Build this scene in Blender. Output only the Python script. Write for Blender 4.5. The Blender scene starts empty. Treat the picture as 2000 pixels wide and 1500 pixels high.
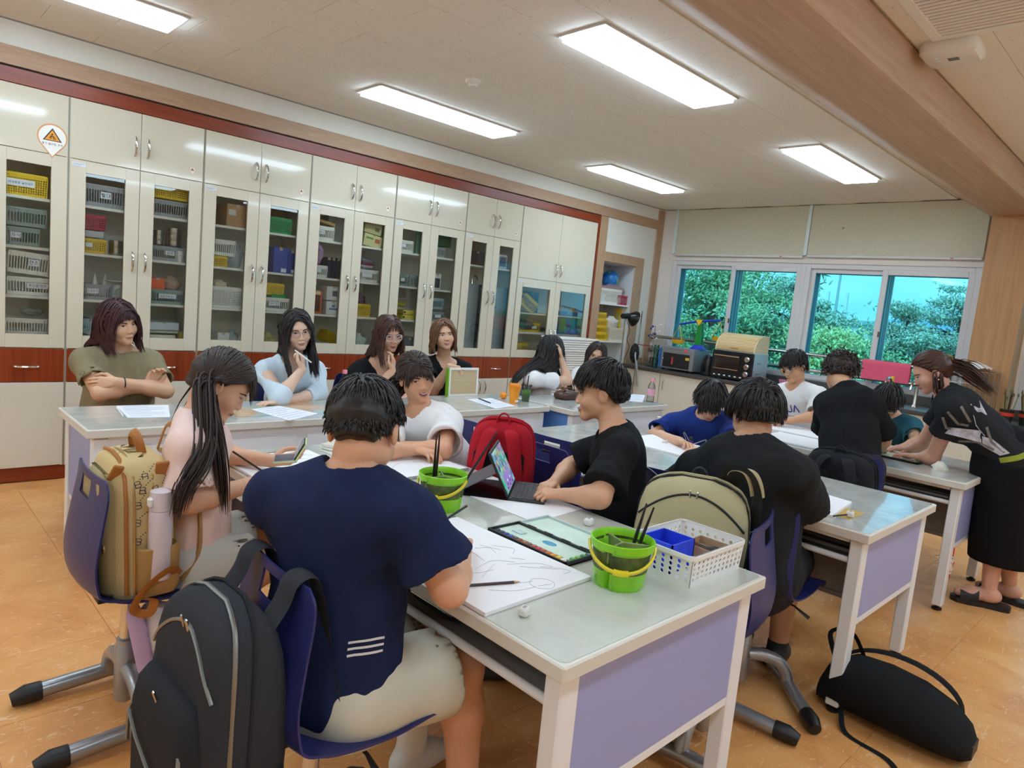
import bpy, math, random
import numpy as np
from mathutils import Matrix, Vector
SC = bpy.context.scene
COL = SC.collection
random.seed(7)
# ---------------------------------------------------------------- camera
CAM_H = 1.48
YAW, PITCH, ROLL = math.radians(45.644), math.radians(-6.690), math.radians(5.496)
FPX = 1328.1                       # focal length in pixels of the 2000 px wide frame
_f = np.array([math.cos(YAW)*math.cos(PITCH), math.sin(YAW)*math.cos(PITCH), math.sin(PITCH)])
_r0 = np.array([math.sin(YAW), -math.cos(YAW), 0.0])
_u0 = np.cross(_r0, _f)
_r = math.cos(ROLL)*_r0 + math.sin(ROLL)*_u0
_u = -math.sin(ROLL)*_r0 + math.cos(ROLL)*_u0
cam = bpy.data.objects.new('camera', bpy.data.cameras.new('camera'))
COL.objects.link(cam)
cam.data.sensor_width = 36.0
cam.data.lens = FPX/2000*36
cam.data.clip_start = 0.05
cam.data.clip_end = 3000
cam.matrix_world = Matrix(((_r[0], _u[0], -_f[0], 0), (_r[1], _u[1], -_f[1], 0), (_r[2], _u[2], -_f[2], CAM_H), (0, 0, 0, 1)))
SC.camera = cam
# ---------------------------------------------------------------- world, exposure
SC.view_settings.view_transform = 'Standard'
SC.view_settings.look = 'None'
SC.view_settings.exposure = 1.0
SC.view_settings.gamma = 1.0
SC.view_settings.use_curve_mapping = False
LIGHT = 8.6                        # radiance of the ceiling panels
world = bpy.data.worlds.new('sky'); SC.world = world
world.use_nodes = True
_nt = world.node_tree; _nt.nodes.clear()
_out = _nt.nodes.new('ShaderNodeOutputWorld'); _bg = _nt.nodes.new('ShaderNodeBackground')
_bg.inputs['Strength'].default_value = 1.05
_tc = _nt.nodes.new('ShaderNodeTexCoord'); _mp = _nt.nodes.new('ShaderNodeMapping')
_mp.inputs['Scale'].default_value = (1.5, 1.5, 5)
_nz = _nt.nodes.new('ShaderNodeTexNoise'); _nz.inputs['Scale'].default_value = 1.6; _nz.inputs['Detail'].default_value = 5
_cr = _nt.nodes.new('ShaderNodeValToRGB')
_cr.color_ramp.elements[0].position = .38; _cr.color_ramp.elements[0].color = (.42, .72, 1.0, 1)
_cr.color_ramp.elements[1].position = .62; _cr.color_ramp.elements[1].color = (.74, .90, 1.0, 1)
_nt.links.new(_tc.outputs['Generated'], _mp.inputs['Vector']); _nt.links.new(_mp.outputs['Vector'], _nz.inputs['Vector'])
_nt.links.new(_nz.outputs['Fac'], _cr.inputs['Fac']); _nt.links.new(_cr.outputs['Color'], _bg.inputs['Color'])
_nt.links.new(_bg.outputs['Background'], _out.inputs['Surface'])

sun = bpy.data.objects.new('sun', bpy.data.lights.new('sun', 'SUN')); COL.objects.link(sun)      # high hazy sun behind the building
sun.data.energy = 2.2; sun.data.angle = .2; sun.data.color = (1, .97, .9); sun.rotation_euler = (math.radians(12), math.radians(-48), 0)
SC.cycles.max_bounces = 12; SC.cycles.diffuse_bounces = 7; SC.cycles.transparent_max_bounces = 24

# ---------------------------------------------------------------- measuring: a picture point on a plane of the room
def at(px, py, x=None, y=None, z=None):
    d = (px-1000)/FPX*_r - (py-750)/FPX*_u + _f
    if x is not None: t = x/d[0]
    elif y is not None: t = y/d[1]
    else: t = (z-CAM_H)/d[2]
    return np.array([0, 0, CAM_H]) + t*d

# ---------------------------------------------------------------- materials
def lin(c):
    if isinstance(c, str):
        c = c.lstrip('#'); c = [int(c[i:i+2], 16)/255 for i in (0, 2, 4)]
    return tuple(((v/12.92) if v <= .04045 else ((v+.055)/1.055)**2.4) for v in c[:3]) + (1.0,)
MATS = {}
class NT:
    def __init__(s, name):
        s.m = bpy.data.materials.new(name); s.m.use_nodes = True; s.t = s.m.node_tree
        s.b = s.t.nodes['Principled BSDF']; s.o = s.t.nodes['Material Output']
    def n(s, typ, **kw):
        x = s.t.nodes.new('ShaderNode'+typ)
        for k, v in kw.items():
            if k in x.inputs: x.inputs[k].default_value = v
            else: setattr(x, k, v)
        return x
    def l(s, a, b): s.t.links.new(a, b)
def ramp(nt, fac, stops):
    r = nt.n('ValToRGB'); e = r.color_ramp.elements
    while len(e) < len(stops): e.new(.5)
    for i, (p, c) in enumerate(stops): e[i].position = p; e[i].color = c if len(c) == 4 else lin(c)
    nt.l(fac, r.inputs['Fac']); return r.outputs['Color']
def coords(nt, kind='Object', scale=(1, 1, 1), rot=(0, 0, 0)):
    tc = nt.n('TexCoord'); mp = nt.n('Mapping'); mp.inputs['Scale'].default_value = scale; mp.inputs['Rotation'].default_value = rot
    nt.l(tc.outputs[kind], mp.inputs['Vector']); return mp.outputs['Vector']
def bump(nt, height, strength=.3, dist=.01):
    b = nt.n('Bump'); b.inputs['Strength'].default_value = strength; b.inputs['Distance'].default_value = dist
    nt.l(height, b.inputs['Height']); nt.l(b.outputs['Normal'], nt.b.inputs['Normal'])
def mat(name, col, rough=.5, metal=0.0, spec=.5, var=0.0, vscale=8.0, bmp=0.0, bscale=60.0, stretch=(1, 1, 1), coat=0.0, emit=0.0, sub=0.0, kind='Object'):
    if name in MATS: return MATS[name]
    nt = NT(name); b = nt.b; c = lin(col)
    b.inputs['Base Color'].default_value = c; b.inputs['Roughness'].default_value = rough; b.inputs['Metallic'].default_value = metal
    b.inputs['Specular IOR Level'].default_value = spec; b.inputs['Coat Weight'].default_value = coat
    if sub: b.inputs['Subsurface Weight'].default_value = sub; b.inputs['Subsurface Radius'].default_value = (.01, .004, .002); b.inputs['Subsurface Scale'].default_value = .5
    if var:
        v = coords(nt, kind, stretch); nz = nt.n('TexNoise', Scale=vscale, Detail=4.0)
        nt.l(v, nz.inputs['Vector'])
        lo = tuple(max(0, k*(1-var)) for k in c[:3])+(1,); hi = tuple(min(1, k*(1+var)) for k in c[:3])+(1,)
        nt.l(ramp(nt, nz.outputs['Fac'], [(.3, lo), (.7, hi)]), b.inputs['Base Color'])
    if bmp:
        v = coords(nt, kind, stretch); nz = nt.n('TexNoise', Scale=bscale, Detail=3.0)
        nt.l(v, nz.inputs['Vector']); bump(nt, nz.outputs['Fac'], bmp, .01)
    if emit: b.inputs['Emission Color'].default_value = c; b.inputs['Emission Strength'].default_value = emit
    MATS[name] = nt.m; return nt.m
def glass(name, tint, gloss=.06, rough=.02, ior=1.45):
    """thin clear sheet: tinted straight-through light plus a fresnel mirror layer"""
    if name in MATS: return MATS[name]
    nt = NT(name); nt.t.nodes.remove(nt.b)
    tr = nt.n('BsdfTransparent', Color=lin(tint)); gl = nt.n('BsdfGlossy', Roughness=rough); mx = nt.n('MixShader')
    fr = nt.n('Fresnel', IOR=ior); mul = nt.n('Math', operation='MULTIPLY_ADD'); mul.inputs[1].default_value = 1.0; mul.inputs[2].default_value = gloss
    nt.l(fr.outputs['Fac'], mul.inputs[0]); nt.l(mul.outputs[0], mx.inputs['Fac'])
    nt.l(tr.outputs[0], mx.inputs[1]); nt.l(gl.outputs[0], mx.inputs[2]); nt.l(mx.outputs[0], nt.o.inputs['Surface'])
    MATS[name] = nt.m; return nt.m
def film(name, col, alpha=.4, rough=.15):
    """wrinkled clear plastic"""
    if name in MATS: return MATS[name]
    nt = NT(name); b = nt.b; b.inputs['Base Color'].default_value = lin(col); b.inputs['Roughness'].default_value = rough
    b.inputs['Alpha'].default_value = alpha; nz = nt.n('TexNoise', Scale=35.0, Detail=3.0); nt.l(coords(nt), nz.inputs['Vector']); bump(nt, nz.outputs['Fac'], .9, .02)
    MATS[name] = nt.m; return nt.m
def wood(name, c0, c1, rough=.45, axis='x', scale=1.0, coat=0.0):
    if name in MATS: return MATS[name]
    nt = NT(name); sc = {'x': (.8, 14, 14), 'y': (14, .8, 14), 'z': (14, 14, .8)}[axis]
    v = coords(nt, 'Object', tuple(k*scale for k in sc)); nz = nt.n('TexNoise', Scale=3.0, Detail=8.0, Roughness=.6); nt.l(v, nz.inputs['Vector'])
    nt.l(ramp(nt, nz.outputs['Fac'], [(.3, c0), (.7, c1)]), nt.b.inputs['Base Color']); nt.b.inputs['Roughness'].default_value = rough
    nt.b.inputs['Coat Weight'].default_value = coat
    bump(nt, nz.outputs['Fac'], .08, .005); MATS[name] = nt.m; return nt.m

# ---------------------------------------------------------------- mesh building
def rotm(a=None, b=None, c=None):
    return np.array((Matrix.Rotation(c or 0, 3, 'Z') @ Matrix.Rotation(b or 0, 3, 'Y') @ Matrix.Rotation(a or 0, 3, 'X')))
def unit(v): v = np.asarray(v, float); return v/(np.linalg.norm(v)+1e-12)
def frame_z(d, hint=(0, 0, 1)):
    d = unit(d); h = np.asarray(hint, float)
    if abs(d@unit(h)) > .97: h = np.array([1, 0, 0.0])
    x = unit(np.cross(h, d)); y = np.cross(d, x); return np.array([x, y, d]).T
class MB:
    def __init__(s): s.v = []; s.f = []; s.R = np.eye(3); s.t = np.zeros(3); s.mi = []; s.cur = 0
    def add(s, V, F):
        V = np.asarray(V, float)@s.R.T+s.t; b = len(s.v)
        s.v.extend(map(tuple, V)); s.f.extend(tuple(i+b for i in f) for f in F); s.mi.extend([s.cur]*len(F)); return s
    def box(s, c, size, R=None, bev=0.0):
        h = np.array(size)/2; c = np.array(c, float); R = np.eye(3) if R is None else R
        if bev <= 0 or bev >= h.min():
            V = np.array([[x, y, z] for x in (-1, 1) for y in (-1, 1) for z in (-1, 1)])*h
            F = [(0, 1, 3, 2), (4, 6, 7, 5), (0, 4, 5, 1), (2, 3, 7, 6), (0, 2, 6, 4), (1, 5, 7, 3)]
        else:
            V = []; idx = {}
            for i, sg in enumerate([(x, y, z) for x in (-1, 1) for y in (-1, 1) for z in (-1, 1)]):
                for a in range(3):
                    p = np.array(sg)*(h-bev); p[a] = sg[a]*h[a]; idx[(sg, a)] = len(V); V.append(p)
            V = np.array(V); F = []
            def orient(f):
                P = V[list(f)]; n = np.cross(P[1]-P[0], P[2]-P[0])
                return f if n@P.mean(0) > 0 else f[::-1]
            for a in range(3):
                b, d = (a+1) % 3, (a+2) % 3
                for sg in (-1, 1):
                    q = []
                    for (u, w) in ((-1, -1), (1, -1), (1, 1), (-1, 1)):
                        k = [0, 0, 0]; k[a] = sg; k[b] = u; k[d] = w; q.append(idx[(tuple(k), a)])
                    F.append(orient(tuple(q)))
                for u in (-1, 1):
                    for w in (-1, 1):
                        k0 = [0, 0, 0]; k0[a] = -1; k0[b] = u; k0[d] = w; k1 = list(k0); k1[a] = 1
                        F.append(orient((idx[(tuple(k0), b)], idx[(tuple(k0), d)], idx[(tuple(k1), d)], idx[(tuple(k1), b)])))
            for sg in [(x, y, z) for x in (-1, 1) for y in (-1, 1) for z in (-1, 1)]:
                F.append(orient(tuple(idx[(sg, a)] for a in range(3))))
        return s.add(V@R.T+c, F)
    def b2(s, x0, x1, y0, y1, z0, z1, bev=0.0): return s.box(((x0+x1)/2, (y0+y1)/2, (z0+z1)/2), (abs(x1-x0), abs(y1-y0), abs(z1-z0)), None, bev)
    def loft(s, rings, cap=True, closed=True):
        n = len(rings[0]); V = [p for r in rings for p in r]; F = []
        for i in range(len(rings)-1):
            for j in range(n if closed else n-1):
                k = (j+1) % n; F.append((i*n+j, i*n+k, (i+1)*n+k, (i+1)*n+j))
        if cap and closed: F.append(tuple(range(n))[::-1]); F.append(tuple((len(rings)-1)*n+j for j in range(n)))
        return s.add(V, F)
    def tube(s, pts, r, n=8, flat=1.0, hint=(0, 0, 1), cap=True):
        P = np.asarray(pts, float); m = len(P); r = np.broadcast_to(np.asarray(r, float), (m,))
        T = np.gradient(P, axis=0); T /= np.linalg.norm(T, axis=1)[:, None]+1e-12
        R = frame_z(T[0], hint); x = R[:, 0]; rings = []
        for i in range(m):
            x = unit(x-T[i]*(x@T[i])); y = np.cross(T[i], x)
            rings.append([P[i]+r[i]*(math.cos(a)*x+math.sin(a)*y*flat) for a in np.arange(n)*2*math.pi/n])
        return s.loft(rings, cap)
    def cyl(s, a, b, r0, r1=None, n=12): return s.tube([a, b], [r0, r0 if r1 is None else r1], n)
    def lathe(s, prof, c=(0, 0, 0), n=24, R=None, cap=True, sy=1.0):
        R = np.eye(3) if R is None else R
        return s.loft([[np.array(c)+R@np.array([r*math.cos(a), sy*r*math.sin(a), z]) for a in np.arange(n)*2*math.pi/n] for r, z in prof], cap)
    def prism(s, poly, z0, z1, R=None, c=(0, 0, 0)):
        R = np.eye(3) if R is None else R; c = np.array(c, float)
        return s.loft([[c+R@np.array([p[0], p[1], z]) for p in poly] for z in (z0, z1)])
    def ball(s, c, r, n=12, R=None):
        r = np.broadcast_to(np.asarray(r, float), (3,)); R = np.eye(3) if R is None else R; c = np.array(c, float)
        return s.loft([[c+R@(r*np.array([math.sin(t)*math.cos(a), math.sin(t)*math.sin(a), math.cos(t)])) for a in np.arange(n)*2*math.pi/n] for t in np.linspace(math.pi-.02, .02, max(5, n//2+1))])
    def grid(s, fn, nu, nv):
        V = [fn(u, v) for u in np.linspace(0, 1, nu) for v in np.linspace(0, 1, nv)]
        F = [(i*nv+j, (i+1)*nv+j, (i+1)*nv+j+1, i*nv+j+1) for i in range(nu-1) for j in range(nv-1)]
        return s.add(V, F)
    def mesh(s, name, m, smooth=40):
        me = bpy.data.meshes.new(name); me.from_pydata(s.v, [], s.f)
        for k in (m if isinstance(m, (list, tuple)) else [m]): me.materials.append(k)
        if isinstance(m, (list, tuple)) and len(m) > 1: me.polygons.foreach_set('material_index', s.mi)
        if smooth: me.shade_smooth(); me.set_sharp_from_angle(angle=math.radians(smooth))
        me.update(); return me
    def obj(s, name, m, parent=None, smooth=40, loc=None, rotz=0.0, label=None):
        o = bpy.data.objects.new(name, s.mesh(name, m, smooth)); COL.objects.link(o)
        if parent is not None: o.parent = parent
        if loc is not None: o.location = loc
        if rotz: o.rotation_euler = (0, 0, rotz)
        if label: o['label'] = label
        return o
def link(me, name, parent=None, loc=(0, 0, 0), rot=(0, 0, 0), scale=None):
    o = bpy.data.objects.new(name, me); COL.objects.link(o); o.location = loc; o.rotation_euler = rot
    if parent is not None: o.parent = parent
    if scale is not None: o.scale = scale
    return o
def thing(name, label, cat, loc=(0, 0, 0), rotz=0.0, group=None, rot=None):
    o = bpy.data.objects.new(name, None); COL.objects.link(o); o.empty_display_size = .05
    o.location = loc; o.rotation_euler = rot if rot is not None else (0, 0, rotz)
    return tag(o, label, cat, group)
def tag(o, label, cat, group=None):
    o['label'] = label; o['category'] = cat
    if group: o['group'] = group
    return o
def struct(o, label=None):
    o['kind'] = 'structure'
    if label: o['label'] = label
    return o
def dup(root, loc, rotz=0.0, label=None, group=None):
    r = root.copy(); COL.objects.link(r); r.location = loc; r.rotation_euler = (0, 0, rotz)
    if label: r['label'] = label
    if group: r['group'] = group
    for ch in list(root.children):
        c = ch.copy(); COL.objects.link(c); c.parent = r
        for g in list(ch.children):
            d = g.copy(); COL.objects.link(d); d.parent = c
    return r
f32 = np.float32
def np_mesh(name, V, F, m, smooth=True):
    me = bpy.data.meshes.new(name); me.vertices.add(len(V)); me.vertices.foreach_set('co', np.asarray(V, f32).ravel())
    F = np.asarray(F); k = F.shape[1]; me.loops.add(F.size); me.loops.foreach_set('vertex_index', F.ravel().astype(np.int32)); me.polygons.add(len(F))
    me.polygons.foreach_set('loop_start', (np.arange(len(F))*k).astype(np.int32)); me.update(calc_edges=True); me.materials.append(m)
    if smooth: me.shade_smooth()
    return me
def bez(p0, p1, p2, p3, n=12):
    t = np.linspace(0, 1, n)[:, None]; p0, p1, p2, p3 = map(np.asarray, (p0, p1, p2, p3))
    return (1-t)**3*p0+3*(1-t)**2*t*p1+3*(1-t)*t*t*p2+t**3*p3
def spline(pts, n=8):
    P = np.asarray(pts, float); P = np.vstack([2*P[0]-P[1], P, 2*P[-1]-P[-2]]); out = []
    for i in range(1, len(P)-2):
        for t in np.linspace(0, 1, n, endpoint=False):
            a, b, c, d = P[i-1], P[i], P[i+1], P[i+2]
            out.append(.5*((2*b)+(c-a)*t+(2*a-5*b+4*c-d)*t*t+(3*b-a-3*c+d)*t**3))
    out.append(P[-2]); return np.array(out)
def rrect(w, h, r, n=4):
    o = []
    for (cx, cy, a0) in ((w/2-r, h/2-r, 0), (-w/2+r, h/2-r, 90), (-w/2+r, -h/2+r, 180), (w/2-r, -h/2+r, 270)):
        for k in range(n+1):
            a = math.radians(a0+90*k/n); o.append((cx+r*math.cos(a), cy+r*math.sin(a)))
    return o
def strokes(lines, w):
    """2-D strokes -> quads"""
    V = []; F = []
    for L in lines:
        L = np.asarray(L, float); M = []
        for a, b in zip(L[:-1], L[1:]):
            k = max(1, int(np.linalg.norm(b-a)/.012)); M += [a+(b-a)*i/k for i in range(k)]
        M.append(L[-1]); M = np.array(M); T = np.gradient(M, axis=0); T /= np.linalg.norm(T, axis=1)[:, None]+1e-9; N = np.stack([-T[:, 1], T[:, 0]], 1); b = len(V)
        for p, n in zip(M, N): V += [p+n*w/2, p-n*w/2]
        F += [(b+2*i, b+2*i+1, b+2*i+3, b+2*i+2) for i in range(len(M)-1)]
    return np.array(V), F
_CI = [(.5+.5*math.sin(a), .5+.5*math.cos(a)) for a in np.linspace(0, 6.2832, 13)]
_J = {'ㄱ': [[(0, 1), (1, 1), (.85, 0)]], 'ㄴ': [[(0, 1), (0, 0), (1, 0)]], 'ㄷ': [[(1, 1), (0, 1), (0, 0), (1, 0)]], 'ㄹ': [[(0, 1), (1, 1), (1, .55), (0, .55), (0, 0), (1, 0)]], 'ㅁ': [[(0, 0), (0, 1), (1, 1), (1, 0), (0, 0)]],
      'ㅂ': [[(0, 1), (0, 0), (1, 0), (1, 1)], [(0, .5), (1, .5)]], 'ㅅ': [[(.5, 1), (0, 0)], [(.45, .7), (1, 0)]], 'ㅇ': [_CI], 'ㅈ': [[(0, 1), (1, 1)], [(.5, 1), (0, 0)], [(.45, .7), (1, 0)]], 'ㅋ': [[(0, 1), (1, 1), (.85, 0)], [(0, .5), (.9, .5)]], 'ㅌ': [[(1, 1), (0, 1), (0, 0), (1, 0)], [(0, .5), (1, .5)]],
      'ㅍ': [[(0, 1), (1, 1)], [(0, 0), (1, 0)], [(.3, 1), (.3, 0)], [(.7, 1), (.7, 0)]], 'ㅊ': [[(.4, 1.2), (.6, 1.2)], [(0, .95), (1, .95)], [(.5, .95), (0, 0)], [(.45, .6), (1, 0)]], 'ㅎ': [[(.35, 1.15), (.65, 1.15)], [(0, .85), (1, .85)], [(x*.8+.1, y*.65) for x, y in _CI]]}
for _d, _b in (('ㄸ', 'ㄷ'), ('ㅃ', 'ㅂ')): _J[_d] = [[(x*.42+o, y) for x, y in L] for o in (0, .58) for L in _J[_b]]
_J['ㄺ'] = [[(x*.42+o, y) for x, y in L] for o, c in ((0, 'ㄹ'), (.58, 'ㄱ')) for L in _J[c]]
_LI = 'ㄱㄲㄴㄷㄸㄹㅁㅂㅃㅅㅆㅇㅈㅉㅊㅋㅌㅍㅎ'; _LV = 'ㅏㅐㅑㅒㅓㅔㅕㅖㅗㅘㅙㅚㅛㅜㅝㅞㅟㅠㅡㅢㅣ'; _LT = ' ㄱㄲㄳㄴㄵㄶㄷㄹㄺㄻㄼㄽㄾㄿㅀㅁㅂㅄㅅㅆㅇㅈㅊㅋㅌㅍㅎ'
_VV = {'ㅏ': [[(.3, 1), (.3, 0)], [(.3, .5), (.8, .5)]], 'ㅓ': [[(.6, 1), (.6, 0)], [(.1, .5), (.6, .5)]], 'ㅣ': [[(.4, 1), (.4, 0)]], 'ㅔ': [[(.45, 1), (.45, 0)], [(0, .5), (.45, .5)], [(.85, 1), (.85, 0)]], 'ㅐ': [[(.2, 1), (.2, 0)], [(.2, .5), (.75, .5)], [(.75, 1), (.75, 0)]], 'ㅕ': [[(.6, 1), (.6, 0)], [(.1, .62), (.6, .62)], [(.1, .38), (.6, .38)]]}
_VH = {'ㅗ': [[(0, 0), (1, 0)], [(.5, 0), (.5, 1)]], 'ㅜ': [[(0, .9), (1, .9)], [(.5, .9), (.5, 0)]], 'ㅡ': [[(0, .5), (1, .5)]], 'ㅛ': [[(0, 0), (1, 0)], [(.35, 0), (.35, 1)], [(.65, 0), (.65, 1)]]}
def _fit(L, x0, x1, y0, y1): return [[(x0+(x1-x0)*x, y0+(y1-y0)*y) for x, y in q] for q in L]
def hangul(ch):
    c = ord(ch)-0xAC00; i, v, t = _LI[c//588], _LV[c % 588//28], _LT[c % 28]; b = .34 if t != ' ' else 0.0; out = []
    if v == 'ㅢ': out = _fit(_J[i], .1, .6, .55+b*.3, .95)+[[(.05, .3+b*.5), (.68, .3+b*.5)], [(.84, 1), (.84, b+.02)]]
    elif v in _VV: out = _fit(_J[i], .05, .5, b+(.12 if not b else .08), .95)+_fit(_VV[v], .58, 1, b+.03, 1)
    else: out = _fit(_J[i], .2, .8, .52+b*.4, .97)+_fit(_VH[v], .05, .95, b+.1 if not b else b+.05, .42+b*.42)
    if b: out += _fit(_J[t], .2, .85, .0, .27)
    return out
_LAT = {'B': [[(0, 0), (0, 1), (.6, 1), (.75, .85), (.75, .65), (.6, .52), (0, .52)], [(.6, .52), (.8, .38), (.8, .15), (.6, 0), (0, 0)]], 'I': [[(.3, 0), (.3, 1)]], 'N': [[(0, 0), (0, 1), (.7, 0), (.7, 1)]], 'L': [[(0, 1), (0, 0), (.6, 0)]], 'E': [[(.65, 1), (0, 1), (0, 0), (.65, 0)], [(0, .5), (.55, .5)]], 'A': [[(0, 0), (.4, 1), (.8, 0)], [(.15, .38), (.65, .38)]], 'G': [[(.75, .8), (.5, 1), (.2, 1), (0, .75), (0, .25), (.2, 0), (.55, 0), (.75, .2), (.75, .45), (.45, .45)]], 'U': [[(0, 1), (0, .2), (.2, 0), (.55, 0), (.75, .2), (.75, 1)]], 'P': [[(0, 0), (0, 1), (.55, 1), (.72, .82), (.72, .65), (.55, .48), (0, .48)]], 'Л': [[(0, 0), (.38, 1), (.76, 0)]],
        'T': [[(0, 1), (.7, 1)], [(.35, 1), (.35, 0)]], 'O': [[(x*.8, y) for x, y in _CI]], 'R': [[(0, 0), (0, 1), (.55, 1), (.72, .82), (.72, .65), (.55, .5), (0, .5)], [(.4, .5), (.75, 0)]], 'H': [[(0, 0), (0, 1)], [(.7, 0), (.7, 1)], [(0, .5), (.7, .5)]], 'C': [[(.75, .8), (.5, 1), (.2, 1), (0, .75), (0, .25), (.2, 0), (.55, 0), (.75, .2)]], '1': [[(.15, .8), (.4, 1), (.4, 0)]], '9': [[(.7, .6), (.5, .45), (.2, .45), (.05, .6), (.05, .85), (.2, 1), (.55, 1), (.7, .85), (.65, .3), (.3, 0)]]}
def text_flat(body, size, bold=.11):
    """lettering drawn as pen strokes, centred on the origin"""
    L = []; x = 0.0
    for ch in body:
        if ch == ' ': x += .45; continue
        if ch == '·': L += [[(x+.1, .45), (x+.2, .45)]]; x += .35; continue
        if '가' <= ch <= '힣': L += [[(x+q[0], q[1]) for q in s] for s in hangul(ch)]; x += 1.18
        else: L += [[(x+q[0], q[1]) for q in s] for s in _LAT[ch]]; x += 1.0 if ch not in 'I1' else .72
    V, F = strokes([[(p[0]*size, p[1]*size) for p in q] for q in L], bold*size); V = V-(V.min(0)+V.max(0))/2; return V, F
def text_obj(body, size, m, parent=None, loc=(0, 0, 0), R=None, name='lettering'):
    v, f = text_flat(body, size); R = np.eye(3) if R is None else R; mb = MB(); mb.add((np.column_stack([v, np.full(len(v), .0007)]))@np.asarray(R).T+np.asarray(loc), f)
    return mb.obj(name, m, parent, 0)
# ================================================================ the room
X0, XW, Y0, YC, ZC = -3.2, 7.8, -4.2, 5.35, 2.9
def pos_coords(nt, scale=(1, 1, 1), rot=(0, 0, 0)):
    g = nt.n('NewGeometry'); mp = nt.n('Mapping'); mp.inputs['Scale'].default_value = scale; mp.inputs['Rotation'].default_value = rot
    nt.l(g.outputs['Position'], mp.inputs['Vector']); return mp.outputs['Vector']
def mix(nt, fac, a, b, mode='MIX'):
    m = nt.n('Mix', data_type='RGBA', blend_type=mode)
    if isinstance(fac, float): m.inputs['Factor'].default_value = fac
    else: nt.l(fac, m.inputs['Factor'])
    for k, v in (('A', a), ('B', b)):
        i = [x for x in m.inputs if x.name == k and x.type == 'RGBA'][0]
        if isinstance(v, (tuple, list, str)): i.default_value = lin(v) if not (isinstance(v, tuple) and len(v) == 4) else v
        else: nt.l(v, i)
    return [x for x in m.outputs if x.type == 'RGBA'][0]
def floor_mat():
    nt = NT('vinyl_floor')
    v = pos_coords(nt, (1, 1, 1)); n1 = nt.n('TexNoise', Scale=3.2, Detail=6.0, Roughness=.6, Distortion=.6); nt.l(v, n1.inputs['Vector'])
    base = ramp(nt, n1.outputs['Fac'], [(.28, '#cf8c50'), (.5, '#e3a15f'), (.72, '#efb675')])
    v2 = pos_coords(nt, (5, 16, 5), (0, 0, .6)); n2 = nt.n('TexNoise', Scale=1.7, Detail=5.0, Roughness=.65, Distortion=2.2); nt.l(v2, n2.inputs['Vector'])
    st = ramp(nt, n2.outputs['Fac'], [(.60, (0, 0, 0, 1)), (.66, (1, 1, 1, 1)), (.70, (0, 0, 0, 1))])
    c = mix(nt, st, base, '#f2cfa4')
    v3 = pos_coords(nt, (16, 5, 5), (0, 0, -.5)); n3 = nt.n('TexNoise', Scale=1.9, Detail=5.0, Roughness=.6, Distortion=2.0); nt.l(v3, n3.inputs['Vector'])
    st2 = ramp(nt, n3.outputs['Fac'], [(.63, (0, 0, 0, 1)), (.68, (.7, .7, .7, 1)), (.72, (0, 0, 0, 1))])
    c = mix(nt, st2, c, '#efc697')
    n4 = nt.n('TexNoise', Scale=2.6, Detail=2.0); nt.l(v, n4.inputs['Vector'])
    c = mix(nt, ramp(nt, n4.outputs['Fac'], [(.73, (0, 0, 0, 1)), (.76, (.5, .5, .5, 1))]), c, '#5d4230')
    nt.l(c, nt.b.inputs['Base Color']); nt.b.inputs['Roughness'].default_value = .33; nt.b.inputs['Specular IOR Level'].default_value = .45
    bump(nt, n1.outputs['Fac'], .05, .004); return nt.m
def ceiling_mat():
    nt = NT('mineral_tile')
    v = pos_coords(nt, (26, 60, 26)); n1 = nt.n('TexNoise', Scale=1.6, Detail=3.0, Roughness=.7); nt.l(v, n1.inputs['Vector'])
    spk = ramp(nt, n1.outputs['Fac'], [(.655, (0, 0, 0, 1)), (.70, (1, 1, 1, 1))])
    c = mix(nt, spk, '#ece8e0', '#a39b90')
    nt.l(c, nt.b.inputs['Base Color']); nt.b.inputs['Roughness'].default_value = .95
    bump(nt, spk, .25, .003); return nt.m
M_FLOOR = floor_mat(); M_CEIL = ceiling_mat()
M_WALL = mat('painted_wall', '#e4e2d8', .6, var=.03, vscale=3)
M_WALLR = mat('painted_wall_right', '#e6dfd6', .6, var=.03, vscale=3)
M_BROWN = wood('brown_laminate', '#a88669', '#bd9c7e', .5, 'x', 2.2)
M_BROWNZ = wood('brown_laminate_upright', '#a88669', '#bd9c7e', .5, 'z', 2.2)
M_BEAM = wood('beam_laminate', '#b8977c', '#cbae95', .6, 'x', .8)
M_PILLAR = wood('pillar_laminate', '#a87a4d', '#bd9163', .5, 'z', .6)
M_RED = wood('red_laminate', '#74280f', '#93401c', .35, 'x', 1.0)
M_DARKGAP = mat('shadow_joint', '#15110f', .8)
M_PVC = mat('white_pvc_frame', '#dcdadb', .35)
M_STEEL = mat('brushed_steel', '#b9b6b0', .25, 1.0)
M_CHROME = mat('chrome', '#d8d8d8', .12, 1.0)
M_BLACK = mat('black_plastic', '#121213', .45)
M_WHITEP = mat('white_plastic', '#ecebe6', .4)

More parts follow.
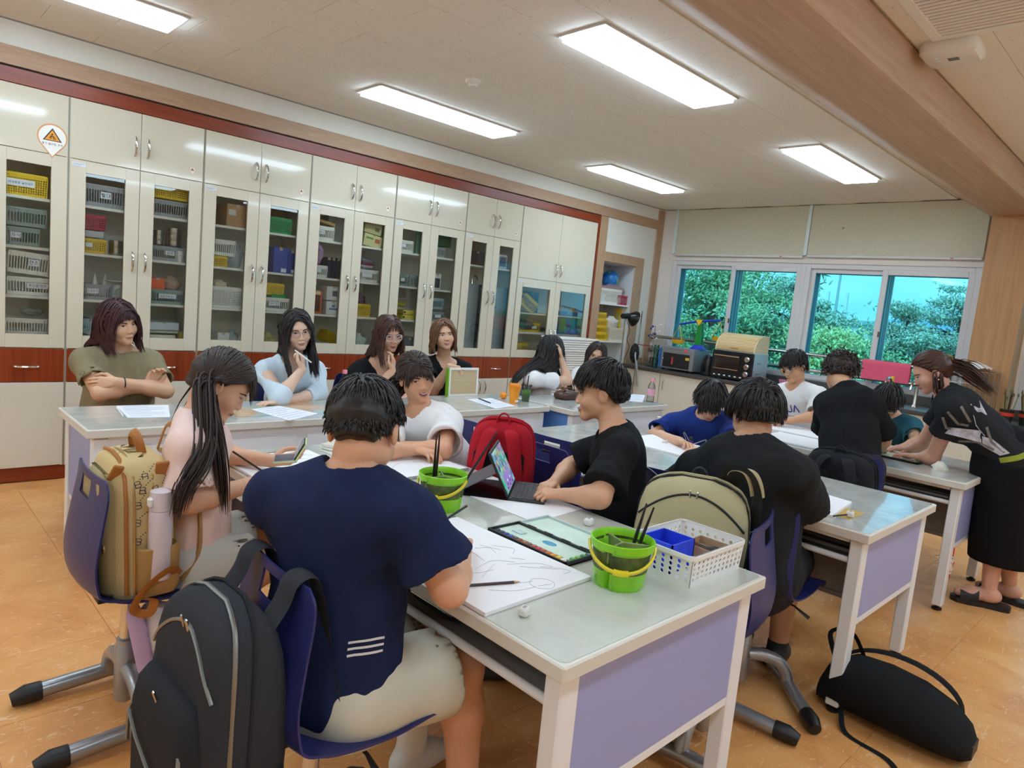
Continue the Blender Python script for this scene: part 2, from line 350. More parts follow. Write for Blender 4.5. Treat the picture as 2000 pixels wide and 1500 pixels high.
# floor: subfloor slab plus single vinyl tiles where the picture lets them be told apart
fl = struct(MB().b2(X0, XW+.3, Y0, YC+.5, -.1, -.0042).obj('floor', M_FLOOR, smooth=0))
TS = .448
tile_me = MB().box((0, 0, -.0021), (TS-.0016, TS-.0016, .0042), None, .0007).mesh('floor_tile', M_FLOOR, 0)
cnt = 0
xs = [.74+TS*(k+.5) for k in range(-5, 16)]; ys = [1.14+TS*(k+.5) for k in range(-4, 10)]
for x in xs:
    for y in ys:
        if y+TS/2 > YC+.02 or x+TS/2 > XW: continue
        if cnt >= 299: break
        link(tile_me, 'floor_tile', fl, (x, y, 0)); cnt += 1
rest = MB()
k0x, k1x = xs[0]-TS/2, xs[-1]+TS/2; k0y, k1y = ys[0]-TS/2, ys[-1]+TS/2
nx = int((XW-X0)/TS)+2; ny = int((YC-Y0)/TS)+2
for i in range(-14, 18):
    for j in range(-14, 12):
        x = .74+TS*(i+.5); y = 1.14+TS*(j+.5)
        if x-TS/2 < X0 or x+TS/2 > XW or y-TS/2 < Y0 or y+TS/2 > YC+.02: continue
        if any(abs(x-q) < .01 for q in xs) and any(abs(y-q) < .01 for q in ys): continue
        rest.box((x, y, -.0021), (TS-.0016, TS-.0016, .0042))
o = rest.obj('floor_tile_field', M_FLOOR, fl, smooth=0); o['kind'] = 'stuff'

# ceiling: slab plus staggered mineral fibre tiles
ce = struct(MB().b2(X0, XW+.3, Y0, YC+.5, ZC+.012, ZC+.15).obj('ceiling', M_CEIL, smooth=0))
CTX, CTY = .63, .3155
ct_me = MB().box((0, 0, .006), (CTX-.0022, CTY-.0022, .012), None, .0016).mesh('ceiling_tile', M_CEIL, 0)
ct_half = MB().box((0, 0, .006), (CTX/2-.0022, CTY-.0022, .012), None, .0016).mesh('ceiling_tile_half', M_CEIL, 0)
cnt = 0
rows = [(1.99+CTY*(j+.5), j) for j in range(0, 11) if 1.99+CTY*(j+1) < YC+.15] + [(1.24-CTY*(j+.5), j) for j in range(0, 6)]
for y, j in rows:
    for i in range(-6, 9):
        x = 3.025+CTX*(i+.5)+(CTX/2 if j % 2 else 0)
        if x-CTX/2 > XW-.05: continue
        if x+CTX/2 > XW+.02:
            if cnt < 299: link(ct_half, 'ceiling_tile', ce, (x-CTX/4, y, ZC)); cnt += 1
            continue
        if cnt < 299: link(ct_me, 'ceiling_tile', ce, (x, y, ZC)); cnt += 1
rest = MB()
for j in range(6, 18):
    y = 1.24-CTY*(j+.5)
    for i in range(-9, 8): rest.box((3.025+CTX*(i+.5)+(CTX/2 if j % 2 else 0), y, ZC+.006), (CTX-.0022, CTY-.0022, .012))
o = rest.obj('ceiling_tile_field', M_CEIL, ce, smooth=0); o['kind'] = 'stuff'

# walls
wl = MB(); wl.b2(X0, XW+.3, YC+.5, YC+.65, 0, ZC)                          # solid wall behind the cupboards
wl.b2(X0, XW, YC, YC+.5, 2.745, ZC)                                       # bulkhead over the cupboards
wl.b2(6.55, 7.62, YC+.004, YC+.12, 2.215, 2.64)                           # panel over the alcove
wl.b2(7.40, 7.62, YC+.004, YC+.12, 0, 2.2145)
wl.b2(7.24, 7.42, YC+.03, YC+.5, 0, 2.2)
struct(wl.obj('wall_left', M_WALL, smooth=0), 'cream wall above and beside the built-in cupboards')
tr = MB(); tr.b2(X0, 7.74, YC-.014, YC+.02, 2.632, 2.746, .003)
struct(tr.obj('trim_1', M_BROWN, smooth=0), 'long brown wood band over the cupboards')
MBg = MB(); MBg.b2(X0, 6.45, YC-.002, YC+.03, 2.622, 2.634); struct(MBg.obj('trim_2', M_DARKGAP, smooth=0), 'dark joint under the brown wood band')
tr = MB(); tr.b2(X0, 6.45, YC-.006, YC+.3, 2.532, 2.622, .002); tr.b2(6.418, 6.45, YC-.006, YC+.3, 0, 2.534)
struct(tr.obj('trim_3', M_RED, smooth=0), 'red-brown wood board edging the cupboards')
tr = MB(); tr.b2(6.45, 6.59, YC-.012, YC+.03, 0, 2.631, .003)
struct(tr.obj('trim_4', M_BROWNZ, smooth=0), 'brown wood post between cupboards and alcove')
tr = MB(); tr.b2(6.59, 7.405, YC-.014, YC+.03, 2.105, 2.222, .003); tr.b2(7.245, 7.405, YC-.014, YC+.03, 0, 2.106, .003)
struct(tr.obj('trim_5', M_BROWNZ, smooth=0), 'brown wood frame around the open alcove')
tr = MB(); tr.b2(7.615, 7.745, YC-.017, YC+.02, 0, 2.88, .003); tr.b2(7.4, 7.62, YC-.012, YC+.02, .86, .93, .003)
struct(tr.obj('trim_6', M_BROWNZ, smooth=0), 'brown wood post in the room corner')
tr = MB(); tr.b2(7.74, 7.8, YC-.01, YC+.1, 0, ZC)
struct(tr.obj('trim_7', M_WALLR, smooth=0))
tr = MB(); tr.b2(X0, XW, YC-.006, YC+.002, 2.892, ZC)
struct(tr.obj('trim_8', mat('ceiling_edge', '#8f8a84', .6), smooth=0), 'thin grey moulding between bulkhead and ceiling')
# window wall with its openings
WY = [(5.17, 3.397), (3.397, 1.696), (1.25, -.45), (-.45, -2.15)]
ZB, ZT = .91, 2.255
wr = MB(); wr.b2(XW, XW+.22, 5.17, YC+.5, 0, ZC); wr.b2(XW, XW+.22, Y0, 5.17, 0, ZB); wr.b2(XW, XW+.22, Y0, 5.17, ZT, ZC)
wr.b2(XW, XW+.22, 1.25, 1.696, ZB, ZT); wr.b2(XW, XW+.22, Y0, -2.15, ZB, ZT)
struct(wr.obj('wall_right', M_WALLR, smooth=0), 'pale window wall at the far end')
wb = MB(); wb.b2(X0-.15, X0, Y0, YC+.5, 0, ZC); struct(wb.obj('wall_back', M_WALL, smooth=0))
wb = MB(); wb.b2(X0, XW+.2, Y0-.15, Y0, 0, ZC); struct(wb.obj('wall_front', M_WALL, smooth=0))
# beam with a slanted left face, and the pillar under it
bm = MB()
sec = [(1.955, 2.9), (1.64, 2.703), (1.60, 2.695), (1.30, 2.695), (1.268, 2.705), (1.255, 2.73), (1.25, 2.9)]
bm.loft([[(x, y, z) for y, z in sec] for x in (X0, XW)])
struct(bm.obj('trim_9', M_BEAM, smooth=25), 'wide brown wood-faced ceiling beam')
bm = MB(); bm.b2(7.5, XW+.02, 1.28, 1.625, 0, 2.70, .004)
struct(bm.obj('trim_10', M_PILLAR, smooth=0), 'brown wood-clad pillar under the beam')
# windows
M_GLASS = glass('cyan_window_glass', '#b9e8f2', .0, .01, 1.3)
M_GLASS2 = glass('clear_window_glass', '#f2fbfb', .0, .01, 1.3)
def window(n, ya, yb, label):
    x = XW+.045
    f = MB(); w = .055
    for xx in (x, x+.115):
        f.b2(xx-.03, xx+.03, ya-w, ya, ZB, ZT, .004); f.b2(xx-.03, xx+.03, yb, yb+w, ZB, ZT, .004)
        f.b2(xx-.03, xx+.03, yb+w, ya-w, ZT-w, ZT, .004); f.b2(xx-.03, xx+.03, yb+w, ya-w, ZB, ZB+w, .004)
    fo = struct(f.obj('window_%d' % n, M_PVC, smooth=0), label)
    ym = (ya+yb)/2; sw = .058
    for k, (a, b, xo) in enumerate(((ya-w+.01, ym-.035, .018), (ym+.035, yb+w-.01, -.018))):
        for lay, xx, mg in ((0, x+xo, M_GLASS), (1, x+.115+xo+.01, M_GLASS2)):
            if lay == 1: a2, b2 = a+.0, b-.0
            s = MB(); z0, z1 = ZB+w-.012, ZT-w+.012
            s.b2(xx-.014, xx+.014, a-sw, a, z0, z1, .004); s.b2(xx-.014, xx+.014, b, b+sw, z0, z1, .004)
            s.b2(xx-.014, xx+.014, b+sw, a-sw, z1-sw, z1, .004); s.b2(xx-.014, xx+.014, b+sw, a-sw, z0, z0+sw, .004)
            so = s.obj('sash', M_PVC, fo, smooth=0)
            g = MB(); g.b2(xx-.002, xx+.002, b+sw-.005, a-sw+.005, z0+sw-.005, z1-sw+.005); g.obj('pane', mg, so, smooth=0)
    h = MB(); h.b2(x-.05, x-.033, ym-.03, ym-.012, 1.5, 1.56, .004); h.obj('latch', mat('brass_latch', '#8a6b42', .35, .8), fo, smooth=0)
window(1, *WY[0], 'white sliding window nearest the room corner')
window(2, *WY[1], 'white sliding window beside the brown pillar')
window(3, *WY[2], 'white sliding window to the right of the pillar')
window(4, *WY[3], 'white sliding window farthest from the corner')
si = MB(); si.b2(XW-.04, XW+.03, -2.15, 5.17, .865, .905, .004); struct(si.obj('trim_11', M_BROWN, smooth=0), 'brown wood window sill behind the counter')
# roller blinds
M_BLIND = mat('blind_fabric', '#cdcab4', .85, var=.04, vscale=40, bmp=.05, bscale=400)  # daylight coming through the blind is put into this pale colour
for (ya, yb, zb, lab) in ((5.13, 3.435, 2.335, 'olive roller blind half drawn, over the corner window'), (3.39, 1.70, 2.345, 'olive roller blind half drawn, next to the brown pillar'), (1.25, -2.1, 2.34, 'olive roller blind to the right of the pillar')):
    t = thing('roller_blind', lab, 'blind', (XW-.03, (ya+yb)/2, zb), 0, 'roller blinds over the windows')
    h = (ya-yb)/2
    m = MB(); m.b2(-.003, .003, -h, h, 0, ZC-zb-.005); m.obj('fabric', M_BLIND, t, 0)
    m = MB(); m.box((0, 0, -.012), (.024, 2*h, .03), None, .008); m.obj('bottom_bar', M_PVC, t)
    m = MB(); m.b2(-.014, -.0122, -h+.24, -h+.27, -.016, -.008); m.obj('sticker', mat('red_sticker', '#c8202a', .5), t, 0)
for y in (5.15, 3.412): struct(MB().b2(XW-.045, XW-.0, y-.018, y+.018, 2.34, ZC).obj('trim_%d' % (12 if y > 5 else 13), mat('pale_blue_track', '#d8e8e6', .4), smooth=0), 'pale vertical track beside a blind')
# guard rails across the window wall
for z, lab in ((1.235, 'upper steel guard rail across the windows'), (1.06, 'lower steel guard rail across the windows')):
    t = thing('guard_rail', lab, 'rail', (XW-.08, 3.45, z), 0, 'steel guard rails at the windows')
    MB().cyl((0, -1.8, 0), (0, 1.86, 0), .021, n=14).obj('bar', M_STEEL, t)
    MB().tube([(0, 1.84, 0), (0, 1.88, 0), (.08, 1.88, 0)], .021, 12).obj('bracket', M_STEEL, t)
    MB().cyl((.055, 1.88, 0), (.079, 1.88, 0), .045, n=16).obj('flange', M_STEEL, t)
# ceiling lights
M_EMIT = mat('light_panel', '#d3ecff', .5, emit=LIGHT)
def ceil_light(x, y, lab):
    t = thing('ceiling_light', lab, 'light', (x, y, ZC-.001), 0, 'rectangular ceiling light panels')
    m = MB()
    for s in (-1, 1):
        m.box((0, s*.155, -.006), (1.35, .02, .012), None, .003); m.box((s*.665, 0, -.006), (.02, .29, .012), None, .003)
    m.obj('frame', mat('light_frame', '#cfc8bf', .5), t, 0)
    MB().box((0, 0, -.018), (1.30, .28, .03)).obj('diffuser', M_EMIT, t, 0)
for (x, y, lab) in ((.7, 4.42, 'lit ceiling panel at the left edge above the tall cupboards'), (3.31, 4.43, 'lit ceiling panel above the cupboards, middle of its row'), (5.91, 4.46, 'lit ceiling panel above the cupboards nearest the windows'),
                    (.7, 2.49, 'lit ceiling panel over the nearest desk'), (3.35, 2.49, 'large lit ceiling panel left of the beam'), (5.94, 2.48, 'lit ceiling panel between beam and window blinds'),
                    (.7, -.2, 'ceiling panel right of the beam, near'), (3.35, -.2, 'ceiling panel right of the beam, middle'), (5.94, -.2, 'ceiling panel right of the beam by the windows'), (.7, -2.2, 'ceiling panel at the back row, near'), (3.35, -2.2, 'ceiling panel at the back row, middle'), (5.94, -2.2, 'ceiling panel at the back row by the windows'),
                    (-1.9, 4.43, 'ceiling panel behind the viewer by the cupboards'), (-1.9, 2.49, 'ceiling panel behind the viewer'), (-1.9, -.2, 'ceiling panel behind the viewer, right')):
    ceil_light(x, y, lab)
# smoke detector, wireless access point, vent
t = thing('smoke_detector', 'small round white smoke detector on the ceiling', 'detector', (2.93, 3.626, ZC))
MB().lathe([(.052, 0), (.052, -.012), (.046, -.02)], n=24).obj('base', M_WHITEP, t)
MB().lathe([(.034, -.018), (.034, -.032), (.026, -.04)], n=20).obj('sensor', M_WHITEP, t)
t = thing('access_point', 'white wireless access point fixed to the ceiling beside the beam', 'access point', (3.80, 1.10, ZC), .02)
MB().loft([[(x, y, z) for x, y in rrect(w, w, r)] for w, r, z in ((.24, .05, 0), (.25, .055, -.02), (.245, .055, -.045), (.215, .05, -.06))]).obj('housing', mat('ap_white', '#e6e2da', .35), t)
MB().box((.0, -.01, -.061), (.035, .045, .002)).obj('logo', mat('ap_grey', '#6f6c70', .5), t, 0)
for k in range(3): MB().box((-.04+.035*k, .05, -.061), (.02, .012, .002)).obj('indicator', mat('ap_pale', '#d9ecef', .4), t, 0)
t = thing('ceiling_vent', 'white slatted air vent in the ceiling at the top right', 'vent', (3.36, .93, ZC-.001))
m = MB()
for s in (-1, 1): m.box((0, s*.2, -.006), (.62, .05, .012), None, .003); m.box((s*.29, 0, -.006), (.04, .36, .012), None, .003)
m.obj('frame', M_WHITEP, t, 0)
MB().box((0, 0, .0), (.54, .36, .002)).obj('backing', mat('vent_dark', '#55524e', .7), t, 0)
for k in range(16): MB().box((-.25+.0333*k, 0, -.006), (.016, .36, .004), rotm(0, .35, 0)).obj('slat', mat('vent_slat', '#e6e4e0', .5), t, 0)
# ================================================================ outside: ground, far hills, trees, a mast
GZ = -7.0
MB().b2(XW+2, 900, -600, 900, GZ-1, GZ).obj('trim_14', mat('meadow', '#6f8f5c', .9, var=.3, vscale=.03), smooth=0)['kind'] = 'structure'
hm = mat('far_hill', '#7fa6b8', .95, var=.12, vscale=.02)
rng = np.random.RandomState(3)
hl = MB(); ang = np.linspace(-.6, 1.5, 120); rings = []
for rad, k in ((520, 0), (620, 1), (760, 0)):
    rings.append([(rad*math.cos(a), rad*math.sin(a), GZ if not k else 6+14*max(0, math.sin(3.1*a+.6))+6*math.sin(9*a+1)+2.0*math.sin(31*a)+1.2*math.sin(67*a)) for a in ang])
hl.loft(rings, False, False)
tag(hl.obj('hill_range', hm), 'low blue-green wooded hills on the horizon outside the windows', 'hills')
M_LEAF = [mat('hazed_needles_dark', '#9dbd8b', .8, var=.3, vscale=2), mat('hazed_needles_bright', '#cfdd9a', .8, var=.3, vscale=2), mat('hazed_needles_grey', '#aec4b0', .8, var=.25, vscale=2)]  # needle colours lightened and greyed, outdoor haze painted into them
M_BARK = mat('pine_bark', '#5e4a3c', .9, var=.3, vscale=6)
def tree(x, y, top, rad, lab, leaf, seed, n=3600, trunk=.22, lean=0.0, lo=.35, ls=.13):
    n = int(n*1.8); ls *= .66
    r = np.random.RandomState(seed); H = top-GZ
    t = thing('pine_tree', lab, 'tree', (x, y, GZ), 0, 'trees outside the windows')
    tp = spline([(0, 0, 0), (lean*.3, .1, H*.35), (lean*.6, -.1, H*.7), (lean, 0, H*.97)], 5)
    m = MB(); m.tube(tp, np.linspace(trunk, .04, len(tp)), 8); V = []; F = []
    cl = []
    for k in range(18):
        h = lo+(1-lo)*(k+.5)/18; a = k*2.4+r.uniform(-.4, .4); L = rad*(1.08-.75*max(0, (h-lo)/(1-lo))**1.3)*r.uniform(.55, 1.0)
        b = tp[min(len(tp)-1, int(h*(len(tp)-1)))]; e = b+np.array([math.cos(a)*L, math.sin(a)*L, L*.22+r.uniform(-.2, .4)])
        m.tube(spline([b, (b+e)/2+np.array([0, 0, L*.12]), e], 3), np.linspace(.06, .015, 7), 5)
        for q in range(3): cl.append((b+(e-b)*(.5+.25*q)+r.normal(0, .18, 3), r.uniform(.38, .8)*(.75+.12*rad)))
    m.obj('trunk', M_BARK, t)
    C = np.array([c for c, _ in cl]); S = np.array([s for _, s in cl]); ci = r.randint(0, len(cl), n)
    P = C[ci]+r.normal(0, 1, (n, 3))*(S[ci]*.5)[:, None]*np.array([1, 1, .34])
    d1 = r.normal(0, 1, (n, 3)); d1[:, 2] += .6; d1 /= np.linalg.norm(d1, axis=1)[:, None]; d2 = np.cross(d1, r.normal(0, 1, (n, 3))); d2 /= np.linalg.norm(d2, axis=1)[:, None]; d3 = np.cross(d1, d2)
    s = r.uniform(.6, 1.4, n)[:, None]*ls
    # each tuft of needles is a small four-sided spindle
    V = np.stack([P-d1*s, P+d2*s*.3, P+d3*s*.3-d2*s*.15, P-d3*s*.3-d2*s*.15, P+d1*s], 1).reshape(-1, 3)
    F = (np.array([[0, 1, 2], [0, 2, 3], [0, 3, 1], [4, 2, 1], [4, 3, 2], [4, 1, 3]])[None]+np.arange(n)[:, None, None]*5).reshape(-1, 3)
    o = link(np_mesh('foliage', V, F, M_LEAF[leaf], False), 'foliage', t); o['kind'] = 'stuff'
def tpos(px, py, dist):
    d = at(px, py, x=1.0)-np.array([0, 0, CAM_H]); d = d/np.linalg.norm(d[:2]); p = d*dist; return p[0], p[1], CAM_H+p[2]
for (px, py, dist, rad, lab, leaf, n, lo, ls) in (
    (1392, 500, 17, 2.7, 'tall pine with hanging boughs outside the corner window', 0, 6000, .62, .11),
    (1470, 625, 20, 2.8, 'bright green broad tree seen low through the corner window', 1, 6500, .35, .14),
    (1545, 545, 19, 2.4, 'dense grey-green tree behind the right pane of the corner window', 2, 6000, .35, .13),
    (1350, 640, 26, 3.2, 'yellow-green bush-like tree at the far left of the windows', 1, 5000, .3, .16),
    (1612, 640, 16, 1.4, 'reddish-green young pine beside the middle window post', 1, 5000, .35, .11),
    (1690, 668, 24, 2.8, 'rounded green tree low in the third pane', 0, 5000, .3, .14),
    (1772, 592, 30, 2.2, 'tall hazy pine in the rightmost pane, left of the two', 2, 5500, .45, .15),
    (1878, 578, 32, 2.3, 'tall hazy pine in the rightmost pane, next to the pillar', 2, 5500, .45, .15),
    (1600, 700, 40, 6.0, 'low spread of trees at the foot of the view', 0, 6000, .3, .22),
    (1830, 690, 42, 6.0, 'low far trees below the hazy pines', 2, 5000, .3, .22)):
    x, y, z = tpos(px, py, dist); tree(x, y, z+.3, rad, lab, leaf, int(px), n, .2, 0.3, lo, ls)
# overhanging bough at the top of the third pane
x, y, z = tpos(1640, 500, 9.0)
t = thing('pine_tree', 'near pine whose bough hangs across the top of the third pane', 'tree', (x-.3, y+.7, GZ), 0, 'trees outside the windows')
m = MB(); hz = z-GZ; m.tube(spline([(-.2, 1.9, 0), (-.1, 1.8, hz*.6), (-.1, 1.7, hz+1.2)], 5), np.linspace(.16, .1, 11), 8)
br = [spline([(-.1, 1.7, hz+.9), (.1, .8, hz+.55), (.2, .0, hz+.15), (.1, -.5, hz+.05)], 5), spline([(.1, .8, hz+.55), (0, .1, hz+.62), (.1, -1.1, hz+.3)], 5), spline([(-.1, 1.7, hz+1.0), (0, 2.4, hz+.8), (.1, 3.0, hz+.2)], 5)]
for b in br: m.tube(b, np.linspace(.05, .012, len(b)), 6)
m.obj('trunk', M_BARK, t)
r = np.random.RandomState(5); n = 1500; bb = np.vstack([b[4:] for b in br]); P = bb[r.randint(0, len(bb), n)]+r.normal(0, .13, (n, 3))
d1 = r.normal(0, 1, (n, 3)); d1 /= np.linalg.norm(d1, axis=1)[:, None]; d2 = np.cross(d1, r.normal(0, 1, (n, 3))); d2 /= np.linalg.norm(d2, axis=1)[:, None]; d3 = np.cross(d1, d2); s = r.uniform(.6, 1.3, n)[:, None]*.075
V = np.stack([P-d1*s, P+d2*s*.16, P+d3*s*.16-d2*s*.1, P-d3*s*.16-d2*s*.1, P+d1*s], 1).reshape(-1, 3)
F = (np.array([[0, 1, 2], [0, 2, 3], [0, 3, 1], [4, 2, 1], [4, 3, 2], [4, 1, 3]])[None]+np.arange(n)[:, None, None]*5).reshape(-1, 3)
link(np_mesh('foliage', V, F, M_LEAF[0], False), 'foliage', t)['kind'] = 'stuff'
# radio mast and a long low building far away
x, y, z = tpos(1632, 605, 90)
t = thing('radio_mast', 'thin grey radio mast far outside the third pane', 'mast', (x, y, GZ))
hz = z-GZ
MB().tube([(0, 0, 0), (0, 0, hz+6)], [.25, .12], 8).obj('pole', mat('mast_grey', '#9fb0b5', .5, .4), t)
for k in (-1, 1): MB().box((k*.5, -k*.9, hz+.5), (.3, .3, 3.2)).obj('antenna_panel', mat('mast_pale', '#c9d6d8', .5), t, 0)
x, y, z = tpos(1680, 628, 130)
t = thing('long_building', 'pale flat-roofed building far outside the third pane', 'building', (x, y, GZ), -.5)
hz = z-GZ
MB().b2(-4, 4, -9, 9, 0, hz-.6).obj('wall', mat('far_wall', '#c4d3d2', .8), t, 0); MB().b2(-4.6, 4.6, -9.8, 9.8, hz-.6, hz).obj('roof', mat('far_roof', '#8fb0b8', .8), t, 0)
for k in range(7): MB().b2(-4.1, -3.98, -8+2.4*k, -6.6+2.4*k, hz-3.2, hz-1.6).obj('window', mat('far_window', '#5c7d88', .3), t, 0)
# ================================================================ built-in cupboards
M_CREAM = mat('cream_gloss_door', '#d8d0ba', .1, spec=.5, coat=.3, var=.015, vscale=2)
M_CREAMIN = mat('cream_carcass', '#eeebe0', .5)
M_CREAMM = mat('cream_lower_door', '#e0d9c8', .3, var=.02, vscale=3)
M_REDG = wood('red_drawer_front', '#7a2d12', '#9d451f', .28, 'z', .7)
M_CABG = glass('cupboard_glass', '#fafcfa', .008, .01, 1.3)
M_EDGE = mat('grey_edge_strip', '#8d8775', .5)
M_COPPER = mat('worn_handle_end', '#b0866c', .35, .7)
YB = YC+.46
def handle(parent, x, z, vert=True, L=.13):
    pts = bez((0, 0, -L/2), (0, -.042, -L/2+.01), (0, -.042, L/2-.01), (0, 0, L/2), 12)
    if not vert: pts = [(p[2], p[1], 0) for p in pts]
    m = MB(); m.t = np.array([x, YC, z]); m.tube(pts, .0075, 8, flat=1.0)
    return m.obj('handle', M_CHROME, parent)
def pin_sticker(parent, x, z, s, words=False):
    w, h = .082*s, .11*s
    out = []
    for a in np.linspace(-35, 215, 24): out.append((w*math.cos(math.radians(a)), w*math.sin(math.radians(a))+.02*s))
    out.append((0, -h)); R = np.array([[1, 0, 0], [0, 0, -1.0], [0, 1, 0]])
    o = MB().prism([(p[0]*1.0, p[1]*1.0) for p in out], 0, .0012, R, (x, YC, z)).obj('sticker', mat('sticker_orange', '#d8955f', .5), parent, 0)
    MB().prism([(p[0]*.91, p[1]*.91) for p in out], 0, .0018, R, (x, YC, z)).obj('sticker_face', mat('sticker_white', '#f1eee6', .5), o, 0)
    tri = [(-.052*s, -.005*s), (.052*s, -.005*s), (0, .075*s)]
    MB().prism(tri, 0, .0024, R, (x, YC, z)).obj('triangle_border', mat('sticker_navy', '#1d1d3a', .5), o, 0)
    MB().prism([(p[0]*.8, (p[1]-.02*s)*.8+.0195*s) for p in tri], 0, .003, R, (x, YC, z)).obj('triangle', mat('sticker_amber', '#e79a2b', .5), o, 0)
    m = MB()
    for k, (a, b) in enumerate((((-.018, .01), (-.006, .028)), ((-.006, .028), (.01, .022)), ((.01, .022), (.016, .006)), ((-.004, .026), (-.01, .006)), ((.002, .024), (.008, .004)))):
        m.cyl((x+a[0]*s, YC-.0032, z+a[1]*s), (x+b[0]*s, YC-.0032, z+b[1]*s), .002*s, n=6)
    m.ball((x-.001*s, YC-.0032, z+.036*s), .005*s, 8); m.obj('pictogram', M_BLACK, o, 0)
    if words: text_obj('물건 떨어짐 주의', .0125*s, mat('sticker_ink', '#20202c', .6), o, (x, YC-.0022, z-.024*s), R)
def door_frame(x0, x1, z0, z1, px0, px1, pz0, pz1, y0, y1):
    m = MB(); m.b2(x0, px0, y0, y1, z0, z1, .0015); m.b2(px1, x1, y0, y1, z0, z1, .0015); m.b2(px0, px1, y0, y1, pz1, z1, 0); m.b2(px0, px1, y0, y1, z0, pz0, 0); return m
SH = (1.865, 1.55, 1.235)
def cupboard(x0, xm, x1, label, big=0, shelves=SH, tall=False):
    t = thing('storage_cupboard', label, 'cupboard', (0, 0, 0), 0, 'row of built-in cupboards')
    y0, y1 = YC, YC+.019; g = .0018
    zt = 2.148 if not tall else 1.773; pb, pt = .988, zt-.078 if not tall else 1.679
    b = MB(); b.b2(x0, x0+.016, YC+.006, YB, .095, 2.53); b.b2(x1-.016, x1, YC+.006, YB, .095, 2.53); b.b2(x0+.016, x1-.016, YB-.012, YB, .095, 2.53)
    for z in (.1, .895, zt, 2.515): b.b2(x0+.016, x1-.016, YC+.021, YB-.012, z-.009, z+.009)
    b.obj('carcass', M_CREAMIN, t, 0)
    MB().b2(x0-.004, x0+.004, YC+.002, YC+.01, .095, 2.53).obj('edge_strip', M_EDGE, t, 0)
    for z in shelves: MB().b2(x0+.017, x1-.017, YC+.045, YB-.013, z-.018, z).obj('shelf', M_CREAMIN, t, 0)
    MB().b2(x0, x1, YC+.012, YC+.03, .002, .095).obj('kickboard', M_RED, t, 0)
    for k, (a, c) in enumerate(((x0+.005, xm), (xm, x1-.005))):
        a += g; c -= g; hx = (c-.036) if k == 0 else (a+.04)
        d = MB().b2(a, c, y0, y1, zt+.002, 2.529, .0015).obj('door', M_CREAM, t, 0); handle(d, hx, (2.305 if not tall else 1.9))
        if k == 1 and not big: pin_sticker(d, c-.075, zt+.07, .26)
        w = (c-a); fx = .092 if w < .5 else .085
        d = door_frame(a, c, .9, zt-.002, a+fx, c-fx+.004, pb if not tall else .985, pt, y0, y1).obj('glass_door', M_CREAM, t, 0)
        MB().b2(a+fx-.004, c-fx+.008, y1-.008, y1-.004, (pb if not tall else .985)-.004, pt+.004).obj('pane', M_CABG, d, 0)
        m = MB(); m.b2(c-fx+.0035, c-fx+.0075, y1-.002, y1+.006, (pb if not tall else .985), pt); m.obj('edge_trim', mat('gilt_edge', '#6c5638', .5), d, 0)
        handle(d, hx, 1.52 if not tall else 1.16)
        if k == 0:
            lb = MB().b2(a+.012, a+.09, y0-.0012, y0, zt-.045, zt-.02).obj('label_card', mat('pale_label', '#dfe2e6', .6), d, 0)
            for q in range(2): MB().b2(a+.016, a+.08-.02*q, y0-.0016, y0-.0011, zt-.03-.008*q, zt-.027-.008*q).obj('print_line', mat('label_print', '#8f9bb0', .6), d, 0)
        d = MB().b2(a, c, y0, y1, .672, .893, .0015).obj('drawer', M_REDG, t, 0); handle(d, (a+c)/2, .775, False, .14)
        d = MB().b2(a, c, y0, y1, .1, .668, .0015).obj('lower_door', M_CREAMM, t, 0); handle(d, hx, .57)
    if big: pin_sticker(t, .925, 2.235, 1.0, True)
    return t
cupboard(-.68, -.255, .168, 'cream cupboard beyond the left edge of the row')
cupboard(.168, .595, 1.017, 'cream cupboard with the large yellow hazard sticker, at the left edge', big=1)
cupboard(1.017, 1.441, 1.864, 'cream glazed cupboard behind the woman with crossed arms')
cupboard(1.864, 2.291, 2.713, 'cream glazed cupboard with green basket and blue boxes inside')
cupboard(2.713, 3.133, 3.547, 'cream glazed cupboard holding white printed boxes, behind the clear-framed glasses woman')
cupboard(3.547, 3.962, 4.387, 'cream glazed cupboard behind the smiling woman with the frame')
cupboard(4.387, 4.774, 5.161, 'cream glazed cupboard with tall grey panels standing inside', shelves=(1.84,))
cupboard(5.161, 5.783, 6.416, 'widest cream cupboard with tall upper doors and low glazed doors', shelves=(1.40, 1.18), tall=True)
MB().b2(X0, -.68, YC, YC+.3, 0, 2.54).obj('trim_15', M_CREAM, smooth=0)['kind'] = 'structure'
# alcove with shelves
al = thing('alcove_shelving', 'open shelved alcove with white shelves beside the cupboards', 'shelf', (0, 0, 0))
m = MB(); m.b2(6.592, 6.606, YC+.01, YB, 0, 2.12); m.b2(7.232, 7.244, YC+.01, YB, 0, 2.12); m.b2(6.606, 7.232, YB-.012, YB, 0, 2.12); m.b2(6.606, 7.232, YC+.03, YB, 2.1, 2.12)
m.obj('carcass', mat('alcove_inside', '#d3d6d6', .6), al, 0)
for z in (1.60, 1.13, .66): MB().b2(6.608, 7.23, YC+.03, YB-.013, z-.018, z).obj('shelf', M_WHITEP, al, 0)
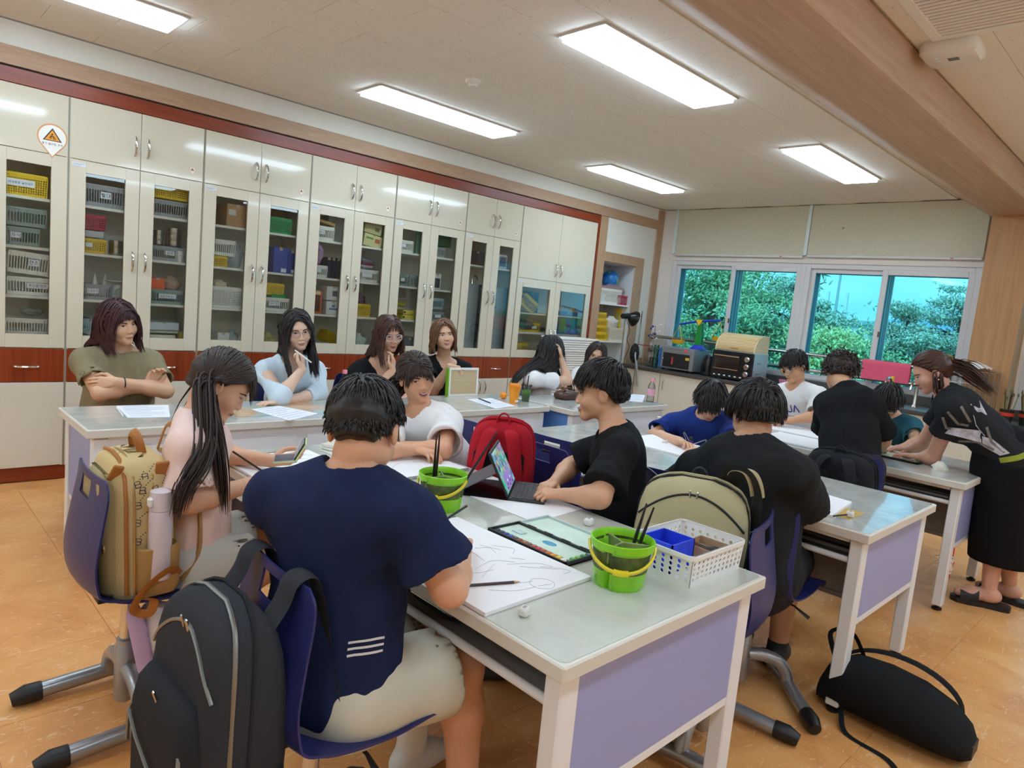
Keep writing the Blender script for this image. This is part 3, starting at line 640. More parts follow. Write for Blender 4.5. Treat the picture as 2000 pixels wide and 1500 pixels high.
# ---------------------------------------------------------------- what stands on the shelves
PAL = dict(yellow='#e8c21e', grey='#9b9da1', green='#2f9a55', white='#e9e7df', gg='#8fa19b', red='#b02548', bgrey='#9fb4bd', cream='#ebe0c8')
def bmat(c): return mat('basket_'+c, PAL[c], .45)
def basket(px0, px1, py0, py1, style, c, lab, card=None, y=YC+.052, d=.24, ztop=None, rot=0.0, zsnap=None, tilt=0.0, grp='plastic baskets in the cupboards'):
    a = at(px0, (py0+py1)/2, y=y); b = at(px1, (py0+py1)/2, y=y); zt = at((px0+px1)/2, py0, y=y)[2]; zb = at((px0+px1)/2, py1, y=y)[2]
    if zsnap is not None: zt += zsnap-zb; zb = zsnap
    w = b[0]-a[0]; h = max(.03, zt-zb)
    t = thing('basket', lab, 'basket', ((a[0]+b[0])/2, y+d/2, zb+.001), 0, grp, rot=(0, tilt, rot))
    M = bmat(c); k = .955
    def P(u, v, s): return np.array([u*w/2*s, v*d/2*s, 0])
    rim = MB()
    ro = [(p[0], p[1]) for p in rrect(w, d, .018, 2)]; ri = [(p[0], p[1]) for p in rrect(w-.014, d-.014, .014, 2)]
    n = len(ro)
    rim.loft([[(x, y_, h-.012) for x, y_ in ro], [(x, y_, h) for x, y_ in ro], [(x, y_, h) for x, y_ in ri], [(x, y_, h-.012) for x, y_ in ri], [(x, y_, h-.012) for x, y_ in ro]], False)
    rb = [(p[0]*k, p[1]*k) for p in rrect(w-.006, d-.006, .016, 2)]
    bh = .2*h if style == 'slot' else .12*h
    rm = lambda s: [(p[0]*s, p[1]*s) for p in rrect(w-.006, d-.006, .016, 2)]
    rim.loft([[(x, y_, 0) for x, y_ in rm(k)], [(x, y_, bh) for x, y_ in rm(k+(1-k)*bh/h)]], True)
    uh = h-.012-(.16*h if style == 'slot' else .10*h)
    rim.loft([[(x, y_, uh) for x, y_ in rm(k+(1-k)*uh/h)], [(x, y_, h-.004) for x, y_ in rm(1)]], False)
    rim.obj('rim', M, t, 30)
    bars = MB(); pit = .016 if style == 'slot' else .0135; bw = .0045 if style == 'slot' else .0052
    for (ux, uy, L) in ((1, 0, w), (0, 1, d)):
        nb = max(4, int(L/pit))
        for sgn in (-1, 1):
            for i in range(nb+1):
                q = (-1+2*i/nb)*.96
                p0 = P(q if ux else sgn*.985, sgn*.985 if ux else q, k); p1 = P(q if ux else sgn*.985, sgn*.985 if ux else q, 1); p1[2] = h-.006
                bars.add([p0+np.array([-bw*ux*.5, -bw*uy*.5, 0]), p0+np.array([bw*ux*.5, bw*uy*.5, 0]), p1+np.array([bw*ux*.5, bw*uy*.5, 0]), p1+np.array([-bw*ux*.5, -bw*uy*.5, 0])] + [v+np.array([0, -.003*sgn, 0]) if ux else v+np.array([-.003*sgn, 0, 0]) for v in (p0-np.array([bw*ux*.5, bw*uy*.5, 0]), p0+np.array([bw*ux*.5, bw*uy*.5, 0]), p1+np.array([bw*ux*.5, bw*uy*.5, 0]), p1-np.array([bw*ux*.5, bw*uy*.5, 0]))], [(0, 1, 2, 3), (7, 6, 5, 4), (0, 4, 5, 1), (1, 5, 6, 2), (2, 6, 7, 3), (3, 7, 4, 0)])
            if style == 'grid':
                nh = max(3, int(h/.0135))
                for j in range(1, nh):
                    z = h*j/nh; s = k+(1-k)*z/h
                    c0 = P(0 if ux else sgn*.985, sgn*.985 if ux else 0, s); bars.box((c0[0], c0[1], z), (L*s*.97 if ux else .003, .003 if ux else L*s*.97, .005))
    bars.obj('lattice', M, t, 0)
    if card:
        cw = min(w*.7, card[0]*w); ch = .3*h
        cx = card[2]*w if len(card) > 2 else 0
        co = MB().box((cx, -d/2*.965-.004, h*.55), (cw, .0015, ch)).obj('label_card', mat('card_white', '#e8eaf0', .6), t, 0)
        if card[1]: text_obj(card[1], min(ch*.6, cw/len(card[1])*.8), mat('card_ink', '#54607e', .6), co, (cx, -d/2*.965-.0052, h*.55), np.array([[1, 0, 0], [0, 0, -1.0], [0, 1, 0]]))
    return t
def cbox(px0, px1, py0, py1, col, lab, y=YC+.055, d=.16, cat='box', name='carton', rough=.7, rot=0.0, tilt=0.0, zsnap=None, trim=None, grp='boxes in the cupboards'):
    a = at(px0, (py0+py1)/2, y=y); b = at(px1, (py0+py1)/2, y=y); zt = at((px0+px1)/2, py0, y=y)[2]; zb = at((px0+px1)/2, py1, y=y)[2]
    if zsnap is not None: zt += zsnap-zb; zb = zsnap
    w = b[0]-a[0]; h = max(.015, zt-zb)
    t = thing(name, lab, cat, ((a[0]+b[0])/2, y+d/2, zb+.001), 0, grp, rot=(0, tilt, rot))
    MB().box((0, 0, h/2), (w, d, h), None, .003).obj('body', mat('box_'+col.strip('#'), col, rough), t, 0)
    m = MB(); m.box((0, 0, h+.0003), (.025, d, .0008)); m.box((0, -d/2-.0003, h*.93), (.025, .0008, h*.14)); m.obj('tape', mat('box_tape', '#b9a78a', .3), t, 0)
    if trim:
        for (u0, u1, v0, v1, c) in trim: MB().box(((u0+u1)/2*w, -d/2-.0007, (v0+v1)/2*h), ((u1-u0)*w, .0014, (v1-v0)*h)).obj('print', mat('box_'+c.strip('#'), c, .6), t, 0)
    return t
def bagblob(px0, px1, py0, py1, col, lab, y=YC+.06, alpha=.5, seed=1, d=.14, name='plastic_bag', zsnap=None):
    a = at(px0, (py0+py1)/2, y=y); b = at(px1, (py0+py1)/2, y=y); zt = at((px0+px1)/2, py0, y=y)[2]; zb = at((px0+px1)/2, py1, y=y)[2]
    if zsnap is not None: zt += zsnap-zb; zb = zsnap
    w = b[0]-a[0]; h = zt-zb; r = np.random.RandomState(seed); m = MB(); rings = []; n = 14
    jit = r.normal(0, .09, (9, n))
    for i, u in enumerate(np.linspace(0, 1, 9)):
        s = (math.sin(math.pi*min(1, .16+u*.62))**.7)*(1 if u < .8 else .55 if u < .95 else .42)
        rings.append([(w/2*s*(1+jit[i, j])*math.cos(q), d/2*s*(1+jit[i, j])*math.sin(q), h*u) for j, q in enumerate(np.arange(n)*2*math.pi/n)])
    m.loft(rings); o = m.obj(name, film('film_'+col.strip('#'), col, alpha), None, 60, loc=((a[0]+b[0])/2, y+d/2, zb+.001))
    return tag(o, lab, 'bag')
s1, s2, s3, s0 = SH[0], SH[1], SH[2], .904
B = basket
B(12, 95, 336, 380, 'grid', 'yellow', 'yellow mesh basket with a long white label, top shelf at far left', (.66, '비눗방울 놀이세트', -.16), zsnap=s1)
cbox(20, 92, 312, 337, '#7c5a3c', 'brown carton behind the yellow basket at far left', y=YC+.36, d=.07, zsnap=s1+.08)
B(12, 79, 442, 478, 'slot', 'gg', 'grey-green slotted basket with a small label, under another at far left', (.3, '자석', -.22), zsnap=s2, d=.26)
B(12, 93, 408, 444, 'slot', 'gg', 'grey-green slotted basket stacked on top at far left', zsnap=s2+.125, d=.26)
B(12, 99, 540, 575, 'slot', 'white', 'white slotted basket labelled for lenses, lower of the pair at far left', (.5, '프리즘·렌즈', .2), zsnap=s3)
B(12, 100, 497, 540, 'slot', 'white', 'white slotted basket tilted on top of another at far left', (.24, '렌즈', .08), zsnap=s3+.135, tilt=.07)
B(9, 98, 603, 634, 'slot', 'white', 'white slotted basket on the bottom shelf at far left', zsnap=s0+.075)
B(9, 98, 640, 660, 'grid', 'yellow', 'flat yellow tray under a white basket at far left', zsnap=s0)
bagblob(42, 90, 588, 604, '#a9adad', 'clear bag of parts on the bottom basket at far left', zsnap=s0+.195)
B(166, 246, 364, 407, 'slot', 'grey', 'pale grey slotted basket on the top shelf above the maroon-haired woman', (.26, '빨대'), zsnap=s1)
B(165, 209, 466, 494, 'grid', 'yellow', 'yellow mesh basket under a clear box and a crimson basket', (.3, '', -.3), zsnap=s2, d=.2)
cbox(166, 203, 453, 466, '#b9c2c6', 'clear compartment box between crimson and yellow baskets', zsnap=s2+.105, d=.18, rough=.2)
B(165, 208, 424, 453, 'grid', 'red', 'crimson mesh basket on top of the clear box', zsnap=s2+.157, d=.2)
def canister(px, w, py0, py1, lab, zsnap, y=YC+.16, n=2):
    c = at(px, py1, y=y); zt = at(px, py0, y=y)[2]-c[2]; r = (at(px+w/2, py1, y=y)-c)[0]
    t = thing('steel_canister', lab, 'canister', (c[0], y, zsnap+.001), 0, 'steel canisters')
    for k in range(n):
        z = zt*k/n; MB().lathe([(r*.97, z), (r, z+.004), (r, z+zt/n*.8), (r*1.03, z+zt/n*.82), (r*1.03, z+zt/n*.88), (r*.97, z+zt/n*.9), (r*.97, z+zt/n*.985)], n=24).obj('pot', M_STEEL, t)
    MB().lathe([(r*1.02, zt*.985), (r*1.02, zt), (r*.3, zt+.004)], n=24).obj('lid', M_STEEL, t)
canister(227, 30, 466, 495, 'dull steel canister beside the yellow basket', s2, n=2)
B(161, 218, 551, 581, 'slot', 'grey', 'grey slotted basket with two white bottles in it, left of the dial scale', (.4, '스포이트', -.15), zsnap=s3, d=.22)
for px in (185, 205):
    c = at(px, 548, y=YC+.2); t = thing('dropper_bottle', 'small white dropper bottle standing in the grey basket, %s one' % ('left' if px < 195 else 'right'), 'bottle', (c[0], YC+.2, s3+.01), 0, 'dropper bottles')
    MB().lathe([(.018, 0), (.018, .11), (.009, .135)], n=14).obj('body', M_WHITEP, t); MB().lathe([(.009, .134), (.004, .165)], n=10).obj('nozzle', M_WHITEP, t)
c = at(231, 584, y=YC+.16); t = thing('dial_scale', 'white kitchen dial scale with a shallow plate on top', 'scale', (c[0], YC+.17, s3))
MB().lathe([(.045, 0), (.05, .03), (.04, .1), (.022, .118)], n=20).obj('body', M_WHITEP, t); MB().lathe([(.036, 0), (.036, .006)], (0, -.05, .055), 24, rotm(math.pi/2)).obj('dial', mat('dial_face', '#c9d0c9', .3), t)
MB().lathe([(.03, .118), (.085, .135), (.088, .14)], n=24).obj('plate', M_WHITEP, t)
B(160, 178, 615, 640, 'slot', 'bgrey', 'blue-grey slotted basket half hidden behind the maroon-haired woman, upper', zsnap=s0+.11)
B(159, 178, 641, 664, 'slot', 'bgrey', 'blue-grey slotted basket half hidden behind the maroon-haired woman, lower', zsnap=s0)
B(300, 369, 392, 424, 'slot', 'grey', 'dark grey slotted basket under an upturned yellow one', zsnap=s1)
B(300, 371, 360, 392, 'grid', 'yellow', 'dull yellow mesh basket turned over on a grey basket', zsnap=s1+.128)
B(297, 366, 478, 506, 'slot', 'grey', 'grey slotted basket with steel pots on it', (.26, '비커', .0), zsnap=s2, d=.26)
canister(308, 20, 448, 478, 'short stack of steel pots, left of the taller one', s2+.105, n=3)
canister(338, 32, 441, 478, 'taller stack of steel pots on the grey basket', s2+.105, n=3)
c = at(350, 510, y=YC+.075); t = thing('paper_cup', 'white printed paper cup on the shelf edge before a grey basket', 'cup', (c[0], YC+.082, s2))
MB().lathe([(.024, 0), (.034, .08), (.036, .083), (.033, .083), (.024, .01)], n=20).obj('cup', M_WHITEP, t)
for k in range(5): MB().box((.022*math.sin(k*.8-1.6), -.029*math.cos(k*.8-1.6)-.003, .03+.009*k), (.008, .003, .008)).obj('print', mat('cup_print', '#7fa8b5', .5), t, 0)
B(294, 362, 562, 590, 'slot', 'gg', 'grey-green slotted basket labelled in blue ink, right of the dial scale', (.5, '찰흙 모형 용기', -.02), zsnap=s3)
cbox(295, 322, 540, 563, '#e2571f', 'orange plastic tub resting in the grey-green basket', zsnap=s3+.1, d=.12, name='orange_tub', cat='tub', rough=.35)
bagblob(322, 358, 534, 564, '#c9a791', 'shiny clear bag of beige clay in the grey-green basket', zsnap=s3+.095, alpha=.75, seed=4)
c0 = at(290, 661, y=YC+.08); c1 = at(348, 661, y=YC+.08); w = c1[0]-c0[0]
t = thing('digital_scale', 'cream electronic scale with a blue display, on the lowest shelf', 'scale', ((c0[0]+c1[0])/2, YC+.2, s0))
m = MB(); m.loft([[(x, y, z) for x, y in rrect(w*k, .24*k, .02, 2)] for k, z in ((1, 0), (1, .05), (.9, .1))]); m.obj('body', mat('scale_cream', '#e4ddc0', .45), t)
MB().box((0, .0, .125), (w*1.02, .24, .022), None, .006).obj('platform', mat('scale_cream', '#e4ddc0', .45), t, 0)
MB().box((-.05, -.118, .035), (w*.52, .008, .05)).obj('display', mat('scale_blue', '#6d9ad0', .3), t, 0); MB().box((-.05, -.1225, .035), (w*.4, .004, .036)).obj('screen', mat('scale_lcd', '#8d9a8e', .2), t, 0)
MB().box((.07, -.118, .038), (w*.25, .008, .045)).obj('keypad', mat('scale_pad', '#7ea6d8', .4), t, 0); MB().box((.07, -.1225, .045), (w*.18, .004, .018)).obj('badge', mat('scale_red', '#d86a7a', .4), t, 0)
cbox(291, 350, 616, 631, '#cfd6dc', 'stack of white papers in a clear tray on the electronic scale', zsnap=s0+.138, d=.24, name='paper_stack', cat='paper')
cbox(352, 361, 628, 662, '#c9a51e', 'yellow folder standing beside the electronic scale', zsnap=s0, d=.22, name='folder', cat='folder')
cbox(443, 486, 401, 445, '#b48d63', 'brown carton with a white tag on the top shelf', zsnap=s1, d=.22, trim=[(-.42, -.1, .5, .75, '#cfd0cc')])
B(416, 445, 497, 517, 'grid', 'yellow', 'small yellow mesh basket under a white one, beside a plastic bag', zsnap=s2, d=.2)
B(418, 461, 466, 497, 'slot', 'white', 'white slotted basket on the small yellow one', zsnap=s2+.085, d=.22)
bagblob(448, 480, 468, 522, '#bcd0da', 'clear bag with blue pieces beside the white basket', zsnap=s2, alpha=.45, seed=9)
B(413, 475, 560, 601, 'grid', 'white', 'large white mesh basket with green bits showing through', zsnap=s3)
bagblob(416, 450, 540, 562, '#dccdae', 'cream cloth bag lying in the large white mesh basket', zsnap=s3+.13, alpha=.95, seed=3, name='cloth_bag')
cbox(426, 449, 622, 656, '#d9dcd8', 'white block of paper on the lowest shelf', zsnap=s0, d=.14)
bagblob(446, 472, 622, 660, '#d3d8dc', 'white crumpled plastic bag beside the paper block', zsnap=s0, alpha=.7, seed=12)
B(414, 468, 648, 664, 'grid', 'yellow', 'low yellow mesh basket in front of the paper block', zsnap=s0, y=YC+.05, d=.1)
B(527, 571, 428, 459, 'grid', 'green', 'green mesh basket on the top shelf', zsnap=s1)
cbox(527, 558, 404, 428, '#8e6c4b', 'brown carton behind the green basket', zsnap=s1+.14, d=.12, y=YC+.25)
B(521, 534, 506, 532, 'slot', 'white', 'white slotted basket squeezed left of the blue boxes', zsnap=s2, y=YC+.16)
B(521, 560, 482, 506, 'grid', 'yellow', 'yellow mesh basket above and behind the blue boxes', zsnap=s2+.1, y=YC+.24, d=.16)
cbox(534, 562, 485, 535, '#1f45a8', 'glossy blue box with a white barcode, left of the pair', zsnap=s2, d=.18, rough=.25, trim=[(.05, .42, .03, .18, '#dfe3ea')])
cbox(562, 580, 488, 535, '#1c3c96', 'glossy blue box with a white barcode, right of the pair', zsnap=s2, d=.18, rough=.25, trim=[(-.1, .45, .03, .18, '#dfe3ea')])
B(516, 566, 582, 608, 'slot', 'white', 'white slotted basket labelled in blue above the long-haired woman', (.44, '전지 전구', -.1), zsnap=s3)
B(519, 556, 551, 574, 'grid', 'yellow', 'yellow mesh basket resting on the labelled white basket', zsnap=s3+.13)
cbox(530, 558, 574, 583, '#3a9a45', 'green packet between yellow and white baskets', zsnap=s3+.105, d=.1, name='packet', cat='packet')
bagblob(513, 545, 632, 668, '#d6c88a', 'clear bag of pale pasta-like sticks on the lowest shelf', zsnap=s0, alpha=.7, seed=21)
B(621, 654, 446, 473, 'slot', 'white', 'white slotted basket with a wooden board leaning on it', (.3, '지도', -.25), zsnap=s1)
cbox(640, 671, 424, 476, '#c3c6c8', 'tall pale grey plastic case beside the wooden board', zsnap=s1, y=YC+.2, d=.16)
cbox(622, 655, 437, 443, '#a8844f', 'thin wooden board leaning across the white basket', zsnap=s1+.135, d=.2, tilt=.16, name='wooden_board', cat='board')
B(616, 640, 520, 543, 'slot', 'white', 'white slotted basket before the dark blue cases', (.3, '', -.2), zsnap=s2, d=.16)
bagblob(617, 636, 476, 520, '#c59ac0', 'pink and lilac bag on the white basket', zsnap=s2+.11, alpha=.9, seed=31)
for k, (a, b) in enumerate(((638, 646), (647, 655), (656, 665))): cbox(a, b, 505, 546, '#20263a', 'narrow dark blue case standing upright, %s of three' % ('left', 'middle', 'right')[k], zsnap=s2, d=.2, y=YC+.17)
cbox(612, 629, 560, 606, '#c96a35', 'orange and brown picture box standing on the shelf', zsnap=s3, d=.1, trim=[(-.4, .3, .1, .8, '#5d2a1f'), (-.4, .3, .82, .95, '#f0d9b0')])
B(624, 637, 590, 612, 'slot', 'white', 'white slotted basket behind the orange picture box', zsnap=s3, y=YC+.2, d=.16)
cbox(637, 665, 587, 613, '#dad9d4', 'white printed carton, lower of two', zsnap=s3, d=.2, trim=[(-.3, .3, .35, .5, '#6f7f9d'), (-.1, .1, .55, .75, '#6f7f9d')])
cbox(638, 666, 560, 587, '#d6d5d0', 'white printed carton, upper of two', zsnap=s3+.125, d=.2, trim=[(-.1, .25, .3, .7, '#4d5560')])
cbox(614, 644, 652, 671, '#cfd6d2', 'frosted plastic tub on the lowest shelf', zsnap=s0, d=.18, rough=.25, name='plastic_tub', cat='tub')
B(634, 658, 630, 652, 'grid', 'yellow', 'yellow mesh basket tipped over the frosted tub', zsnap=s0+.07, tilt=.4, y=YC+.2, d=.16)
cbox(709, 745, 463, 487, '#cfc58f', 'cream and green carton slid askew, lower of two', zsnap=s1, d=.16, tilt=.13, trim=[(-.4, 0, .6, .75, '#5f8f3f'), (.1, .35, .4, .75, '#c0604a')])
cbox(711, 745, 440, 463, '#b6aa78', 'cream carton askew on top of another', zsnap=s1+.115, d=.16, tilt=.13, trim=[(.1, .35, .3, .6, '#6a5f48')])
B(701, 740, 530, 554, 'slot', 'white', 'white slotted basket under a heap of packets', (.5, '', -.1), zsnap=s2)
for k, c in enumerate(('#8f9aa5', '#b5505c', '#cfd3d6')): bagblob(703, 735, 506+6*k, 516+6*k, c, 'flat shiny packet on the white basket, %s of the heap' % ('top', 'middle', 'bottom')[k], zsnap=s2+.165-.026*k, alpha=.9, seed=40+k, name='packet')
B(695, 724, 593, 618, 'grid', 'yellow', 'bright yellow mesh basket left of the woman in clear glasses', zsnap=s3)
bagblob(697, 720, 560, 594, '#5d3350', 'purple and black bag standing in the bright yellow basket', zsnap=s3+.06, alpha=.97, seed=51)
bagblob(692, 722, 630, 668, '#dde2d8', 'white and clear crumpled bag on the lowest shelf', zsnap=s0, alpha=.75, seed=52)
B(783, 808, 473, 496, 'slot', 'white', 'white slotted basket with a tag beside the green tube', (.3, '', -.3), zsnap=s1)
c = at(816, 500, y=YC+.16); t = thing('cardboard_tube', 'tall pale green tube standing on the top shelf', 'tube', (c[0], YC+.18, s1)); MB().lathe([(.028, 0), (.028, .225)], n=18).obj('body', mat('tube_green', '#5d9a80', .35), t); MB().lathe([(.03, .225), (.03, .24)], n=18).obj('cap', mat('tube_cap', '#cfd8d2', .4), t)
B(778, 799, 539, 561, 'slot', 'gg', 'grey-green slotted basket, left of a matching pair', (.35, '', -.1), zsnap=s2)
B(800, 820, 540, 562, 'slot', 'gg', 'grey-green slotted basket, right of a matching pair', zsnap=s2)
B(772, 788, 603, 625, 'slot', 'white', 'white slotted basket behind the yellow cartons', zsnap=s3, y=YC+.2, d=.16)
cbox(785, 811, 617, 626, '#d8c640', 'flat yellow carton, bottom of three', zsnap=s3, d=.16, trim=[(-.45, -.3, .3, .7, '#23304d')]); cbox(787, 811, 608, 617, '#dcca45', 'flat yellow carton, middle of three', zsnap=s3+.047, d=.16, trim=[(-.45, -.3, .3, .7, '#23304d')]); cbox(774, 793, 593, 601, '#cfc04a', 'flat yellow carton, highest of three', zsnap=s3+.12, d=.14, y=YC+.22)
cbox(782, 822, 628, 660, '#4c525a', 'dark grey plastic case on the lowest shelf', zsnap=s0, d=.2)
B(853, 870, 488, 507, 'slot', 'grey', 'grey slotted basket reflecting blue light on the top shelf', zsnap=s1)
cbox(853, 885, 463, 486, '#2f7a52', 'green carton at the top of the cupboard', zsnap=s1+.12, d=.2, y=YC+.2)
cbox(847, 861, 537, 568, '#d4d6d6', 'white box with a dark picture', zsnap=s2, d=.14, trim=[(-.35, .35, .1, .7, '#3a4048')])
B(845, 867, 586, 608, 'slot', 'bgrey', 'blue-grey slotted basket above a labelled one', zsnap=s3+.12, d=.2)
B(842, 868, 612, 631, 'slot', 'grey', 'grey slotted basket with a white label beside the smiling woman', (.45, ''), zsnap=s3)
for (a, b, lab, dark) in ((907, 934, 'tall pale grey display panel standing behind the left door', 1), (963, 990, 'tall pale grey display panel standing behind the right door', 0)):
    p0 = at(a, 600, y=YC+.1); p1 = at(b, 600, y=YC+.1); z1 = 1.64
    t = thing('display_panel', lab, 'panel', ((p0[0]+p1[0])/2, YC+.13, .905))
    w = p1[0]-p0[0]; MB().box((0, 0, (z1-.9)/2), (w, .03, z1-.9), None, .004).obj('board', mat('panel_grey', '#a9b8bd', .4), t, 0)
    m = MB(); m.box((w/2+.025, .0, (z1-.9)/2), (.04, .05, z1-.9), None, .004); m.obj('rail', mat('panel_rail', '#3d444a', .4), t, 0)
    for z in (.12, .45, .7): MB().box((w/2+.025, -.03, z), (.03, .02, .03), None, .004).obj('clip', M_STEEL, t, 0)
    MB().box((-w*.3, -.0155, .52), (.03, .002, .03)).obj('tag', mat('panel_tag', '#8b8f88', .5), t, 0)
cbox(917, 949, 492, 519, '#3a3338', 'dark patterned box on the high shelf', zsnap=1.84, d=.2)
cbox(972, 990, 500, 527, '#c9ced6', 'white box with a blue bird-like drawing', zsnap=1.84, d=.16, trim=[(-.3, .4, .15, .85, '#4a5a7c')])
for px in (905, 925):
    c = at(px, 556, y=YC+.1); t = thing('water_tap', 'small chrome tap stored on the tall panel, %s one' % ('left' if px < 915 else 'right'), 'tap', (c[0], YC+.13, 1.647), 0, 'chrome taps')
    MB().lathe([(.015, 0), (.012, .05)], n=12).obj('stem', M_CHROME, t); MB().tube(bez((0, 0, .045), (0, 0, .1), (.06, 0, .1), (.07, 0, .05), 8), .009, 8).obj('spout', M_CHROME, t)
B(1012, 1056, 634, 652, 'slot', 'yellow', 'yellow slotted basket with a tag in the widest cupboard', (.22, '', .2), y=YC+.1, zsnap=1.181)
bagblob(1016, 1050, 618, 636, '#55585f', 'bundle of dark odds and ends in the yellow basket', zsnap=1.21, alpha=.95, seed=61, name='cloth_bundle')
B(1016, 1048, 566, 592, 'slot', 'yellow', 'yellow slotted basket tipped on its side on the upper shelf', y=YC+.14, zsnap=1.43, tilt=.5, d=.18)
cbox(1028, 1052, 566, 606, '#5d7f8f', 'blue-grey case behind the tipped yellow basket', zsnap=1.401, y=YC+.3, d=.1)
cbox(1090, 1126, 614, 658, '#4d6fae', 'colourful packet in purple, blue and green', zsnap=1.181, d=.1, trim=[(-.45, -.1, .1, .7, '#6f9a56'), (-.05, .15, .1, .9, '#6a4aa0'), (.18, .45, .1, .8, '#4aa0c0')])
B(1006, 1030, 690, 715, 'slot', 'yellow', 'yellow slotted basket low in the widest cupboard', y=YC+.1, zsnap=.906)
# alcove contents
c = at(1195, 536, y=YC+.2); t = thing('globe_ball', 'blue world-map ball lying on the white basket in the alcove', 'globe', (c[0], YC+.22, 1.80))
nt = NT('globe_print'); nz = nt.n('TexNoise', Scale=14.0, Detail=4.0); nt.l(coords(nt), nz.inputs['Vector']); nt.l(ramp(nt, nz.outputs['Fac'], [(.5, '#1f6fc2'), (.57, '#2a86d0'), (.6, '#6fae4c'), (.7, '#c9a25a')]), nt.b.inputs['Base Color']); nt.b.inputs['Roughness'].default_value = .3
MB().ball((0, 0, .115), .115, 24).obj('ball', nt.m, t)
B(1174, 1215, 563, 592, 'grid', 'white', 'white mesh basket on the top alcove shelf', y=YC+.06, d=.28, zsnap=1.601)
bagblob(1180, 1228, 546, 566, '#d7a9ad', 'clear bag with red pieces on the white alcove basket', zsnap=1.72, alpha=.55, seed=71, y=YC+.08)
B(1206, 1233, 577, 595, 'slot', 'red', 'crimson slotted basket beside the white one in the alcove', y=YC+.06, d=.2, zsnap=1.601)
c = at(1222, 572, y=YC+.14); t = thing('stapler', 'black stapler sticking up out of the crimson basket', 'stapler', (c[0], YC+.16, 1.70), 0, rot=(0, .5, 0))
MB().box((0, 0, .06), (.035, .035, .15), None, .008).obj('arm', M_BLACK, t, 0); MB().box((.03, 0, .05), (.02, .03, .13), rotm(0, .12), .006).obj('base', M_BLACK, t, 0)
for k in range(4): B(1163, 1189-k % 2*2, 645-15*k, 660-15*k, 'slot', 'yellow', ('lowest', 'second lowest', 'second highest', 'topmost')[k]+' yellow slotted basket of the stack in the alcove', y=YC+.05, d=.26, zsnap=1.131+.085*k)
B(1190, 1234, 642, 668, 'grid', 'cream', 'cream mesh basket on the lower alcove shelf', y=YC+.05, d=.26, zsnap=1.131)
bagblob(1188, 1215, 610, 640, '#e5ddd0', 'white paper bundle in the cream alcove basket', zsnap=1.25, alpha=.97, seed=72, name='paper_bundle')
B(1205, 1222, 606, 640, 'slot', 'yellow', 'yellow slotted basket standing askew behind the lamp', y=YC+.12, d=.1, zsnap=1.30, tilt=.35)
# ================================================================ desks, tables, chairs, counter
TOP = .75
M_DWHITE = mat('desk_white_steel', '#eaecee', .38)
M_RIM = mat('desk_rim', '#d9d6ca', .4)
M_PANEL = mat('lilac_desk_panel', '#9aa3d4', .35)
M_PANELB = mat('blue_desk_panel', '#5f8fd6', .4)
M_GREYP = mat('desk_grey_panel', '#8e8a86', .5)
def topmat(name, c0, c1, c2, rough):
    nt = NT(name); v = pos_coords(nt, (1, 1, 1)); n1 = nt.n('TexNoise', Scale=5.0, Detail=7.0, Roughness=.65, Distortion=1.2); nt.l(v, n1.inputs['Vector'])
    nt.l(ramp(nt, n1.outputs['Fac'], [(.3, c0), (.5, c1), (.7, c2)]), nt.b.inputs['Base Color']); nt.b.inputs['Roughness'].default_value = rough
    nt.b.inputs['Coat Weight'].default_value = .6; nt.b.inputs['Coat Roughness'].default_value = .03; n2 = nt.n('TexNoise', Scale=9.0, Detail=1.0); nt.l(v, n2.inputs['Vector']); bump(nt, n2.outputs['Fac'], .012, .02); return nt.m
M_TOP1 = topmat('grey_green_worktop', '#bcc0b5', '#c5c9be', '#cacdc4', .25)
M_TOP2 = topmat('grey_marble_worktop', '#a8aaa5', '#bfc0ba', '#cfcfc9', .22)
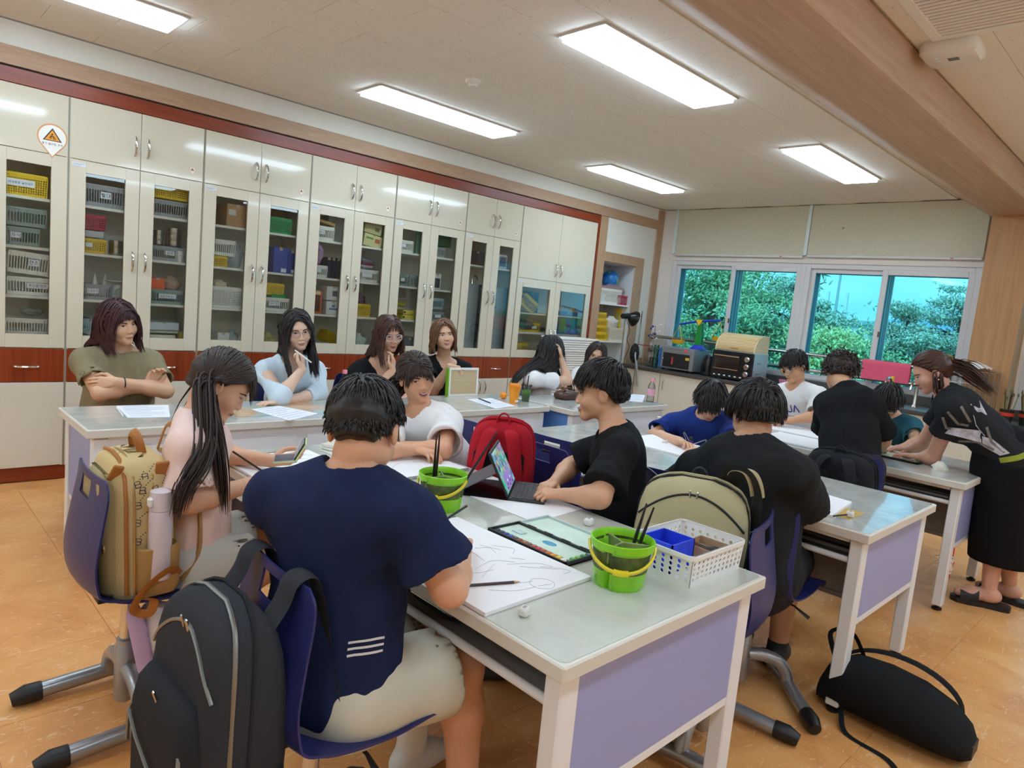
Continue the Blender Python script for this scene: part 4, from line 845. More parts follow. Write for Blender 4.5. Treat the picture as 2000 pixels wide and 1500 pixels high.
def desk(x0, x1, y0, y1, label, topm, panel=M_PANEL, grp='long classroom desks'):
    t = thing('classroom_desk', label, 'desk', ((x0+x1)/2, (y0+y1)/2, 0), 0, grp)
    a, b = (x1-x0)/2, (y1-y0)/2
    MB().box((0, 0, TOP-.0205), (2*a, 2*b, .038), None, .004).obj('tabletop', M_RIM, t, 0)
    m = MB(); m.prism(rrect(2*a-.022, 2*b-.022, .02, 3), TOP-.003, TOP); m.obj('surface_sheet', topm, t, 0)
    lg = .05
    for sx in (-1, 1):
        for sy in (-1, 1):
            l = MB().box((sx*(a-.06), sy*(b-.05), .37), (lg+.012, lg, .68), None, .004).obj('leg', M_DWHITE, t, 0)
            MB().lathe([(.02, .0), (.026, .004), (.026, .012), (.012, .018), (.012, .034)], (sx*(a-.06), sy*(b-.05), 0), 16).obj('levelling_foot', M_BLACK, l)
    for sy in (-1, 1):
        MB().b2(-a+.09, a-.09, sy*(b-.035)-.006, sy*(b-.035)+.006, .385, .712).obj('end_panel', panel, t, 0)
        MB().b2(-a+.086, a-.086, sy*(b-.05)-.02, sy*(b-.05)+.02, .355, .385, .003).obj('end_rail', M_DWHITE, t, 0)
    for sx in (-1, 1):
        MB().b2(sx*(a-.05)-.01, sx*(a-.05)+.01, -b+.08, b-.08, .69, .712).obj('apron', M_DWHITE, t, 0)
        MB().cyl((sx*(a-.055), -b+.07, .617), (sx*(a-.055), b-.07, .617), .012, n=10).obj('shelf_rail', M_DWHITE, t)
        MB().b2(sx*.05, sx*(a-.07), -b+.09, b-.09, .60, .612).obj('under_shelf', M_GREYP, t, 0)
        for k in range(3): MB().cyl((sx*(a-.13-.09*k), -b+.1, .628), (sx*(a-.13-.09*k), b-.1, .628), .008, n=8).obj('shelf_bar', M_GREYP, t)
    MB().b2(-.012, .012, -b+.085, b-.085, .34, .71).obj('modesty_panel', M_GREYP, t, 0)
    MB().b2(-.02, .02, -b+.085, b-.085, .325, .345).obj('panel_rail', M_GREYP, t, 0)
    return t
desk(1.04, 1.945, .83, 2.83, 'long grey-green desk nearest the viewer with two paint buckets', M_TOP1)
desk(2.725, 3.60, .80, 2.80, 'long grey desk in the middle, where the blue-shirted boy sits', M_TOP2)
desk(4.325, 5.22, .84, 2.84, 'long grey desk farthest right, by the bending woman', M_TOP2)
def bench(x0, x1, y0, y1, label, tp=TOP):
    t = thing('side_table', label, 'table', ((x0+x1)/2, (y0+y1)/2, 0), 0, 'tables along the cupboards')
    a, b = (x1-x0)/2, (y1-y0)/2
    MB().box((0, 0, tp-.0215), (2*a, 2*b, .04), None, .004).obj('tabletop', M_RIM, t, 0)
    MB().prism(rrect(2*a-.02, 2*b-.02, .015, 3), tp-.003, tp).obj('surface_sheet', M_TOP2, t, 0)
    for sx in (-1, 1):
        for sy in (-1, 1):
            l = MB().box((sx*(a-.06), sy*(b-.05), .365), (.06, .05, .67), None, .004).obj('leg', M_DWHITE, t, 0)
            MB().lathe([(.02, .0), (.026, .004), (.026, .012), (.012, .018), (.012, .034)], (sx*(a-.06), sy*(b-.05), 0), 16).obj('levelling_foot', M_BLACK, l)
        MB().b2(sx*(a-.045)-.006, sx*(a-.045)+.006, -b+.08, b-.08, .32, tp-.042).obj('end_panel', M_PANEL if sx < 0 and x0 < 2 else M_PANELB, t, 0)
        MB().b2(sx*(a-.06)-.02, sx*(a-.06)+.02, -b+.077, b-.077, .29, .32, .003).obj('end_rail', M_DWHITE, t, 0)
    MB().b2(-a+.09, a-.09, -b+.03, -b+.044, .16, tp-.045).obj('front_panel', M_DWHITE, t, 0)
    for k in range(max(2, int(round(2*a/1.0)))):
        n = max(2, int(round(2*a/1.0))); w = (2*a-.2)/n; MB().b2(-a+.1+w*k+.03, -a+.1+w*(k+1)-.03, -b+.024, -b+.031, .2, tp-.09, .003).obj('door_panel', M_DWHITE, t, 0)
    return t
bench(.73, 3.735, 3.39, 3.985, 'long table with glossy top in front of the cupboards, seating the women')
bench(3.78, 5.02, 3.20, 3.86, 'shorter table with a blue end panel, where the long-black-haired woman sits')
# ---------------------------------------------------------------- chairs
M_NAVY = mat('navy_polypropylene', '#262c66', .38, var=.05, vscale=6)
M_SILVER = mat('silver_paint', '#a5a7aa', .32, .7)
def chair_meshes():
    prof = spline([(-.125, .845), (-.13, .79), (-.155, .67), (-.172, .57), (-.155, .497), (-.09, .452), (.0, .441), (.11, .446), (.21, .462), (.262, .458), (.285, .432)], 4)
    s = np.linspace(0, 1, len(prof)); n = 15; V = []
    for i, (x, z) in enumerate(prof):
        hw = np.interp(s[i], [0, .04, .12, .35, .5, .75, .95, 1], [.155, .178, .19, .205, .208, .21, .205, .195])
        cur = np.interp(s[i], [0, .3, .5, .7, 1], [.012, .03, .035, .014, .006])
        for j in range(n):
            v = -1+2*j/(n-1); c = cur*v*v
            nx, nz = (c, 0) if s[i] < .42 else (0, c)
            t_ = min(1, max(0, (s[i]-.36)/.14)); V.append((x+c*(1-t_), hw*v, z+c*t_*.8))
    F = []; hole = lambda i, j: (2 <= i < 5) and (5 <= j < 9)
    N = len(V); m = len(prof); V = np.array(V)
    P = V.reshape(m, n, 3); T1 = np.gradient(P, axis=0); T2 = np.gradient(P, axis=1); nn = np.cross(T1, T2); nn /= np.linalg.norm(nn, axis=2)[..., None]
    V2 = (P+nn*.006).reshape(-1, 3); V1 = (P-nn*.0).reshape(-1, 3); keep = np.zeros((m-1, n-1), bool)
    for i in range(m-1):
        for j in range(n-1):
            if hole(i, j): continue
            keep[i, j] = True; a, b, c, d = i*n+j, (i+1)*n+j, (i+1)*n+j+1, i*n+j+1
            F.append((a, b, c, d)); F.append((N+d, N+c, N+b, N+a))
    def K(i, j): return 0 <= i < m-1 and 0 <= j < n-1 and keep[i, j]
    for i in range(m):
        for j in range(n-1):
            if K(i-1, j) != K(i, j): F.append((i*n+j, i*n+j+1, N+i*n+j+1, N+i*n+j))
    for i in range(m-1):
        for j in range(n):
            if K(i, j-1) != K(i, j): F.append((i*n+j, N+i*n+j, N+(i+1)*n+j, (i+1)*n+j))
    mb = MB(); mb.add(np.vstack([V1, V2]), F); out = [('seat_shell', mb.mesh('seat_shell', M_NAVY, 60), [])]
    out.append(('seat_bracket', MB().box((0, 0, .425), (.2, .12, .016), None, .003).mesh('seat_bracket', M_BLACK, 0), []))
    out.append(('lever', MB().tube([(.05, -.06, .415), (.06, -.16, .40), (.065, -.22, .37)], [.006, .006, .012], 8, .5).mesh('lever', M_BLACK), []))
    out.append(('column', MB().lathe([(.021, .2), (.021, .418)], n=16).mesh('column', M_CHROME), []))
    out.append(('sleeve', MB().lathe([(.02, .035), (.032, .045), (.034, .06), (.034, .235), (.03, .24), (.03, .255), (.022, .26)], n=18).mesh('sleeve', M_SILVER), []))
    for sy in (-1, 1):
        out.append(('arm', MB().tube(bez((0, sy*.028, .155), (0, sy*.14, .165), (0, sy*.195, .12), (0, sy*.205, .045), 9), .026, 10).mesh('arm', M_SILVER), []))
        caps = [('end_cap', MB().tube([(sx*.2, sy*.205, .034), (sx*.245, sy*.205, .034), (sx*.285, sy*.205, .026)], [.031, .032, .022], 12).mesh('end_cap', M_BLACK)) for sx in (-1, 1)]
        out.append(('base_bar', MB().tube([(-.22, sy*.205, .034), (0, sy*.205, .046), (.22, sy*.205, .034)], .0265, 12).mesh('base_bar', M_SILVER), caps))
    return out
CHM = chair_meshes()
def chair(x, y, deg, label, grp='navy swivel school chairs', bdeg=None):
    t = thing('school_chair', label, 'chair', (x, y, 0), math.radians(deg), grp)
    for n, me, subs in CHM:
        o = link(me, n, t)
        if bdeg is not None and n in ('arm', 'base_bar'): o.rotation_euler = (0, 0, math.radians(bdeg-deg))
        for sn, sm in subs: link(sm, sn, o)
    return t
chair(.64, 2.375, 0, 'navy plastic chair holding the tan backpack, under the girl in pink')
chair(.80, 1.40, -2, 'navy chair of the boy in navy, with a charcoal backpack hung on it')
chair(2.17, 1.08, 105, 'navy plastic chair at the near desk end with the beige backpack on its seat', bdeg=100)
chair(2.60, 1.17, 4, 'navy plastic chair of the black-shirted boy at the middle desk', bdeg=45)
chair(2.27, 1.60, 140, 'navy plastic chair under the boy with the tablet', bdeg=150)
chair(2.19, 2.12, 182, 'empty navy chair beside the red backpack')
chair(2.60, 2.22, 4, 'empty navy chair whose handle slot shows beside the red backpack')
chair(2.56, 1.66, 6, 'empty navy chair between the tablet boy and the big black-shirted boy')
chair(2.22, 2.62, 175, 'navy plastic chair under the smiling girl in white')
chair(3.93, 2.24, 186, 'navy plastic chair under the boy in the blue shirt')
chair(4.03, 1.32, 0, 'navy plastic chair with a black backpack, at the right-hand desk')
chair(5.60, 1.62, 180, 'navy plastic chair under the boy in the teal shirt')
chair(1.20, 4.52, -75, 'navy plastic chair under the woman with crossed arms', bdeg=-92)
chair(2.12, 4.36, -85, 'navy plastic chair under the woman in the pale blue shirt')
chair(2.76, 4.42, -80, 'navy plastic chair under the woman in clear-framed glasses')
chair(3.44, 4.48, -95, 'navy plastic chair under the woman with the picture frame')
chair(4.36, 4.12, -35, 'navy plastic chair with its slot showing, under the long-haired woman')
chair(5.12, 4.20, 210, 'navy plastic chair under the woman beside the alcove')
# ---------------------------------------------------------------- counter under the windows
ct = thing('counter', 'white cupboard counter with a dark worktop under the windows', 'counter', (7.42, 1.7, 0))
MB().b2(-.37, .36, -3.6, 3.60, .825, .858, .004).obj('worktop', mat('dark_worktop', '#4a4744', .35, var=.1), ct, 0)
MB().b2(.30, .365, -3.6, 3.60, .858, .95, .004).obj('backsplash', mat('dark_worktop', '#4a4744', .35), ct, 0)
MB().b2(-.32, .35, -3.58, 3.58, .06, .825).obj('carcass', M_CREAMM, ct, 0)
MB().b2(-.29, .35, -3.58, 3.58, .0, .06).obj('plinth', M_BLACK, ct, 0)
for k in range(12):
    y = 3.57-.595*k; d = MB().b2(-.338, -.32, y-.59, y-.005, .075, .815, .002).obj('door', M_CREAMM, ct, 0)
    yy = y-.53 if k % 2 == 0 else y-.06
    MB().tube(bez((-.338, yy, .62), (-.375, yy, .63), (-.375, yy, .73), (-.338, yy, .74), 8), .005, 6).obj('handle', M_CHROME, d)
MB().b2(-.335, .3, 1.02, 1.6, .8585, .862).obj('sink_rim', M_STEEL, ct, 0)
CZ = .858
# ================================================================ things on the counter
t = thing('sterilizer', 'grey countertop sterilizer cabinet with a dark glass door and red button', 'appliance', (7.36, 4.54, CZ))
W, D, Hh = .48, .40, .285
m = MB(); m.box((0, 0, .155), (D, W, .265), None, .006); m.obj('housing', mat('sterilizer_grey', '#8f9090', .4, .3), t, 0)
MB().box((-D/2-.006, -.01, .13), (.012, W*.76, .17), None, .003).obj('door', mat('dark_door', '#2b2a2c', .12), t, 0)
MB().box((-D/2-.005, W*.46, .145), (.012, W*.07, .24), None, .002).obj('blue_strip', mat('blue_strip', '#1f62a8', .4), t, 0)
MB().box((-D/2-.014, -.17, .165), (.004, .05, .03)).obj('yellow_label', mat('yellow_label', '#d9b53a', .5), t, 0)
MB().box((-D/2-.004, -.13, .262), (.01, .035, .022), None, .003).obj('red_button', mat('red_button', '#d0281e', .3, emit=.4), t, 0)
for k in range(6): MB().box((-D/2-.002, .1-.035*k, .262), (.006, .018, .008)).obj('print', mat('print_grey', '#6c6d70', .5), t, 0)
MB().lathe([(.036, 0), (.036, .09)], (-D/2-.006, .03, .08), 16, sy=.2).obj('painted_reflection', mat('reflection_red', '#c84a55', .4), t)  # red patch painted on the door for a reflection in its glass
MB().ball((-D/2-.018, .165, .14), .008, 10).obj('knob', M_CHROME, t)
for sy in (-1, 1):
    for sx in (-1, 1): MB().lathe([(.018, 0), (.018, .024)], (sx*.15, sy*.19, 0), 12).obj('foot', M_BLACK, t)
# balance on top
t = thing('balance_scale', 'toy balance with a blue beam, green post and two yellow pans, on the sterilizer', 'balance', (7.34, 4.36, CZ+.288))
m = MB(); m.loft([[(x, y, z) for x, y in rrect(w, w*1.5, .02, 2)] for w, z in ((.12, 0), (.115, .012), (.06, .06), (.05, .065))]); m.obj('base', mat('balance_blue', '#1e3fc0', .35), t, 0)
for s in (-1, 1): MB().add([(s*.02-.012, -.045, .06), (s*.02+.012, -.045, .06), (s*.02+.012, .045, .06), (s*.02-.012, .045, .06), (s*.02-.012, -.02, .31), (s*.02+.012, -.02, .31), (s*.02+.012, .02, .31), (s*.02-.012, .02, .31)], [(0, 3, 2, 1), (4, 5, 6, 7), (0, 1, 5, 4), (1, 2, 6, 5), (2, 3, 7, 6), (3, 0, 4, 7)]).obj('post', mat('balance_green', '#1a8a35', .4), t, 0)
e0, e1 = np.array([-.03, .27, .285]), np.array([-.03, -.27, .375])
MB().tube([e0, (e0+e1)/2+np.array([0, 0, .012]), e1], .013, 8).obj('beam', mat('balance_blue', '#1e3fc0', .35), t)
MB().prism([(-.045, .02), (.045, .02), (0, -.05)], -.02, .02, np.array([[0, 0, 1.0], [1, 0, 0], [0, 1, 0]]), (-.04, 0, .34)).obj('pointer', mat('balance_yellow', '#f0c01c', .4), t, 0)
for e, lab in ((e0, 0), (e1, 1)):
    pz = e-np.array([0, 0, .2]); p = MB().lathe([(.055, -.045), (.075, 0), (.088, .003), (.082, .004), (.068, -.036), (.0, -.04)], pz, 24).obj('pan', mat('balance_yellow', '#f0c01c', .4), t)
    for a in (0, 2.1, 4.2): MB().cyl(e-np.array([0, 0, .012]), pz+np.array([.08*math.cos(a), .08*math.sin(a), 0]), .0025, n=5).obj('hanger', mat('balance_yellow', '#f0c01c', .4), p)
# bead column and molecule model
t = thing('bead_cylinder', 'clear cylinder of green beads beside the sterilizer', 'cylinder', (7.24, 4.88, CZ))
MB().lathe([(.03, 0), (.032, .005), (.032, .285), (.034, .29)], n=18).obj('tube', glass('clear_acrylic', '#e6f4f2', .02), t)
bd = MB(); r = np.random.RandomState(2)
for k in range(150): a = r.uniform(0, 6.28); bd.ball((.021*math.cos(a), .021*math.sin(a), .01+.0018*k), .0075, 6)
bd.obj('beads', mat('green_beads', '#58b5a2', .3, var=.4, vscale=90), t)['kind'] = 'stuff'
t = thing('molecule_model', 'rod stand with small blue and white molecule model balls', 'model', (7.30, 4.98, CZ))
MB().lathe([(.05, 0), (.05, .012)], n=18).obj('foot', M_BLACK, t); MB().cyl((0, 0, .01), (0, 0, .52), .005, n=8).obj('rod', M_STEEL, t)
for k in range(7):
    a = k*1.9; p = np.array([.05*math.cos(a)*1.2, .07*math.sin(a), .36+.03*k]); o = MB().cyl((0, 0, p[2]-.02), p, .0035, n=6).obj('arm', M_WHITEP, t); MB().ball(p, .016, 10).obj('atom', mat('atom_blue', '#2b3f8f', .3) if k % 3 else M_WHITEP, o)
# toaster oven, bread box, black flask
t = thing('toaster_oven', 'black-fronted toaster oven with three round dials', 'oven', (7.34, 3.80, CZ))
W, D, Hh = .50, .36, .30
MB().box((.01, 0, .175), (D-.02, W, .31), None, .006).obj('housing', mat('oven_side', '#b8c8cf', .3, .5), t, 0)
f = MB().box((-D/2+.005, 0, .17), (.03, W+.004, .31), None, .005).obj('front', mat('oven_black', '#17171a', .22), t, 0)
MB().box((-D/2-.012, .06, .19), (.006, W*.62, .19)).obj('window', mat('oven_glass', '#2e2724', .06), t, 0)
for z in (.27, .12): MB().cyl((-D/2-.028, .06-W*.31, z), (-D/2-.028, .06+W*.31, z), .009 if z > .2 else .005, n=8).obj('bar', M_CHROME, t)
for k in range(3): d = MB().lathe([(.03, 0), (.03, .012), (.022, .014), (.022, .03)], (-D/2-.01, -W*.37, .255-.083*k), 20, np.array([[0, 0, -1.0], [0, 1, 0], [1, 0, 0]])).obj('dial', M_CHROME, t)
for k in range(6): MB().ball((-D/2-.011, .2-.065*k, .045), (.003, .016, .008), 8).obj('icon', M_WHITEP, t)
for sy in (-1, 1):
    for sx in (-1, 1): MB().lathe([(.016, 0), (.016, .022)], (sx*.14, sy*.2, 0), 10).obj('foot', M_BLACK, t)
for k in range(8): MB().box((-.08+.025*(k % 4), -W/2-.001, .1+.12*(k//4)), (.015, .003, .006)).obj('vent_slot', M_BLACK, t, 0)
t = thing('bread_box', 'wooden roll-top bread box on the toaster oven', 'bread box', (7.34, 3.80, CZ+.331))
sec = [(-.16, 0), (.16, 0), (.16, .2), (.06, .2), (-.02, .19), (-.10, .15), (-.145, .09), (-.16, .04)]
Rb = np.array([[1, 0, 0], [0, 0, -1.0], [0, 1, 0]])
M_BW = wood('bread_box_wood', '#d9b97f', '#ecd5a4', .45, 'y', 1.0); M_BW2 = wood('bread_box_side', '#dcc79a', '#ecdcb6', .5, 'x', 1.0)
for s in (-1, 1): MB().prism(sec, -.008, .008, Rb, (0, s*.235, 0)).obj('side', M_BW2, t, 0)
arc = spline([(-.155, .005), (-.158, .05), (-.14, .1), (-.10, .15), (-.03, .185), (.06, .195)], 3)
for k in range(len(arc)-1):
    p, q = arc[k], arc[k+1]; mid = (p+q)/2; L = np.linalg.norm(q-p)-.002; an = math.atan2(q[1]-p[1], q[0]-p[0]); MB().box((mid[0], 0, mid[1]), (L, .452, .012), rotm(0, -an), .002).obj('slat', M_BW, t, 0)
MB().b2(-.15, .155, -.225, .225, 0, .012).obj('bottom', M_BW, t, 0); MB().b2(.148, .158, -.225, .225, .012, .195).obj('back', M_BW, t, 0); MB().box((-.168, 0, .035), (.012, .09, .012), None, .003).obj('handle', mat('bread_handle', '#b98f55', .5), t, 0)
t = thing('black_kettle', 'black plastic kettle squeezed between sterilizer and oven', 'kettle', (7.30, 4.17, CZ))
MB().lathe([(.075, 0), (.085, .01), (.085, .1), (.07, .2), (.05, .235), (.02, .245)], n=20).obj('body', mat('kettle_black', '#19191c', .3), t); MB().tube(bez((-.03, 0, .23), (-.13, 0, .26), (-.15, 0, .1), (-.08, 0, .05), 10), .012, 8).obj('handle', M_BLACK, t); MB().ball((0, 0, .25), .014, 8).obj('lid_knob', M_CHROME, t)
# pink cup, pink cloth on the rail, taps, wire rack, brush pots
t = thing('pink_cup', 'pink plastic cup on the counter behind the boy in white', 'cup', (7.2, 3.2, CZ)); MB().lathe([(.03, 0), (.045, .085), (.05, .09), (.043, .09), (.028, .006)], n=18).obj('cup', mat('pink_plastic', '#e889b4', .35), t)
t = thing('pink_cloth', 'bright pink cloth hung over the upper guard rail', 'cloth', (XW-.08, 2.37, 1.235))
def cl(u, v):
    y = -.23+.46*u; s = v*2-1; z = .026*math.cos(max(-1, min(1, s*6))*1.5) if abs(s) < .15 else -abs(s)*.2+.02; x = -.026 if s < -.1 else (.026 if s > .1 else s*.26); return (x+.004*math.sin(9*u+3*v)*(abs(s)), y, z)
MB().grid(cl, 18, 26).obj('cloth', mat('pink_cloth', '#f0637f', .85, bmp=.1, bscale=40), t, 60)
for k, (y, lab) in enumerate(((2.21, 'lab tap with a yellow knob, left of the pair'), (1.98, 'lab tap with a yellow knob, right of the pair'))):
    t = thing('lab_tap', lab, 'tap', (7.42, y, CZ)); MB().lathe([(.03, 0), (.022, .02), (.016, .03), (.016, .22)], n=14).obj('stem', M_STEEL, t); MB().tube(bez((0, 0, .2), (-.03, 0, .27), (-.17, 0, .29), (-.2, 0, .17), 10), .011, 10).obj('spout', M_CHROME, t)
    MB().lathe([(.022, .22), (.022, .262), (.016, .27)], n=8).obj('knob', mat('tap_yellow', '#e9b81c', .35), t)
t = thing('wire_rack', 'wire dish rack with a white cloth, by the pillar', 'rack', (7.36, 1.50, CZ))
wr_ = MB()
for z in (.08, .3, .42):
    for (a, b) in (((-.12, -.16), (-.12, .16)), ((-.12, .16), (.1, .16)), ((.1, .16), (.1, -.16)), ((.1, -.16), (-.12, -.16))): wr_.cyl((*a, z), (*b, z), .004, n=6)
for k in range(9): wr_.cyl((-.12, -.16+.04*k, .08), (-.12, -.16+.04*k, .42), .003, n=5); wr_.cyl((.1, -.16+.04*k, .0), (.1, -.16+.04*k, .42), .003, n=5)
for a in (-.12, .1):
    for b in (-.16, .16): wr_.cyl((a, b, 0), (a, b, .42), .004, n=6)
wr_.obj('wire_frame', M_STEEL, t)
def cl2(u, v): return (-.14+.26*v, -.1+.24*u, .45+.05*math.sin(3.1*u)*math.sin(2.8*v)+.008*math.sin(17*u+9*v))
MB().grid(cl2, 12, 12).obj('cloth', M_WHITEP, t, 60)
for k, (x, y) in enumerate(((7.18, 1.20), (7.3, 1.08), (7.2, .98), (7.36, .9))):
    t = thing('brush_pot', 'black pot crammed with paint brushes on the counter, number %s from the pillar' % ('one', 'two', 'three', 'four')[k], 'pot', (x, y, CZ), 0, 'brush pots')
    MB().lathe([(.04, 0), (.055, .12), (.058, .125), (.05, .125), (.038, .01)], n=16).obj('pot', mat('pot_black', '#2a2826', .4), t); MB().lathe([(.0565, .07), (.058, .1)], n=16).obj('red_band', mat('pot_red', '#c23a25', .45), t)
    r = np.random.RandomState(k)
    for q in range(9):
        a = r.uniform(0, 6.28); L = r.uniform(.2, .28); e = np.array([.06*math.cos(a), .06*math.sin(a), L]); b = MB().cyl((.02*math.cos(a), .02*math.sin(a), .02), e, .004, n=6).obj('brush', mat('brush_%d' % (q % 3), ('#2c2a28', '#8d6a3c', '#7c8a50')[q % 3], .5), t)
        MB().tube([e, e+np.array([.004, 0, .012]), e+np.array([0, 0, .035])], [.005, .008, .002], 6).obj('bristles', mat('bristle', '#6b5a3f', .8), b)
# ---------------------------------------------------------------- lamp, stand and ribbed stack by the alcove
t = thing('clip_lamp', 'lamp with a black dish reflector on a thin rod stand, before the alcove', 'lamp', (6.86, 5.12, 0))
MB().lathe([(.11, 0), (.11, .015), (.02, .022)], n=20).obj('base', M_BLACK, t); MB().cyl((0, 0, .02), (-.02, 0, 1.46), .009, n=8).obj('rod', M_STEEL, t)
MB().cyl((-.1, -.02, 1.46), (.02, -.02, 1.47), .032, .036, 14).obj('socket', M_BLACK, t); MB().lathe([(.03, 0), (.05, .02), (.095, .08), (.1, .1), (.096, .1), (.046, .025), (.0, .01)], (.02, -.02, 1.47), 22, frame_z((.9, -.3, -.3))).obj('reflector', mat('lamp_dark', '#2b2a2a', .25, .6), t)
MB().tube(spline([(-.02, -.01, 1.44), (.06, -.03, 1.3), (.0, -.05, 1.18), (.09, -.03, 1.08), (.02, -.03, .9), (.03, -.02, .5)], 6), .004, 6).obj('cord', M_BLACK, t)
t = thing('rod_stand', 'grey metal rod stand with a black bag tied to it, before the counter end', 'stand', (7.02, 5.02, 0))
MB().lathe([(.12, 0), (.12, .012)], n=4).obj('base', M_BLACK, t, 0); MB().cyl((0, 0, .01), (.02, 0, 1.55), .008, n=8).obj('rod', M_STEEL, t); MB().tube(spline([(.02, 0, 1.1), (-.09, -.05, 1.0), (-.05, -.08, .8), (.04, -.04, .62), (.06, .02, .9), (.02, 0, 1.08)], 6), .009, 6).obj('cable', mat('grey_cable', '#a8b4b8', .5), t)
m = MB(); m.loft([[(.0+.05*k*math.cos(a)-.04, .045*k*math.sin(a), z) for a in np.arange(12)*2*math.pi/12] for k, z in ((.4, .9), (1.1, .95), (1.3, 1.02), (1.0, 1.1), (.3, 1.14))]); m.obj('black_bag', mat('black_cloth', '#17171a', .85), t); MB().cyl((.02, 0, 1.13), (.25, -.02, 1.12), .007, n=6).obj('clamp_rod', mat('clamp_red', '#9a2430', .4), t)
t = thing('ribbed_stack', 'tall stack of white ribbed sheets standing between two women before the cupboards', 'stack', (5.80, 5.06, 0))
r = np.random.RandomState(8)
for k in range(46): MB().box((r.uniform(-.006, .006), r.uniform(-.006, .006), .02+k*.0253), (.64, .3, .0205), None, .003).obj('sheet', M_WHITEP, t, 0)
# ---------------------------------------------------------------- on the desks
def sheet(name, pts, z, th, m, lab, cat='paper', grp=None, spiral=None, lines=None):
    c = np.mean(pts, axis=0); t = thing(name, lab, cat, (c[0], c[1], z), 0, grp)
    MB().prism([(p[0]-c[0], p[1]-c[1]) for p in pts], .0003, th, None).obj('pages', m, t, 0)
    if spiral is not None:
        a, b = np.array(spiral[0])-c, np.array(spiral[1])-c; n = int(np.linalg.norm(b-a)/.0095); d = unit([b[0]-a[0], b[1]-a[1]]); nrm = np.array([-d[1], d[0]]); sp = MB()
        for k in range(n):
            q = a+(b-a)*(k+.5)/n; sp.tube([(q[0]+nrm[0]*.007*math.cos(w), q[1]+nrm[1]*.007*math.cos(w), th/2+.0065*math.sin(w)) for w in np.linspace(0, 5.8, 9)], .0011, 4)
        sp.obj('spiral_binding', mat('spiral_black', '#2a2a2e', .4, .5), t)
        MB().prism([(p[0]-c[0], p[1]-c[1]) for p in pts], .0001, .0012, None).obj('back_cover', mat('brown_card', '#a9876a', .7), t, 0)
    if lines:
        lm = MB()
        for L in lines: lm.tube([(p[0]-c[0], p[1]-c[1], th+.0003) for p in spline(L, 5)], .00045, 4)
        lm.obj('pencil_drawing', mat('pencil_grey', '#8d9096', .8), t, 0)
    return t
M_PAPER = mat('drawing_paper', '#eeeef0', .75); M_PAPER2 = mat('office_paper', '#e6e9f2', .7)
def printed(pts, lab, z=TOP, n=7, grp='printed sheets on the tables'):
    t = sheet('printed_sheet', pts, z, .0018, M_PAPER2, lab, 'paper', grp); c = np.mean(pts, axis=0); P = [np.array(p)-c for p in pts]
    for k in range(n):
        v = .12+.76*k/(n-1); a = P[0]+(P[3]-P[0])*v; b = P[1]+(P[2]-P[1])*v; a2 = a+(b-a)*.08; b2 = a+(b-a)*(.9 if k % 3 else .6)
        MB().tube([(*a2, .0022), (*b2, .0022)], .0008, 4).obj('print_line', mat('print_grey2', '#9a9eab', .7), t, 0)
    return t
def S(px, py, z=TOP): return at(px, py, z=z)[:2]
# near sketchbook with its pencil drawing
dl = [[(1.12, 1.40), (1.16, 1.43), (1.20, 1.42), (1.22, 1.38), (1.18, 1.35), (1.13, 1.36), (1.12, 1.40)], [(1.10, 1.45), (1.2, 1.48), (1.27, 1.42), (1.26, 1.33)], [(1.10, 1.33), (1.18, 1.28), (1.24, 1.27)], [(1.14, 1.18), (1.2, 1.14), (1.26, 1.13)], [(1.17, 1.21), (1.24, 1.17), (1.28, 1.16)],
      [(1.26, 1.12), (1.29, 1.10), (1.32, 1.12), (1.32, 1.15), (1.29, 1.17), (1.26, 1.15), (1.26, 1.12)], [(1.27, 1.13), (1.31, 1.12)], [(1.30, 1.42), (1.34, 1.40), (1.33, 1.36)], [(1.33, 1.43), (1.36, 1.37)], [(1.36, 1.41), (1.40, 1.36), (1.37, 1.33)], [(1.34, 1.31), (1.37, 1.28)], [(1.30, 1.28), (1.38, 1.24), (1.40, 1.2)], [(1.32, 1.25), (1.40, 1.18)], [(1.37, 1.22), (1.41, 1.18), (1.42, 1.15), (1.39, 1.15)], [(1.13, 1.58), (1.17, 1.6), (1.16, 1.56)],
      [(1.2, 1.3), (1.28, 1.32), (1.33, 1.28)], [(1.18, 1.25), (1.27, 1.3)], [(1.15, 1.5), (1.25, 1.52), (1.3, 1.47)]]
sheet('sketchbook', [(1.05, 1.09), (1.447, 1.097), (1.437, 1.668), (1.05, 1.665)], TOP, .011, M_PAPER, 'open spiral sketchbook with a pencil drawing, before the boy in navy', 'sketchbook', 'spiral sketchbooks', ((1.06, 1.672), (1.435, 1.674)), dl)
def pencil(a, b, m, lab, name='pencil', cat='pencil', r=.0036, tip=True):
    a, b = np.array(a, float), np.array(b, float); t = thing(name, lab, cat, tuple(a)); d = b-a; L = np.linalg.norm(d); u = d/L
    MB().cyl((0, 0, 0), u*(L-.018 if tip else L), r, n=6).obj('barrel', m, t, 30)
    if tip:
        MB().cyl(u*(L-.018), u*(L-.004), r, .0014, 6).obj('wood_tip', mat('pencil_wood', '#c9a06a', .6), t, 30); MB().cyl(u*(L-.004), u*L, .0014, .0004, 6).obj('lead', M_BLACK, t)
    return t
M_PMAR = mat('maroon_pencil', '#3a1c1c', .35)
p0 = at(905, 1144, z=TOP+.015); p1 = at(1016, 1136, z=TOP+.015); pencil(p0, p1, M_PMAR, 'dark maroon pencil lying on the near sketchbook')
